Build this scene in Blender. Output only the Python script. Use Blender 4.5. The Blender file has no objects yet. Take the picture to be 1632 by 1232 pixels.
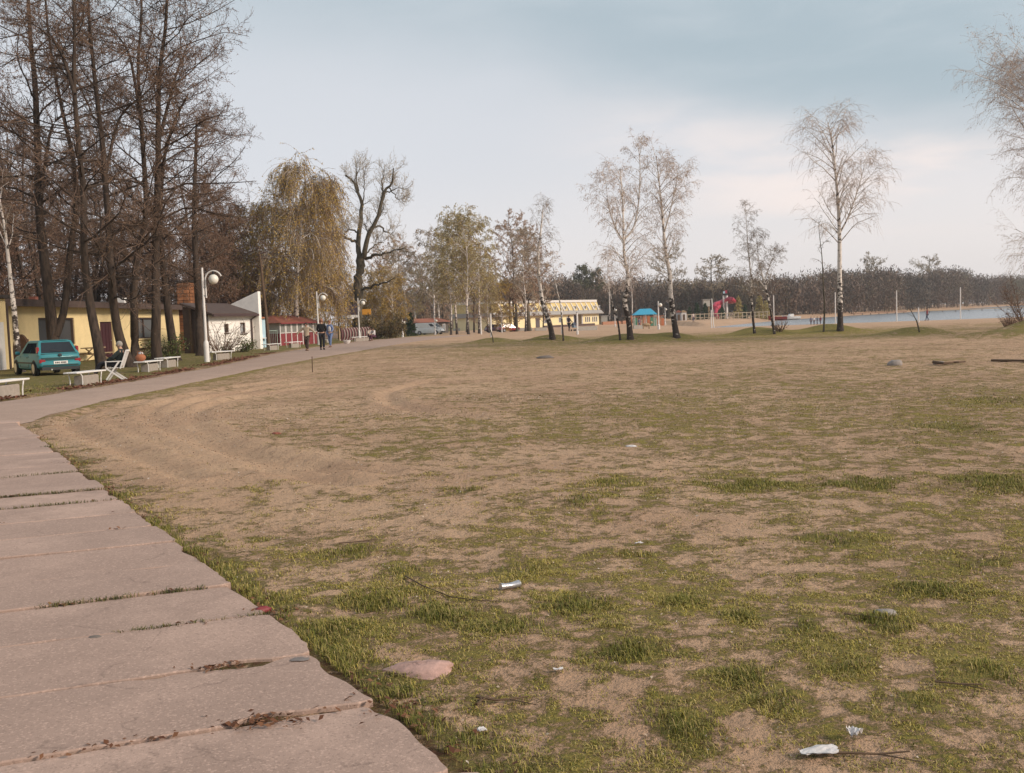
import bpy, bmesh, math, random
import numpy as np
from mathutils import Vector, Matrix

SC = bpy.context.scene
COL = SC.collection
rng = np.random.default_rng(11)
R = math.radians

# ------------------------------------------------------------------ camera
EYE = np.array([0.0, 0.0, 1.65])
PITCH, ROLL = R(3.9), R(2.0)
_F = np.array([0, math.cos(PITCH), -math.sin(PITCH)])
_U0 = np.array([0, math.sin(PITCH), math.cos(PITCH)])
_R0 = np.array([1.0, 0, 0])
_R = math.cos(ROLL) * _R0 - math.sin(ROLL) * _U0
_U = math.sin(ROLL) * _R0 + math.cos(ROLL) * _U0
cam_d = bpy.data.cameras.new('camera')
cam = bpy.data.objects.new('camera', cam_d)
COL.objects.link(cam)
cam.matrix_world = Matrix([[_R[i], _U[i], -_F[i], EYE[i]] for i in range(3)] + [[0, 0, 0, 1]])
cam_d.sensor_width = 36.0
cam_d.lens = 36.0
cam_d.clip_start = 0.05
cam_d.clip_end = 5000
SC.camera = cam

# ------------------------------------------------------------------ world + sun
SUN_AZ, SUN_EL = R(112), R(27)            # azimuth clockwise from +Y
world = bpy.data.worlds.new('World')
SC.world = world
world.use_nodes = True
def build_world():
    nt = world.node_tree
    N = nt.nodes
    for n in list(N): N.remove(n)
    L = nt.links.new
    def math_(op, a, b=None, c=None, clamp=False):
        n = N.new('ShaderNodeMath'); n.operation = op; n.use_clamp = clamp
        for i, v in enumerate((a, b, c)):
            if v is None: continue
            if isinstance(v, (int, float)): n.inputs[i].default_value = v
            else: L(v, n.inputs[i])
        return n.outputs[0]
    def sstep(x, a, b):
        n = N.new('ShaderNodeMapRange'); n.interpolation_type = 'SMOOTHSTEP'
        n.inputs[1].default_value = a; n.inputs[2].default_value = b
        L(x, n.inputs[0]); return n.outputs[0]
    def mix(f, a, b):
        n = N.new('ShaderNodeMix'); n.data_type = 'RGBA'
        if isinstance(f, (int, float)): n.inputs[0].default_value = f
        else: L(f, n.inputs[0])
        for i, v in ((6, a), (7, b)):
            if isinstance(v, tuple): n.inputs[i].default_value = (*v, 1)
            else: L(v, n.inputs[i])
        return n.outputs[2]
    tc = N.new('ShaderNodeTexCoord')
    sep = N.new('ShaderNodeSeparateXYZ'); L(tc.outputs['Generated'], sep.inputs[0])
    x, y, z = sep.outputs
    zc = math_('MAXIMUM', z, 0.0)
    def noise(scale, detail, stretch, seed, rough=0.55, dist=0.0):
        mp = N.new('ShaderNodeMapping'); mp.inputs['Scale'].default_value = (1, 1, stretch)
        mp.inputs['Location'].default_value = seed
        L(tc.outputs['Generated'], mp.inputs[0])
        n = N.new('ShaderNodeTexNoise'); n.inputs['Scale'].default_value = scale
        n.inputs['Detail'].default_value = detail; n.inputs['Roughness'].default_value = rough
        n.inputs['Distortion'].default_value = dist
        L(mp.outputs[0], n.inputs['Vector']); return n.outputs['Fac']
    n1 = noise(2.2, 5, 2.6, (3.1, 0.4, 1.2), 0.5, 0.2)
    n2 = noise(5.5, 6, 3.5, (0.7, 5.2, 2.3), 0.55, 0.3)
    n3 = noise(1.1, 3, 1.5, (1.9, 2.2, 0.3))
    # veil colour by elevation
    veil = mix(sstep(z, 0.0, 0.16), WORLD_HORIZON, WORLD_MID)
    veil = mix(sstep(z, 0.12, 0.45), veil, WORLD_HIGH)
    # warm glow low on the sun's side
    side = sstep(x, -0.2, 0.65)
    glow = math_('MULTIPLY', side, math_('SUBTRACT', 1.0, sstep(z, 0.10, 0.22)))
    veil = mix(math_('MULTIPLY', glow, 0.55), veil, (0.90, 0.83, 0.81))
    # bank of blue grey cloud higher up, heavier over the lake
    edge = math_('ADD', z, math_('MULTIPLY', math_('SUBTRACT', n1, 0.5), 0.16))
    edge = math_('ADD', edge, math_('MULTIPLY', math_('SUBTRACT', n2, 0.5), 0.05))
    edge = math_('ADD', edge, math_('MULTIPLY', x, 0.16))
    bank = sstep(edge, 0.17, 0.275)
    bank = math_('MULTIPLY', bank, math_('MULTIPLY_ADD', sstep(x, -0.45, 0.30), 0.6, 0.4))
    bankcol = mix(sstep(n2, 0.35, 0.7), WORLD_BANK, WORLD_BANK2)
    col = mix(bank, veil, bankcol)
    # peach lit fringe just under the bank
    f1 = math_('SUBTRACT', sstep(edge, 0.09, 0.175), sstep(edge, 0.18, 0.25))
    fr = math_('MULTIPLY', math_('MULTIPLY', f1, sstep(x, -0.02, 0.35)), sstep(n2, 0.36, 0.60))
    col = mix(math_('MULTIPLY', fr, 0.85), col, (0.99, 0.86, 0.81))
    cov = math_('MULTIPLY_ADD', n3, 0.25, 0.78, clamp=True)
    # below the horizon: dim ground tone
    sky = N.new('ShaderNodeTexSky'); sky.sky_type = 'NISHITA'; sky.sun_disc = False
    sky.sun_elevation = SUN_EL; sky.sun_rotation = SUN_AZ
    sky.air_density = 1.2; sky.dust_density = 2.0
    b1 = N.new('ShaderNodeBackground'); b1.inputs['Strength'].default_value = 0.09
    L(sky.outputs[0], b1.inputs['Color'])
    b2 = N.new('ShaderNodeBackground'); b2.inputs['Strength'].default_value = 1.0
    L(col, b2.inputs['Color'])
    ms = N.new('ShaderNodeMixShader')
    L(cov, ms.inputs[0]); L(b1.outputs[0], ms.inputs[1]); L(b2.outputs[0], ms.inputs[2])
    out = N.new('ShaderNodeOutputWorld'); L(ms.outputs[0], out.inputs[0])
WORLD_HORIZON = (0.87, 0.82, 0.815)
WORLD_MID = (0.69, 0.705, 0.75)
WORLD_HIGH = (0.53, 0.595, 0.645)
WORLD_BANK = (0.42, 0.505, 0.56)
WORLD_BANK2 = (0.50, 0.57, 0.62)
build_world()
sun_d = bpy.data.lights.new('sun', 'SUN')
sun_d.energy = 3.1
sun_d.angle = R(14)
sun_d.color = (1.0, 0.86, 0.71)
sun = bpy.data.objects.new('sun', sun_d)
COL.objects.link(sun)
_sd = Vector((math.sin(SUN_AZ) * math.cos(SUN_EL), math.cos(SUN_AZ) * math.cos(SUN_EL), math.sin(SUN_EL)))
sun.rotation_euler = _sd.to_track_quat('Z', 'Y').to_euler()
sun.location = (60, 0, 60)
SC.view_settings.view_transform = 'Standard'
SC.view_settings.look = 'None'
SC.view_settings.exposure = 0.15
SC.view_settings.gamma = 1.0
SC.view_settings.use_curve_mapping = False
SC.cycles.max_bounces = 6
SC.cycles.diffuse_bounces = 3
SC.cycles.glossy_bounces = 3
SC.cycles.transparent_max_bounces = 8

# ------------------------------------------------------------------ tagging
def tag(o, label=None, cat=None, group=None, kind=None):
    if label: o['label'] = label
    if cat: o['category'] = cat
    if group: o['group'] = group
    if kind: o['kind'] = kind
    return o
def thing(name, label, cat, loc=(0, 0, 0), rz=0.0, group=None):
    o = bpy.data.objects.new(name, None)
    o.empty_display_size = 0.3
    COL.objects.link(o)
    o.location = tuple(float(v) for v in loc)
    o.rotation_euler = (0, 0, rz)
    return tag(o, label, cat, group)
def children_of(o):
    return KIDS.get(o.name, [])
KIDS = {}
def adopt(o, parent):
    if parent is not None:
        o.parent = parent
        KIDS.setdefault(parent.name, []).append(o)
def dup(src, loc, rz=0.0, label=None, scale=None, group=None):
    r = src.copy(); COL.objects.link(r)
    r.location = tuple(float(v) for v in loc)
    r.rotation_euler = (0, 0, rz)
    if scale is not None:
        r.scale = (scale, scale, scale) if isinstance(scale, (int, float)) else scale
    if label: r['label'] = label
    if group: r['group'] = group
    for ch in children_of(src):
        c = ch.copy(); COL.objects.link(c); adopt(c, r)
        for g in children_of(ch):
            d = g.copy(); COL.objects.link(d); adopt(d, c)
    return r

# ------------------------------------------------------------------ mesh building
def raw_mesh(name, V, loops, starts, smooth=False):
    me = bpy.data.meshes.new(name)
    V = np.ascontiguousarray(V, dtype=np.float32)
    me.vertices.add(len(V)); me.vertices.foreach_set('co', V.ravel())
    me.loops.add(len(loops)); me.loops.foreach_set('vertex_index', np.ascontiguousarray(loops, dtype=np.int32))
    me.polygons.add(len(starts)); me.polygons.foreach_set('loop_start', np.ascontiguousarray(starts, dtype=np.int32))
    if smooth:
        me.polygons.foreach_set('use_smooth', np.ones(len(starts), dtype=bool))
    me.update(calc_edges=True)
    me.validate()
    return me
def link_mesh(name, me, mat, parent=None):
    o = bpy.data.objects.new(name, me)
    COL.objects.link(o)
    for m in (mat if isinstance(mat, (list, tuple)) else [mat]):
        me.materials.append(m)
    adopt(o, parent)
    return o

class MB:
    """collects simple shapes and links them as one mesh"""
    def __init__(s): s.v = []; s.f = []
    def add(s, vs, fs):
        b = len(s.v); s.v += [tuple(float(c) for c in p) for p in vs]
        s.f += [tuple(b + i for i in f) for f in fs]; return s
    def box(s, c, d, rz=0.0, bev=0.0, M=None):
        x, y, z = d[0] / 2, d[1] / 2, d[2] / 2
        if bev > 0:
            b = min(bev, x * .9, y * .9, z * .9)
            ring = lambda q, zz: [(x - q, -y + q - 0, zz)]
            def ro(ix, zz):
                X, Y = x - ix, y - ix
                k = b
                return [(X, -Y + k, zz), (X, Y - k, zz), (X - k, Y, zz), (-X + k, Y, zz), (-X, Y - k, zz), (-X, -Y + k, zz), (-X + k, -Y, zz), (X - k, -Y, zz)]
            vs = ro(b * .7, -z) + ro(0, -z + b) + ro(0, z - b) + ro(b * .7, z)
            fs = [tuple(range(7, -1, -1)), tuple(range(24, 32))]
            for r_ in range(3):
                for i in range(8):
                    j = (i + 1) % 8
                    fs.append((r_ * 8 + i, r_ * 8 + j, r_ * 8 + 8 + j, r_ * 8 + 8 + i))
        else:
            vs = [(-x, -y, -z), (x, -y, -z), (x, y, -z), (-x, y, -z), (-x, -y, z), (x, -y, z), (x, y, z), (-x, y, z)]
            fs = [(3, 2, 1, 0), (4, 5, 6, 7), (0, 1, 5, 4), (1, 2, 6, 5), (2, 3, 7, 6), (3, 0, 4, 7)]
        cs, sn = math.cos(rz), math.sin(rz)
        out = []
        for p in vs:
            if M is not None: p = tuple(M @ Vector(p))
            out.append((c[0] + p[0] * cs - p[1] * sn, c[1] + p[0] * sn + p[1] * cs, c[2] + p[2]))
        return s.add(out, fs)
    def tube(s, path, rad, n=8, cap=True):
        P = [Vector(p) for p in path]
        if not hasattr(rad, '__len__'): rad = [rad] * len(P)
        vs, fs = [], []
        up = Vector((0.13, 0.21, 0.97)).normalized()
        for i, p in enumerate(P):
            t = (P[min(i + 1, len(P) - 1)] - P[max(i - 1, 0)]).normalized()
            a = t.cross(up)
            if a.length < 1e-3: a = t.cross(Vector((1, 0, 0)))
            a.normalize(); b = t.cross(a)
            for k in range(n):
                w = 2 * math.pi * k / n
                vs.append(tuple(p + (a * math.cos(w) + b * math.sin(w)) * rad[i]))
        for i in range(len(P) - 1):
            for k in range(n):
                j = (k + 1) % n
                fs.append((i * n + k, i * n + j, (i + 1) * n + j, (i + 1) * n + k))
        if cap:
            fs.append(tuple(range(n - 1, -1, -1)))
            e = (len(P) - 1) * n
            fs.append(tuple(range(e, e + n)))
        return s.add(vs, fs)
    def bar(s, a, b, w, h=None):
        """rectangular bar between two points"""
        h = w if h is None else h
        a, b = Vector(a), Vector(b)
        t = (b - a).normalized()
        side = t.cross(Vector((0, 0, 1)))
        if side.length < 1e-3: side = Vector((1, 0, 0))
        side.normalize(); u = side.cross(t)
        vs = []
        for p in (a, b):
            for sx, sz in ((-1, -1), (1, -1), (1, 1), (-1, 1)):
                vs.append(tuple(p + side * (sx * w / 2) + u * (sz * h / 2)))
        return s.add(vs, [(3, 2, 1, 0), (4, 5, 6, 7), (0, 1, 5, 4), (1, 2, 6, 5), (2, 3, 7, 6), (3, 0, 4, 7)])
    def lathe(s, c, prof, n=16):
        vs, fs = [], []
        for r, z in prof:
            for k in range(n):
                w = 2 * math.pi * k / n
                vs.append((c[0] + r * math.cos(w), c[1] + r * math.sin(w), c[2] + z))
        m = len(prof)
        for i in range(m - 1):
            for k in range(n):
                j = (k + 1) % n
                fs.append((i * n + k, i * n + j, (i + 1) * n + j, (i + 1) * n + k))
        fs.append(tuple(range(n - 1, -1, -1))); fs.append(tuple(range((m - 1) * n, m * n)))
        return s.add(vs, fs)
    def ball(s, c, r, n=14, sq=(1, 1, 1), jit=0.0, seed=0):
        m = max(5, n // 2 + 1)
        rr = np.random.default_rng(seed)
        vs, fs = [], []
        for i in range(m):
            ph = math.pi * (i + .02) / (m - 1 + .04)
            for k in range(n):
                w = 2 * math.pi * k / n
                q = r * (1 + jit * (rr.random() - .5))
                vs.append((c[0] + q * sq[0] * math.sin(ph) * math.cos(w), c[1] + q * sq[1] * math.sin(ph) * math.sin(w), c[2] + q * sq[2] * math.cos(ph)))
        for i in range(m - 1):
            for k in range(n):
                j = (k + 1) % n
                fs.append((i * n + k, (i + 1) * n + k, (i + 1) * n + j, i * n + j))
        fs.append(tuple(range(n))); fs.append(tuple(range(m * n - 1, (m - 1) * n - 1, -1)))
        return s.add(vs, fs)
    def prism(s, poly, a, b, axis='z'):
        """extrude a 2-D polygon between a and b along an axis"""
        mk = {'z': lambda p, t: (p[0], p[1], t), 'x': lambda p, t: (t, p[0], p[1]), 'y': lambda p, t: (p[0], t, p[1])}[axis]
        n = len(poly)
        vs = [mk(p, a) for p in poly] + [mk(p, b) for p in poly]
        fs = [tuple(range(n - 1, -1, -1)), tuple(range(n, 2 * n))]
        fs += [(i, (i + 1) % n, n + (i + 1) % n, n + i) for i in range(n)]
        return s.add(vs, fs)
    def build(s, name, mat, parent=None, smooth=False):
        me = bpy.data.meshes.new(name)
        me.from_pydata(s.v, [], s.f)
        bm = bmesh.new(); bm.from_mesh(me)
        bmesh.ops.recalc_face_normals(bm, faces=bm.faces)
        bm.to_mesh(me); bm.free()
        if smooth:
            me.polygons.foreach_set('use_smooth', np.ones(len(me.polygons), dtype=bool))
            me.set_sharp_from_angle(angle=R(42))
        return link_mesh(name, me, mat, parent)

# ------------------------------------------------------------------ noise on the plane
def _hash(ix, iy, seed):
    h = (ix.astype(np.int64) * 374761393 + iy.astype(np.int64) * 668265263 + seed * 974634577) & 0xFFFFFFFF
    h = ((h ^ (h >> 13)) * 1274126177) & 0xFFFFFFFF
    return ((h ^ (h >> 16)) & 0xFFFFFF) / float(0xFFFFFF)
def vnoise(x, y, seed=0):
    ix, iy = np.floor(x), np.floor(y)
    fx, fy = x - ix, y - iy
    fx = fx * fx * (3 - 2 * fx); fy = fy * fy * (3 - 2 * fy)
    a = _hash(ix, iy, seed); b = _hash(ix + 1, iy, seed); c = _hash(ix, iy + 1, seed); d = _hash(ix + 1, iy + 1, seed)
    return (a * (1 - fx) + b * fx) * (1 - fy) + (c * (1 - fx) + d * fx) * fy
def fbm(x, y, seed=0, oct=4, gain=0.5):
    s = 0; a = 1; t = 0
    for o in range(oct):
        s = s + a * vnoise(x * 2 ** o + 17.3 * o, y * 2 ** o - 9.1 * o, seed + o); t += a; a *= gain
    return s / t
def ss(a, b, x):
    t = np.clip((x - a) / (b - a), 0, 1)
    return t * t * (3 - 2 * t)

# ------------------------------------------------------------------ pixels <-> places (1632 x 1232 photograph)
def ray(px, py):
    u, v = (px - 816) / 1632, (616 - py) / 1632
    return _F + u * _R + v * _U
def V(px, py, D):
    r = ray(px, py)
    return EYE + r * (D / r[1])
LAKE_Z = -1.25
def near_shore(x):
    return 167 + 1.5 * np.sin(x * 0.06)
def far_shore(x):
    return 231 + (np.asarray(x) - 63) * np.where(np.asarray(x) < 63, 2.2, 1.36)
def base_z(x, y):
    x = np.asarray(x, dtype=float); y = np.asarray(y, dtype=float)
    z = -1.1 * ss(60, 220, y)
    z = z + (-1.25 * ss(62, 168, y) - z) * ss(12, 36, x)
    ins = np.minimum(y - near_shore(x), (far_shore(x) - y) * 0.6)      # >0 inside the lake
    ins = np.where(x > 30, ins, -99)
    z = z + (-2.3 - z) * ss(-3, 14, ins)
    bank = (y > far_shore(x)) & (x > 34)
    z = np.where(bank, np.maximum(z, -1.3) + 0.75 * ss(3, 24, y - far_shore(x)), z)
    return z
MOUNDS = []
def ground_z(x, y):
    x = np.asarray(x, dtype=float); y = np.asarray(y, dtype=float)
    z = base_z(x, y)
    for mx, my, h, r in MOUNDS:
        q = ((x - mx) / r) ** 2 + ((y - my) / (r * 0.8)) ** 2
        z = z + h * np.exp(-q * 1.3)
    return z
def at(px, py, tmin=2.0):
    """the point of the ground seen at a pixel of the photograph"""
    r = ray(px, py)
    ts = np.geomspace(tmin, 900, 4000)
    P = EYE[None] + r[None] * ts[:, None]
    below = np.nonzero(P[:, 2] < ground_z(P[:, 0], P[:, 1]))[0]
    if len(below) == 0: return P[-1]
    i = below[0]; a, b = ts[max(i - 1, 0)], ts[i]
    for _ in range(30):
        m = (a + b) / 2; p = EYE + r * m
        if p[2] < ground_z(p[0], p[1]): b = m
        else: a = m
    p = EYE + r * b
    return np.array([p[0], p[1], float(ground_z(p[0], p[1]))])
def on_ground(px, D, dz=0.0):
    p = V(px, 540, D)
    return np.array([p[0], p[1], float(ground_z(p[0], p[1])) + dz])
def shore_at(px, py):
    """like at(), looking past the mounds and never beyond the dry edge of the sand"""
    p = at(px, py, 86)
    return on_ground(px, 161.0) if p[0] > 28 and 161.0 < p[1] else p
_ml = [(786, 546, .32, 1.7), (882, 545, .46, 2.0), (1000, 545, .46, 2.4), (1078, 542, .36, 1.5), (1205, 534, .44, 1.7),
       (1236, 534, .32, 1.6), (1312, 531, .34, 1.7), (1340, 531, .42, 1.9), (1465, 533, .40, 1.8), (1688, 531, .85, 2.5), (1606, 537, .28, 2.4)]
_tmp = []
for px, py, h, r_ in _ml:
    p = at(px, py); _tmp.append((p[0], p[1] + 0.6, h, r_))
MOUNDS = _tmp

# ------------------------------------------------------------------ materials
MATS = {}
def new_mat(name):
    m = bpy.data.materials.new(name); m.use_nodes = True
    nt = m.node_tree
    b = nt.nodes.get('Principled BSDF')
    return m, nt, b
def flat(name, col, rough=0.7, metal=0.0, spec=0.4, var=0.12, scale=6.0, bump=0.0, coat=0.0, island=0.0, objvar=0.0):
    """principled with a little procedural wear"""
    if name in MATS: return MATS[name]
    m, nt, b = new_mat(name)
    N, L = nt.nodes, nt.links.new
    b.inputs['Roughness'].default_value = rough
    b.inputs['Metallic'].default_value = metal
    b.inputs['Specular IOR Level'].default_value = spec
    b.inputs['Coat Weight'].default_value = coat
    tc = N.new('ShaderNodeTexCoord')
    n = N.new('ShaderNodeTexNoise'); n.inputs['Scale'].default_value = scale; n.inputs['Detail'].default_value = 6
    n.inputs['Roughness'].default_value = 0.65
    L(tc.outputs['Object'], n.inputs['Vector'])
    ramp = N.new('ShaderNodeMapRange'); ramp.inputs[1].default_value = 0.3; ramp.inputs[2].default_value = 0.72
    ramp.inputs[3].default_value = 1 - var; ramp.inputs[4].default_value = 1 + var
    L(n.outputs['Fac'], ramp.inputs[0])
    fac = ramp.outputs[0]
    def extra(src, amt):
        nonlocal fac
        r2 = N.new('ShaderNodeMapRange'); r2.inputs[3].default_value = 1 - amt; r2.inputs[4].default_value = 1 + amt
        L(src, r2.inputs[0])
        mu = N.new('ShaderNodeMath'); mu.operation = 'MULTIPLY'; L(fac, mu.inputs[0]); L(r2.outputs[0], mu.inputs[1])
        fac = mu.outputs[0]
    if island:
        g = N.new('ShaderNodeNewGeometry'); extra(g.outputs['Random Per Island'], island)
    if objvar:
        oi = N.new('ShaderNodeObjectInfo'); extra(oi.outputs['Random'], objvar)
    mx = N.new('ShaderNodeVectorMath'); mx.operation = 'SCALE'
    mx.inputs[0].default_value = col
    L(fac, mx.inputs['Scale']); L(mx.outputs[0], b.inputs['Base Color'])
    if bump:
        bp = N.new('ShaderNodeBump'); bp.inputs['Strength'].default_value = bump; bp.inputs['Distance'].default_value = 0.02
        L(n.outputs['Fac'], bp.inputs['Height']); L(bp.outputs[0], b.inputs['Normal'])
    MATS[name] = m
    return m
# ------------------------------------------------------------------ ground cover rules
EDGE0 = np.array([-0.14, 3.5]); EDGE1 = np.array([-8.65, 18.0])       # right edge of the slab path
EDIR = (EDGE1 - EDGE0) / np.linalg.norm(EDGE1 - EDGE0)
ENOR = np.array([EDIR[1], -EDIR[0]])                                  # towards the lawn
FAR_IN = np.array([(-8.65, 18.0), (-9.45, 20.6), (-9.75, 24), (-9.75, 32), (-9.75, 40), (-9.4, 50), (-8.8, 58), (-7.9, 78), (-6.5, 100), (-3, 125)])
FAR_OUT = np.array([(-14.5, 16.0), (-13.6, 21.0), (-12.6, 26), (-12.3, 33), (-12.5, 42), (-13.0, 50), (-13.7, 58), (-14, 73), (-14.2, 95), (-13.0, 125)])
def side_x(tab, y):
    return np.interp(y, tab[:, 1], tab[:, 0])
def edge_signed(x, y):
    """metres right (+) of the slab path's right edge"""
    return (x - EDGE0[0]) * ENOR[0] + (y - EDGE0[1]) * ENOR[1]
RUTS = []
for pts in ([(470, 604), (345, 622), (262, 643), (241, 667), (277, 690), (328, 708), (390, 728), (451, 749), (540, 772)],
            [(500, 608), (380, 625), (292, 646), (272, 667), (303, 690), (369, 715), (441, 733), (540, 752)],
            [(560, 610), (420, 628), (325, 649), (308, 672), (349, 697), (410, 718), (500, 738), (600, 752)],
            [(230, 640), (150, 652), (110, 668), (123, 685), (160, 699), (230, 730), (300, 762)],
            [(690, 606), (625, 622), (618, 634), (650, 650), (760, 664)]):
    RUTS.append(np.array([at(px, py)[:2] for px, py in pts]))
def smooth_line(P, n=60):
    t = np.linspace(0, len(P) - 1, n); i = np.clip(t.astype(int), 0, len(P) - 2); f = (t - i)[:, None]
    p0 = P[np.clip(i - 1, 0, None)]; p1 = P[i]; p2 = P[i + 1]; p3 = P[np.clip(i + 2, None, len(P) - 1)]
    return 0.5 * (2 * p1 + (p2 - p0) * f + (2 * p0 - 5 * p1 + 4 * p2 - p3) * f ** 2 + (3 * p1 - p0 - 3 * p2 + p3) * f ** 3)
RUTS = [smooth_line(p) for p in RUTS]
def dist_line(x, y, P):
    d = np.full(np.shape(x), 1e9)
    for a, b in zip(P[:-1], P[1:]):
        ab = b - a; l2 = max(ab @ ab, 1e-9)
        t = np.clip(((x - a[0]) * ab[0] + (y - a[1]) * ab[1]) / l2, 0, 1)
        d = np.minimum(d, np.hypot(x - a[0] - t * ab[0], y - a[1] - t * ab[1]))
    return d
_px = [at(*q)[:2] for q in ((600, 965), (520, 1010), (690, 985), (920, 800), (1190, 1080), (1090, 1160), (1240, 1120), (1460, 1130), (920, 965), (820, 1000),
                            (1010, 880), (740, 785), (1340, 1070), (830, 905), (1180, 985), (560, 880), (1560, 900), (1400, 1000), (1000, 1040), (640, 910),
                            (1330, 860), (1480, 940), (1090, 960), (1270, 1000), (1580, 1080), (430, 780), (1200, 770), (1380, 770), (1600, 640), (1500, 680), (1600, 770), (980, 770))]
PATCH_R = [.30, .20, .24, .30, .12, .20, .13, .14, .22, .16, .22, .22, .10, .20, .12, .2, .2, .16, .16, .18, .25, .2, .15, .14, .14, .3, .4, .4, .7, .6, .4, .35]
def cover(x, y):
    """large scale share of the ground that grass covers"""
    dist = np.hypot(x, y)
    c = 0.46 - 0.07 * ss(6, 11, dist) - 0.10 * ss(14, 30, dist) - 0.04 * ss(7, 14, x) * ss(10, 20, y)
    c = c + 0.22 * (fbm(x / 6.0 + 5, y / 9.0, 41, 3) - 0.5) * 2 * ss(4, 9, dist)
    e = edge_signed(x, y)
    in_t = ss(2.0, 4.0, y) * (1 - ss(17.5, 20, y))
    c = c + in_t * ((0.02 + 0.46 * vnoise(x / 0.6, y / 0.6, 55)) * np.exp(-(np.clip(e, 0, 9) / (0.16 + 0.10 * (1 - ss(5, 9, y)))) ** 2) - 0.22 * np.exp(-((e - 1.3) / 0.9) ** 2) * ss(5, 9, y))
    for (qx, qy), r in zip(_px, PATCH_R):
        q = ((x - qx) / r) ** 2 + ((y - qy) / (r * 1.1)) ** 2
        c = c + 0.30 * np.exp(-q)
    for r in RUTS:
        near = (np.abs(x - r[:, 0].mean()) < 16) & (np.abs(y - r[:, 1].mean()) < 22)
        d = np.full(np.shape(x), 99.0)
        if near.any(): d[near] = dist_line(x[near], y[near], r)
        c = c - 0.34 * np.exp(-(d / 0.45) ** 2)
    # sand swept bare in the bend
    c = c - 0.16 * np.exp(-((x + 5.5) / 3.4) ** 2 - ((y - 17) / 6.0) ** 2)
    # olive band with the birches
    band = ss(42, 58, y) * (1 - ss(66, 76, y)) * ss(-9, 2, x)
    c = c + 0.22 * band
    for mx, my, h, r_ in MOUNDS:
        q = ((x - mx) / (r_ * 1.25)) ** 2 + ((y - my) / (r_ * 1.1)) ** 2
        c = c + 0.42 * np.exp(-q)
    c = c - 0.5 * ss(74, 84, y) * ss(-12, -6, x) + 0.16 * ss(74, 84, y) * ss(2, 22, x) * (1 - ss(120, 150, y))
    # strip by the far path, verge on its left, forest floor further left
    xi = side_x(FAR_IN, y)
    c = c + 0.30 * np.exp(-((x - xi - 0.35) / 0.45) ** 2) * ss(17, 20, y) * (1 - ss(56, 70, y))
    xo = side_x(FAR_OUT, y)
    verge = ss(0.15, 0.9, xo - x) * ss(14, 17, y)
    c = c * (1 - verge) + 0.80 * verge
    wood = ss(-24, -30, x)
    c = c * (1 - wood) + 0.25 * wood
    c = np.where((y > 150) & (x > 20), np.minimum(c, 0.12), c)
    return c
def grass_field(x, y):
    """signed field: > 0 where grass grows"""
    n = 0.28 * fbm(x / 0.8, y / 0.8, 3, 4) + 0.72 * fbm(x / 0.22 + 7, y / 0.22, 9, 4, 0.65)
    return (cover(x, y) - 0.5) + (n - 0.5) * 2.0
def relief(x, y):
    dist = np.hypot(x, y)
    h = (fbm(x / 1.7, y / 1.7, 21, 3) - 0.5) * 0.05 + (fbm(x / 0.32, y / 0.32, 27, 3) - 0.5) * 0.040
    h = h * ss(0.0, 0.5, edge_signed(x, y) + 0.0) if False else h
    for r in RUTS:
        near = (np.abs(x - r[:, 0].mean()) < 16) & (np.abs(y - r[:, 1].mean()) < 22)
        if near.any():
            d = dist_line(x[near], y[near], r)
            hh = np.zeros(np.shape(x)); hh[near] = -0.060 * np.exp(-(d / 0.17) ** 2) + 0.022 * np.exp(-((d - .36) / 0.14) ** 2)
            h = h + hh
    e = edge_signed(x, y)
    # low and flat under the paving
    under = (1 - ss(-0.35, 0.12, e)) * (1 - ss(18, 20, y))
    xi, xo = side_x(FAR_IN, y), side_x(FAR_OUT, y)
    under2 = ss(-0.25, 0.1, x - xo) * ss(-0.25, 0.1, xi - x) * ss(15, 17, y) * (1 - ss(110, 124, y))
    u = np.maximum(under, under2)
    h = h * (1 - u) - 0.035 * np.maximum(u - under, 0) + 0.015 * under
    return h * (1 - ss(60, 140, dist)) + 0.0

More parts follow.
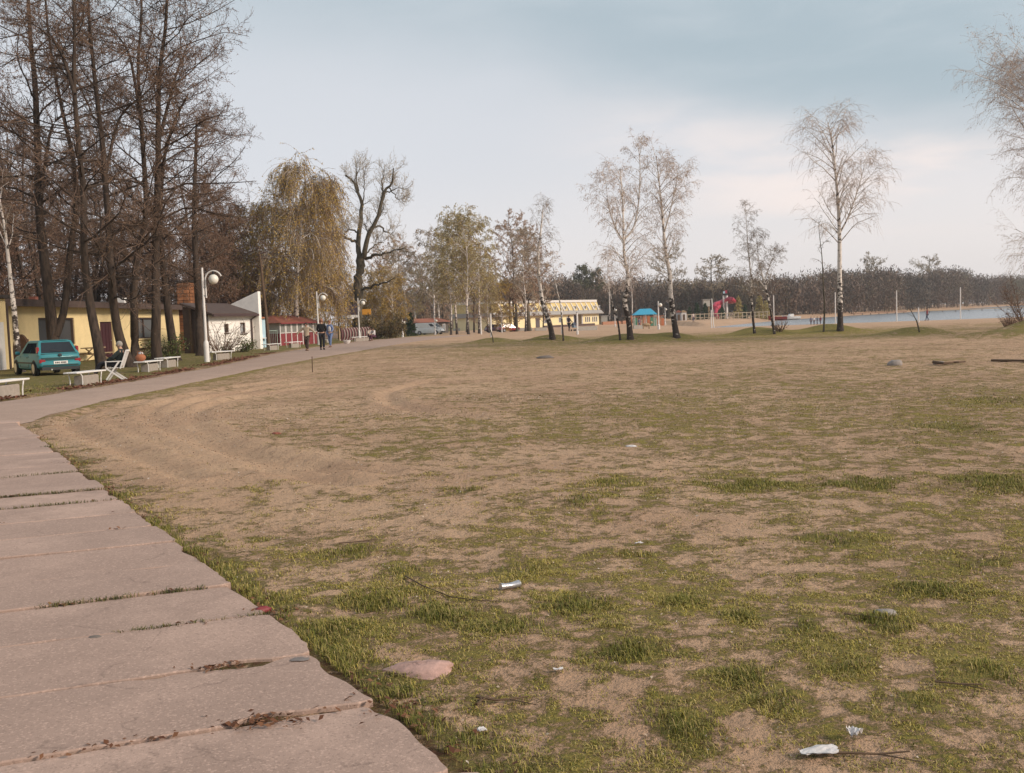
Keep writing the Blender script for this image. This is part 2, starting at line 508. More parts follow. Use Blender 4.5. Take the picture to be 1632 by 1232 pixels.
# ------------------------------------------------------------------ ground sheet
def ground_material():
    m, nt, b = new_mat('ground_sand_and_grass')
    N, L = nt.nodes, nt.links.new
    def noise(scale, det=5, rough=0.6, vec=None):
        n = N.new('ShaderNodeTexNoise'); n.inputs['Scale'].default_value = scale; n.inputs['Detail'].default_value = det
        n.inputs['Roughness'].default_value = rough
        L(vec or tc.outputs['Object'], n.inputs['Vector']); return n.outputs['Fac']
    def mr(x, a, b_, c=0.0, d=1.0, sm=True):
        n = N.new('ShaderNodeMapRange'); n.interpolation_type = 'SMOOTHSTEP' if sm else 'LINEAR'
        for i, v in zip((1, 2, 3, 4), (a, b_, c, d)): n.inputs[i].default_value = v
        L(x, n.inputs[0]); return n.outputs[0]
    def ma(op, a, c):
        n = N.new('ShaderNodeMath'); n.operation = op
        for i, v in enumerate((a, c)):
            if isinstance(v, (int, float)): n.inputs[i].default_value = v
            else: L(v, n.inputs[i])
        return n.outputs[0]
    def mix(f, a, c):
        n = N.new('ShaderNodeMix'); n.data_type = 'RGBA'
        if isinstance(f, (int, float)): n.inputs[0].default_value = f
        else: L(f, n.inputs[0])
        for i, v in ((6, a), (7, c)):
            if isinstance(v, tuple): n.inputs[i].default_value = (*v, 1)
            else: L(v, n.inputs[i])
        return n.outputs[2]
    tc = N.new('ShaderNodeTexCoord')
    at_g = N.new('ShaderNodeAttribute'); at_g.attribute_name = 'grass'
    at_l = N.new('ShaderNodeAttribute'); at_l.attribute_name = 'litter'
    at_w = N.new('ShaderNodeAttribute'); at_w.attribute_name = 'lush'
    n_big, n_mid, n_fine, n_grain = noise(0.35, 4), noise(3.8, 5, 0.7), noise(13, 5, 0.72), noise(60, 4, 0.75)
    # sand with darker damp patches, pale dry crumbs and specks of litter
    sand = mix(mr(n_big, 0.35, 0.68), SAND_A, SAND_B)
    sand = mix(mr(n_mid, 0.5, 0.75, 0, 0.55), sand, SAND_C)
    sand = mix(mr(n_grain, 0.58, 0.72, 0, 0.5), sand, SAND_D)
    sand = mix(mr(n_fine, 0.62, 0.74, 0, 0.55), sand, (0.17, 0.105, 0.06))
    # grass: olive, dry yellow and fresh green
    dry = mix(mr(n_fine, 0.4, 0.65), GR_DRY, GR_MOSS)
    green = mix(mr(n_mid, 0.35, 0.65), GR_OLIVE, GR_GREEN)
    gr = mix(mr(n_grain, 0.35, 0.6), dry, green)
    gr = mix(ma('MULTIPLY', at_w.outputs['Fac'], 0.75), gr, mix(mr(n_fine, 0.35, 0.7), (0.085, 0.085, 0.024), (0.15, 0.14, 0.04)))
    n_pat = noise(1.0, 3, 0.6)
    f = ma('ADD', ma('ADD', at_g.outputs['Fac'], ma('MULTIPLY', ma('SUBTRACT', n_pat, 0.5), 0.7)), ma('MULTIPLY', ma('SUBTRACT', n_fine, 0.5), 1.9))
    f = ma('ADD', f, ma('MULTIPLY', ma('SUBTRACT', n_grain, 0.5), 1.2))
    f = ma('ADD', f, ma('MULTIPLY', ma('SUBTRACT', n_mid, 0.5), 2.0))
    g = mr(f, -0.24, 0.24)
    col = mix(ma('MULTIPLY', g, 0.92), sand, gr)
    col = mix(ma('MULTIPLY', at_l.outputs['Fac'], mr(n_fine, 0.35, 0.62)), col, (0.11, 0.050, 0.030))
    L(col, b.inputs['Base Color'])
    b.inputs['Roughness'].default_value = 0.95; b.inputs['Specular IOR Level'].default_value = 0.15
    bp = N.new('ShaderNodeBump'); bp.inputs['Strength'].default_value = 1.0; bp.inputs['Distance'].default_value = 0.045
    hs = ma('ADD', ma('ADD', ma('MULTIPLY', n_fine, 0.9), ma('MULTIPLY', n_mid, 2.2)), ma('MULTIPLY', n_grain, 0.35))
    hs = ma('ADD', hs, ma('MULTIPLY', g, 0.35))
    L(hs, bp.inputs['Height']); L(bp.outputs[0], b.inputs['Normal'])
    return m
SAND_A = (0.56, 0.365, 0.235); SAND_B = (0.47, 0.295, 0.19); SAND_C = (0.34, 0.21, 0.135); SAND_D = (0.60, 0.43, 0.29)
GR_DRY = (0.43, 0.31, 0.10); GR_MOSS = (0.35, 0.265, 0.05); GR_OLIVE = (0.25, 0.20, 0.045); GR_GREEN = (0.165, 0.15, 0.032)
def build_ground():
    rr = np.concatenate([np.linspace(0, 2.4, 5)[1:], np.geomspace(2.6, 75, 390), np.geomspace(76, 330, 110), np.geomspace(340, 880, 14)])
    # azimuth clockwise from +Y: fine in the view, coarse behind
    az = np.concatenate([np.linspace(-36, 36, 350), np.linspace(36, 324, 74)[1:-1]])
    az = np.radians(az)
    RR, AZ = np.meshgrid(rr, az, indexing='ij')
    X, Y = RR * np.sin(AZ), RR * np.cos(AZ)
    x, y = X.ravel(), Y.ravel()
    z = ground_z(x, y) + relief(x, y)
    g = (cover(x, y) - 0.5) + (fbm(x / 0.8, y / 0.8, 3, 4) * .3 + .7 * fbm(x / 0.22 + 7, y / 0.22, 9, 4, 0.65) - 0.5) * (1.6 - 0.5 * ss(8, 20, np.hypot(x, y)))
    wood = ss(-23.5, -27, x) * ss(10, 30, y)
    xo = side_x(FAR_OUT, y)
    verge_edge = np.exp(-((xo - x - 0.25) / 0.35) ** 2) * ss(15, 18, y) * (fbm(x / 0.8, y / 0.8, 61, 3) > 0.45)
    lush = np.clip(ss(0.1, 0.9, xo - x) * ss(14, 17, y) * (1 - wood), 0, 1)
    e = edge_signed(x, y)
    lush = np.maximum(lush, np.exp(-(np.clip(e, 0, 9) / 0.3) ** 2) * (y < 18) * 0.8)
    for mx, my, h, r_ in MOUNDS:
        lush = np.maximum(lush, 0.9 * np.exp(-((x - mx) / r_) ** 2 - ((y - my) / r_) ** 2))
    for (qx, qy), r_ in zip(_px, PATCH_R):
        lush = np.maximum(lush, 0.55 * np.exp(-((x - qx) / r_) ** 2 - ((y - qy) / r_) ** 2))
    litter = np.clip(np.maximum(wood, 0.8 * verge_edge), 0, 1)
    under = (edge_signed(x, y) < 0.03) & (y < 18.5) & (y > -2)
    litter = np.where(under, 1.0, litter)
    nr, na = len(rr), len(az)
    V_ = np.column_stack([x, y, z])
    V_ = np.vstack([V_, [[0, 0, float(ground_z(0, 0)) - 0.02]]])
    i, j = np.meshgrid(np.arange(nr - 1), np.arange(na), indexing='ij')
    j2 = (j + 1) % na
    quads = np.stack([i * na + j, i * na + j2, (i + 1) * na + j2, (i + 1) * na + j], -1).reshape(-1, 4)[:, ::-1]
    jj = np.arange(na)
    tris = np.column_stack([np.full(na, nr * na), (jj + 1) % na, jj])[:, ::-1][:, ::-1]
    loops = np.concatenate([quads.ravel(), tris.ravel()])
    starts = np.concatenate([np.arange(len(quads)) * 4, len(quads) * 4 + np.arange(len(tris)) * 3])
    me = raw_mesh('ground', V_, loops, starts, smooth=True)
    for nm, arr in (('grass', g), ('litter', litter), ('lush', lush)):
        a = me.attributes.new(nm, 'FLOAT', 'POINT')
        a.data.foreach_set('value', np.append(arr, 0).astype(np.float32))
    o = link_mesh('ground', me, ground_material())
    tag(o, 'sandy lawn with worn patchy grass running down to the lake', kind='structure')
    return o
build_ground()

# lake
def build_lake():
    m, nt, b = new_mat('lake_water')
    N, L = nt.nodes, nt.links.new
    b.inputs['Base Color'].default_value = (0.26, 0.265, 0.275, 1)
    b.inputs['Roughness'].default_value = 0.26
    b.inputs['Specular IOR Level'].default_value = 0.6
    tc = N.new('ShaderNodeTexCoord')
    mp = N.new('ShaderNodeMapping'); mp.inputs['Scale'].default_value = (0.35, 1.3, 1)
    L(tc.outputs['Object'], mp.inputs[0])
    n = N.new('ShaderNodeTexNoise'); n.inputs['Scale'].default_value = 1.2; n.inputs['Detail'].default_value = 6
    L(mp.outputs[0], n.inputs['Vector'])
    bp = N.new('ShaderNodeBump'); bp.inputs['Strength'].default_value = 0.12; bp.inputs['Distance'].default_value = 0.06
    L(n.outputs['Fac'], bp.inputs['Height']); L(bp.outputs[0], b.inputs['Normal'])
    mb = MB()
    mb.add([(30, 140, LAKE_Z), (560, 140, LAKE_Z), (560, 640, LAKE_Z), (30, 640, LAKE_Z)], [(0, 1, 2, 3)])
    o = mb.build('water', m)
    tag(o, 'grey lake water beyond the sand', kind='structure')
build_lake()

# ------------------------------------------------------------------ slab path
def concrete_material(name='path_concrete', base=(0.47, 0.322, 0.258), joint=0.0):
    m, nt, b = new_mat(name)
    N, L = nt.nodes, nt.links.new
    tc = N.new('ShaderNodeTexCoord'); oi = N.new('ShaderNodeObjectInfo')
    ad = N.new('ShaderNodeVectorMath'); ad.operation = 'ADD'
    L(tc.outputs['Object'], ad.inputs[0])
    sc = N.new('ShaderNodeVectorMath'); sc.operation = 'SCALE'; sc.inputs[0].default_value = (37, 91, 13)
    L(oi.outputs['Random'], sc.inputs['Scale']); L(sc.outputs[0], ad.inputs[1])
    def noise(s, d=5, r=0.65):
        n = N.new('ShaderNodeTexNoise'); n.inputs['Scale'].default_value = s; n.inputs['Detail'].default_value = d; n.inputs['Roughness'].default_value = r
        L(ad.outputs[0], n.inputs['Vector']); return n.outputs['Fac']
    def mr(x, a, b_, c=0.0, d=1.0):
        n = N.new('ShaderNodeMapRange'); n.interpolation_type = 'SMOOTHSTEP'
        for i, v in zip((1, 2, 3, 4), (a, b_, c, d)): n.inputs[i].default_value = v
        L(x, n.inputs[0]); return n.outputs[0]
    def mix(f, a, c):
        n = N.new('ShaderNodeMix'); n.data_type = 'RGBA'; L(f, n.inputs[0])
        for i, v in ((6, a), (7, c)):
            if isinstance(v, tuple): n.inputs[i].default_value = (*v, 1)
            else: L(v, n.inputs[i])
        return n.outputs[2]
    big, mid, fine, grit = noise(1.1), noise(6), noise(38, 4, 0.7), noise(130, 3, 0.8)
    k = lambda s: tuple(c * s for c in base)
    col = mix(mr(big, 0.34, 0.62), k(1.12), k(0.76))
    col = mix(mr(mid, 0.5, 0.75, 0, 0.55), col, k(0.74))
    hv = N.new('ShaderNodeMapRange'); hv.inputs[3].default_value = 0; hv.inputs[4].default_value = .75; L(oi.outputs['Random'], hv.inputs[0])
    col = mix(hv.outputs[0], col, k(0.80))
    vor = N.new('ShaderNodeTexVoronoi'); vor.inputs['Scale'].default_value = 105; L(ad.outputs[0], vor.inputs['Vector'])
    spk = N.new('ShaderNodeSeparateColor'); L(vor.outputs['Color'], spk.inputs[0])
    col = mix(mr(spk.outputs[0], 0.82, 0.92, 0, 0.42), col, k(1.4))
    col = mix(mr(spk.outputs[1], 0.86, 0.94, 0, 0.5), col, k(0.55))
    col = mix(mr(fine, 0.60, 0.75, 0, 0.4), col, k(0.6))
    col = mix(mr(grit, 0.60, 0.75, 0, 0.35), col, k(1.3))
    ve = N.new('ShaderNodeTexVoronoi'); ve.feature = 'DISTANCE_TO_EDGE'; ve.inputs['Scale'].default_value = 0.75
    wp = N.new('ShaderNodeVectorMath'); wp.operation = 'MULTIPLY_ADD'; wp.inputs[1].default_value = (.25, .25, .25)
    nc = N.new('ShaderNodeTexNoise'); nc.inputs['Scale'].default_value = 5; nc.inputs['Detail'].default_value = 6; L(ad.outputs[0], nc.inputs['Vector'])
    L(nc.outputs['Color'], wp.inputs[0]); L(ad.outputs[0], wp.inputs[2]); L(wp.outputs[0], ve.inputs['Vector'])
    ck = N.new('ShaderNodeMath'); ck.operation = 'MULTIPLY'; L(mr(ve.outputs['Distance'], 0.0, 0.008, 0.40, 0.0), ck.inputs[0]); L(mr(mid, 0.44, 0.56), ck.inputs[1])
    col = mix(ck.outputs[0], col, k(0.32))
    L(col, b.inputs['Base Color'])
    b.inputs['Roughness'].default_value = 0.9; b.inputs['Specular IOR Level'].default_value = 0.25
    ds = N.new('ShaderNodeMath'); ds.operation = 'ADD'; L(grit, ds.inputs[0]); L(fine, ds.inputs[1])
    bp = N.new('ShaderNodeBump'); bp.inputs['Strength'].default_value = 0.45; bp.inputs['Distance'].default_value = 0.006
    L(ds.outputs[0], bp.inputs['Height']); L(bp.outputs[0], b.inputs['Normal'])
    return m
M_CONC = concrete_material()
path_root = thing('path', None, None, (0, 0, 0)); path_root['kind'] = 'structure'
path_root['label'] = 'worn concrete slab path with overgrown joints'
SLAB_AX = np.array([-math.cos(R(20)), -math.sin(R(20))]); SLAB_UP = np.array([-SLAB_AX[1], SLAB_AX[0]]) * -1
if SLAB_UP[1] < 0: SLAB_UP = -SLAB_UP
SLAB_W = 0.786
JOINTS = []
def build_slabs():
    r = np.random.default_rng(5)
    n = 24
    s_edge = 0.795
    for k in range(-2, n - 2):
        # the right end steps along the edge line
        start = EDGE0 + EDIR * (0.90 + s_edge * k) * 1.0
        jit = r.uniform(-0.035, 0.035)
        p0 = start - SLAB_AX * jit
        ln = 3.3 + r.uniform(-0.05, 0.05)
        gap = 0.007
        w0, w1 = gap, SLAB_W - gap
        nl = 46
        def rag(t, seed, amp):
            a = (fbm(t * 9.0, np.full_like(t, seed * 3.7), seed, 4) - 0.5) * amp
            notch = np.clip(fbm(t * 2.6 + 3, np.full_like(t, seed * 1.3), seed + 50, 2) - 0.60, 0, 1) * 0.26
            return a + notch
        t = np.linspace(0, ln, nl)
        lo = w0 + np.clip(rag(t, k + 40, 0.022), -0.004, 0.075)
        hi = w1 - np.clip(rag(t, k + 90, 0.022), -0.004, 0.075)
        u = np.linspace(0.03, 0.97, 12)
        en = np.clip(rag(u * 0.8, k + 140, 0.05) + 0.01, -0.01, 0.09)
        sh = lambda b_: 0.183 * (b_ - w0)
        out = [(t[i], lo[i]) for i in range(1, nl)] + [(t[i], hi[i]) for i in range(nl - 1, 0, -1)]
        out += [(en[i], lo[0] + (hi[0] - lo[0]) * u[i]) for i in range(len(u) - 1, -1, -1)]
        pts = np.array(out); pts[:, 0] += sh(pts[:, 1]) * np.clip(1 - pts[:, 0] / 1.2, 0, 1)
        top = 0.030 + r.uniform(-0.006, 0.008)
        tilt = r.uniform(-0.006, 0.006)
        cen = pts.mean(0)
        vs, fs = [], []
        m_ = len(pts)
        for (inset, z) in ((0.0, -0.10), (0.0, top - 0.006), (0.006, top)):
            for a, b_ in pts:
                da, db = a - np.clip(a, 0.03, ln - 0.03), b_ - np.clip(b_, w0 + .09, w1 - .09)
                q = math.hypot(da, db) or 1
                a2, b2 = a - inset * da / q, b_ - inset * db / q
                vs.append((a2, b2, z + tilt * (b_ - cen[1]) / 0.4))
        for lay in range(2):
            for i in range(m_):
                j = (i + 1) % m_
                fs.append((lay * m_ + i, lay * m_ + j, (lay + 1) * m_ + j, (lay + 1) * m_ + i))
        fs.append(tuple(range(2 * m_, 3 * m_)))
        mb = MB(); mb.add(vs, fs)
        o = mb.build('slab', M_CONC, path_root)
        ang = math.atan2(SLAB_AX[1], SLAB_AX[0])
        # local x along the slab, local y must run forward
        sgn = -1
        for v in o.data.vertices: v.co.y *= sgn
        o.data.flip_normals()
        o.location = (float(p0[0]), float(p0[1]), 0)
        o.rotation_euler = (0, 0, ang)
        JOINTS.append((p0.copy(), ln))
build_slabs()
def build_far_path():
    ys = np.concatenate([np.linspace(16.6, 30, 34), np.linspace(30.6, 122, 90)])
    vs, cols = [], 9
    for y in ys:
        xi, xo = float(side_x(FAR_IN, y)), float(side_x(FAR_OUT, y))
        if y < 19.4:
            xi = min(xi, -8.75 - (19.4 - y) * 1.25)
        xi += (float(fbm(np.array([y / 0.7]), np.array([3.3]), 7)[0]) - .5) * 0.35
        xo += (float(fbm(np.array([y / 0.9]), np.array([8.3]), 8)[0]) - .5) * 0.5
        for c in range(cols):
            f = c / (cols - 1); x = xo + (xi - xo) * f
            z = float(ground_z(x, y)) + 0.004 + 0.022 * math.sin(math.pi * f) ** 0.5 + (0 if 0 < c < cols - 1 else -0.03)
            vs.append((x, y, z))
    fs = [(i * cols + c, i * cols + c + 1, (i + 1) * cols + c + 1, (i + 1) * cols + c) for i in range(len(ys) - 1) for c in range(cols - 1)]
    mb = MB(); mb.add(vs, fs)
    m = concrete_material('path_dusty_concrete', (0.47, 0.325, 0.255))
    o = mb.build('pavement', m, path_root, smooth=True)
build_far_path()

# ------------------------------------------------------------------ grass blades and litter
def ribbon_material(name, cols, rough=0.8, trans=0.0):
    """leaf-like bits: colour picked per piece from a ramp"""
    m, nt, b = new_mat(name)
    N, L = nt.nodes, nt.links.new
    g = N.new('ShaderNodeNewGeometry')
    rp = N.new('ShaderNodeValToRGB'); rp.color_ramp.interpolation = 'LINEAR'
    while len(rp.color_ramp.elements) < len(cols): rp.color_ramp.elements.new(0.5)
    for i, (e, c) in enumerate(zip(rp.color_ramp.elements, cols)):
        e.position = i / max(len(cols) - 1, 1); e.color = (*c, 1)
    L(g.outputs['Random Per Island'], rp.inputs[0])
    L(rp.outputs[0], b.inputs['Base Color'])
    b.inputs['Roughness'].default_value = rough; b.inputs['Specular IOR Level'].default_value = 0.2
    return m
def blades(P, h, w, lean, name, mat, label):
    """P (n,3): one bent two-triangle blade each"""
    n = len(P)
    a = rng.uniform(0, 2 * np.pi, n); s = np.column_stack([np.cos(a), np.sin(a), np.zeros(n)])
    b = rng.uniform(0, 2 * np.pi, n); d = np.column_stack([np.cos(b), np.sin(b), np.zeros(n)])
    up = np.array([0, 0, 1.0])
    h = h[:, None]; w = w[:, None]; lean = lean[:, None]
    s = np.stack([-d[:, 1], d[:, 0], d[:, 2] * 0], 1)
    v0 = P - s * w / 2; v1 = P + s * w / 2
    mid = P + up * h * 0.62 + d * h * lean * 0.35
    v2 = mid + s * w * 0.40; v3 = mid - s * w * 0.40; v4 = P + up * h * np.maximum(1 - 0.35 * lean, .1) + d * h * lean
    Vv = np.stack([v0, v1, v2, v3, v4], 1).reshape(-1, 3)
    k = np.arange(n)[:, None] * 5
    lp = np.concatenate([k + [0, 1, 2, 3], k + [3, 2, 4]], 1).reshape(-1)
    st = (np.arange(n)[:, None] * 7 + [0, 4]).reshape(-1)
    me = raw_mesh(name, Vv, lp, st)
    o = link_mesh(name, me, mat)
    tag(o, label, kind='stuff')
    return o
def scatter(n, rmin, rmax, azmax=33):
    a = np.radians(rng.uniform(-azmax, azmax, n)); r = np.sqrt(rng.uniform(rmin ** 2, rmax ** 2, n))
    return r * np.sin(a), r * np.cos(a)
def build_grass():
    PX, PY, K = [], [], []
    for n, r0, r1 in ((520000, 3.0, 6.5), (400000, 6.5, 11.0), (260000, 11, 19), (150000, 19, 36)):
        x, y = scatter(n, r0, r1)
        f = grass_field(x, y)
        f = f + 0.9 * (vnoise(x / 0.07, y / 0.07, 5) - 0.5) + 0.8 * (vnoise(x / 0.17, y / 0.17, 15) - 0.5)
        keep = (f > rng.uniform(-0.35, 1.25, n)) & (edge_signed(x, y) > 0.0)
        keep &= ~((x < side_x(FAR_IN, y) + 0.1) & (x > side_x(FAR_OUT, y) - 0.1) & (y > 16))
        PX.append(x[keep]); PY.append(y[keep]); K.append(f[keep])
    x, y, f = map(np.concatenate, (PX, PY, K))
    z = ground_z(x, y) + relief(x, y) - 0.003
    dist = np.hypot(x, y)
    lush = np.exp(-(np.clip(edge_signed(x, y), 0, 9) / 0.25) ** 2) * (y < 18)
    for (qx, qy), r_ in zip(_px, PATCH_R):
        lush = np.maximum(lush, np.exp(-((x - qx) / r_) ** 2 - ((y - qy) / (r_ * 1.1)) ** 2))
    lush = np.maximum(lush, 0.8 * (x < side_x(FAR_OUT, y)) * (y > 16))
    dryness = fbm(x / 1.6, y / 1.6, 77, 3) - 0.5 + rng.uniform(-0.30, 0.30, len(x)) - 0.55 * (lush - 0.42) - 0.10 * (f - 0.15)
    h = (0.013 + 0.011 * np.clip(f, 0, 0.8) + 0.019 * lush) * rng.uniform(0.35, 1.8, len(x))
    w = (0.0019 + 0.00034 * dist) * rng.uniform(0.7, 1.3, len(x))
    lean = rng.uniform(0.15, 0.9, len(x)) + (1 - np.clip(lush, 0, 1)) * rng.uniform(0.0, 0.9, len(x))
    P = np.column_stack([x, y, z])
    green = ribbon_material('grass_fresh', [(0.085, 0.098, 0.020), (0.145, 0.148, 0.030), (0.22, 0.20, 0.045), (0.30, 0.25, 0.075), (0.36, 0.27, 0.12)])
    dry = ribbon_material('grass_dry', [(0.23, 0.185, 0.042), (0.36, 0.29, 0.055), (0.46, 0.36, 0.09), (0.52, 0.40, 0.17), (0.29, 0.195, 0.07)])
    isd = dryness > -0.03
    blades(P[~isd], h[~isd], w[~isd], lean[~isd], 'grass', green, 'short fresh green grass in tufts on the sand')
    blades(P[isd], h[isd] * 0.8, w[isd], lean[isd] * 1.3, 'dry_grass', dry, 'short dry yellowish grass and moss over the sand')
    print('blades', len(x))
    # tufts in the slab joints
    JX, JY = [], []
    for (p0, ln) in JOINTS:
        if p0[1] > 15: continue
        t = rng.uniform(0, ln, 1500)
        den = np.clip(fbm(t * 1.3, np.full_like(t, p0[1] * 3.1), 33, 3) - 0.57, 0, 1) * 7
        t = t[rng.uniform(0, 1, 1500) < den]
        q = p0[None] + SLAB_AX[None] * t[:, None] + SLAB_UP[None] * rng.normal(0, 0.013, len(t))[:, None]
        JX.append(q[:, 0]); JY.append(q[:, 1])
    x, y = np.concatenate(JX), np.concatenate(JY)
    n = len(x)
    P = np.column_stack([x, y, np.full(n, 0.014)])
    blades(P, rng.uniform(0.035, 0.06, n), np.full(n, 0.005), rng.uniform(0.3, 1.2, n), 'joint_grass',
           ribbon_material('joint_weeds', [(0.06, 0.075, 0.02), (0.12, 0.12, 0.035), (0.20, 0.15, 0.06)]), 'weeds growing in the joints between the path slabs')
build_grass()
def flakes(name, P, size, mat, label, tiltmax=0.6):
    n = len(P)
    a = rng.uniform(0, 2 * np.pi, n); t = rng.uniform(-tiltmax, tiltmax, n); t2 = rng.uniform(-tiltmax, tiltmax, n)
    u = np.column_stack([np.cos(a), np.sin(a), t]); v = np.column_stack([-np.sin(a), np.cos(a), t2])
    L_ = size[:, None]; asp = rng.uniform(0.35, 0.8, n)[:, None]
    c = P + np.array([0, 0, 1.0]) * (np.abs(t) + np.abs(t2))[:, None] * L_ * 0.5 + [0, 0, 0.004]
    Vv = np.stack([c - u * L_, c - v * L_ * asp + [0, 0, 0.002], c + u * L_, c + v * L_ * asp + [0, 0, 0.003]], 1).reshape(-1, 3)
    me = raw_mesh(name, Vv, np.arange(n * 4), np.arange(n) * 4)
    o = link_mesh(name, me, mat); tag(o, label, kind='stuff'); return o
def build_litter():
    x, y = scatter(42000, 3.0, 22)
    k = (edge_signed(x, y) > 0.02) & (rng.uniform(0, 1, len(x)) < 0.25 + fbm(x / 1.1, y / 1.1, 90, 3) ** 2 * 1.6) & ~((x < side_x(FAR_IN, y) + .1) & (y > 16))
    x, y = x[k], y[k]
    P = np.column_stack([x, y, ground_z(x, y) + relief(x, y)])
    flakes('leaf_litter', P, rng.uniform(0.0025, 0.009, len(x)) * (0.8 + 0.06 * np.hypot(x, y)), ribbon_material('litter_bits', [(0.10, 0.055, 0.03), (0.22, 0.14, 0.08), (0.42, 0.31, 0.20), (0.55, 0.44, 0.34), (0.14, 0.08, 0.05), (0.62, 0.52, 0.45)]),
           'dry leaves, bark bits and pale crumbs scattered over the sand')
    x, y = scatter(60000, 14, 74)
    k = (rng.uniform(0, 1, len(x)) < (1 - ss(30, 72, np.hypot(x, y))) * (0.12 + fbm(x / 1.6, y / 1.6, 93, 3) ** 2 * 1.6)) & ~((x < side_x(FAR_IN, y) + .2) & (x > side_x(FAR_OUT, y) - .2)) & (edge_signed(x, y) > .1)
    x, y = x[k], y[k]
    P = np.column_stack([x, y, ground_z(x, y) + relief(x, y) + .008])
    flakes('field_litter', P, rng.uniform(0.008, 0.022, len(x)) * (0.6 + 0.016 * np.hypot(x, y)), ribbon_material('field_bits', [(0.22, 0.15, 0.085), (0.25, 0.20, 0.06), (0.32, 0.25, 0.08), (0.40, 0.30, 0.14), (0.24, 0.19, 0.06), (0.62, 0.48, 0.35), (0.30, 0.20, 0.12)]), 'dry leaves, dead stalks and small crumbs scattered over the far lawn', 0.25)
    # brown leaves along the edge of the slabs and in chipped joints
    t = rng.uniform(0, 15.5, 900); off = np.abs(rng.normal(0, 0.07, 900)) + 0.0
    q = EDGE0[None] + EDIR[None] * t[:, None] + ENOR[None] * off[:, None]
    cl = fbm(t * 1.1, t * 0, 71, 2) > 0.5
    q = q[cl]
    JX = [q]
    for (p0, ln) in JOINTS[1:12]:
        tt = rng.uniform(0.2, ln, 160); d_ = np.clip(fbm(tt * 1.9, np.full_like(tt, p0[1] * 2.3), 35, 2) - 0.60, 0, 1) * 9
        tt = tt[rng.uniform(0, 1, 160) < d_]
        JX.append(p0[None] + SLAB_AX[None] * tt[:, None] + SLAB_UP[None] * rng.normal(0, 0.02, len(tt))[:, None])
    for (px, py, n, s) in ((425, 1163, 90, 0.07), (640, 1135, 60, 0.10), (430, 978, 40, 0.06), (345, 1075, 30, 0.05), (130, 740, 40, .12)):
        c = at(px, py)[:2]; JX.append(c[None] + rng.normal(0, s, (n, 2)) * [1.6, 0.6])
    q = np.vstack(JX)
    P = np.column_stack([q, np.where(edge_signed(q[:, 0], q[:, 1]) < 0, 0.030, 0.012)])
    flakes('fallen_leaves', P, rng.uniform(0.008, 0.02, len(P)), ribbon_material('brown_leaves', [(0.09, 0.035, 0.02), (0.16, 0.07, 0.035), (0.22, 0.11, 0.06)]), 'brown fallen leaves caught along the slab edges and joints')
    # leaf drift on the verge beside the far path
    y = rng.uniform(22, 60, 5200); x = side_x(FAR_OUT, y) - np.abs(rng.normal(0, 0.45, len(y)))
    k = fbm(x / 1.0, y / 1.3, 95, 2) > 0.42
    P = np.column_stack([x, y, ground_z(x, y) + 0.02])[k]
    flakes('leaf_drift', P, rng.uniform(0.03, 0.06, len(P)), ribbon_material('red_leaves', [(0.13, 0.045, 0.03), (0.24, 0.10, 0.06), (0.10, 0.05, 0.03)]), 'reddish brown leaf drift along the left edge of the path')
build_litter()
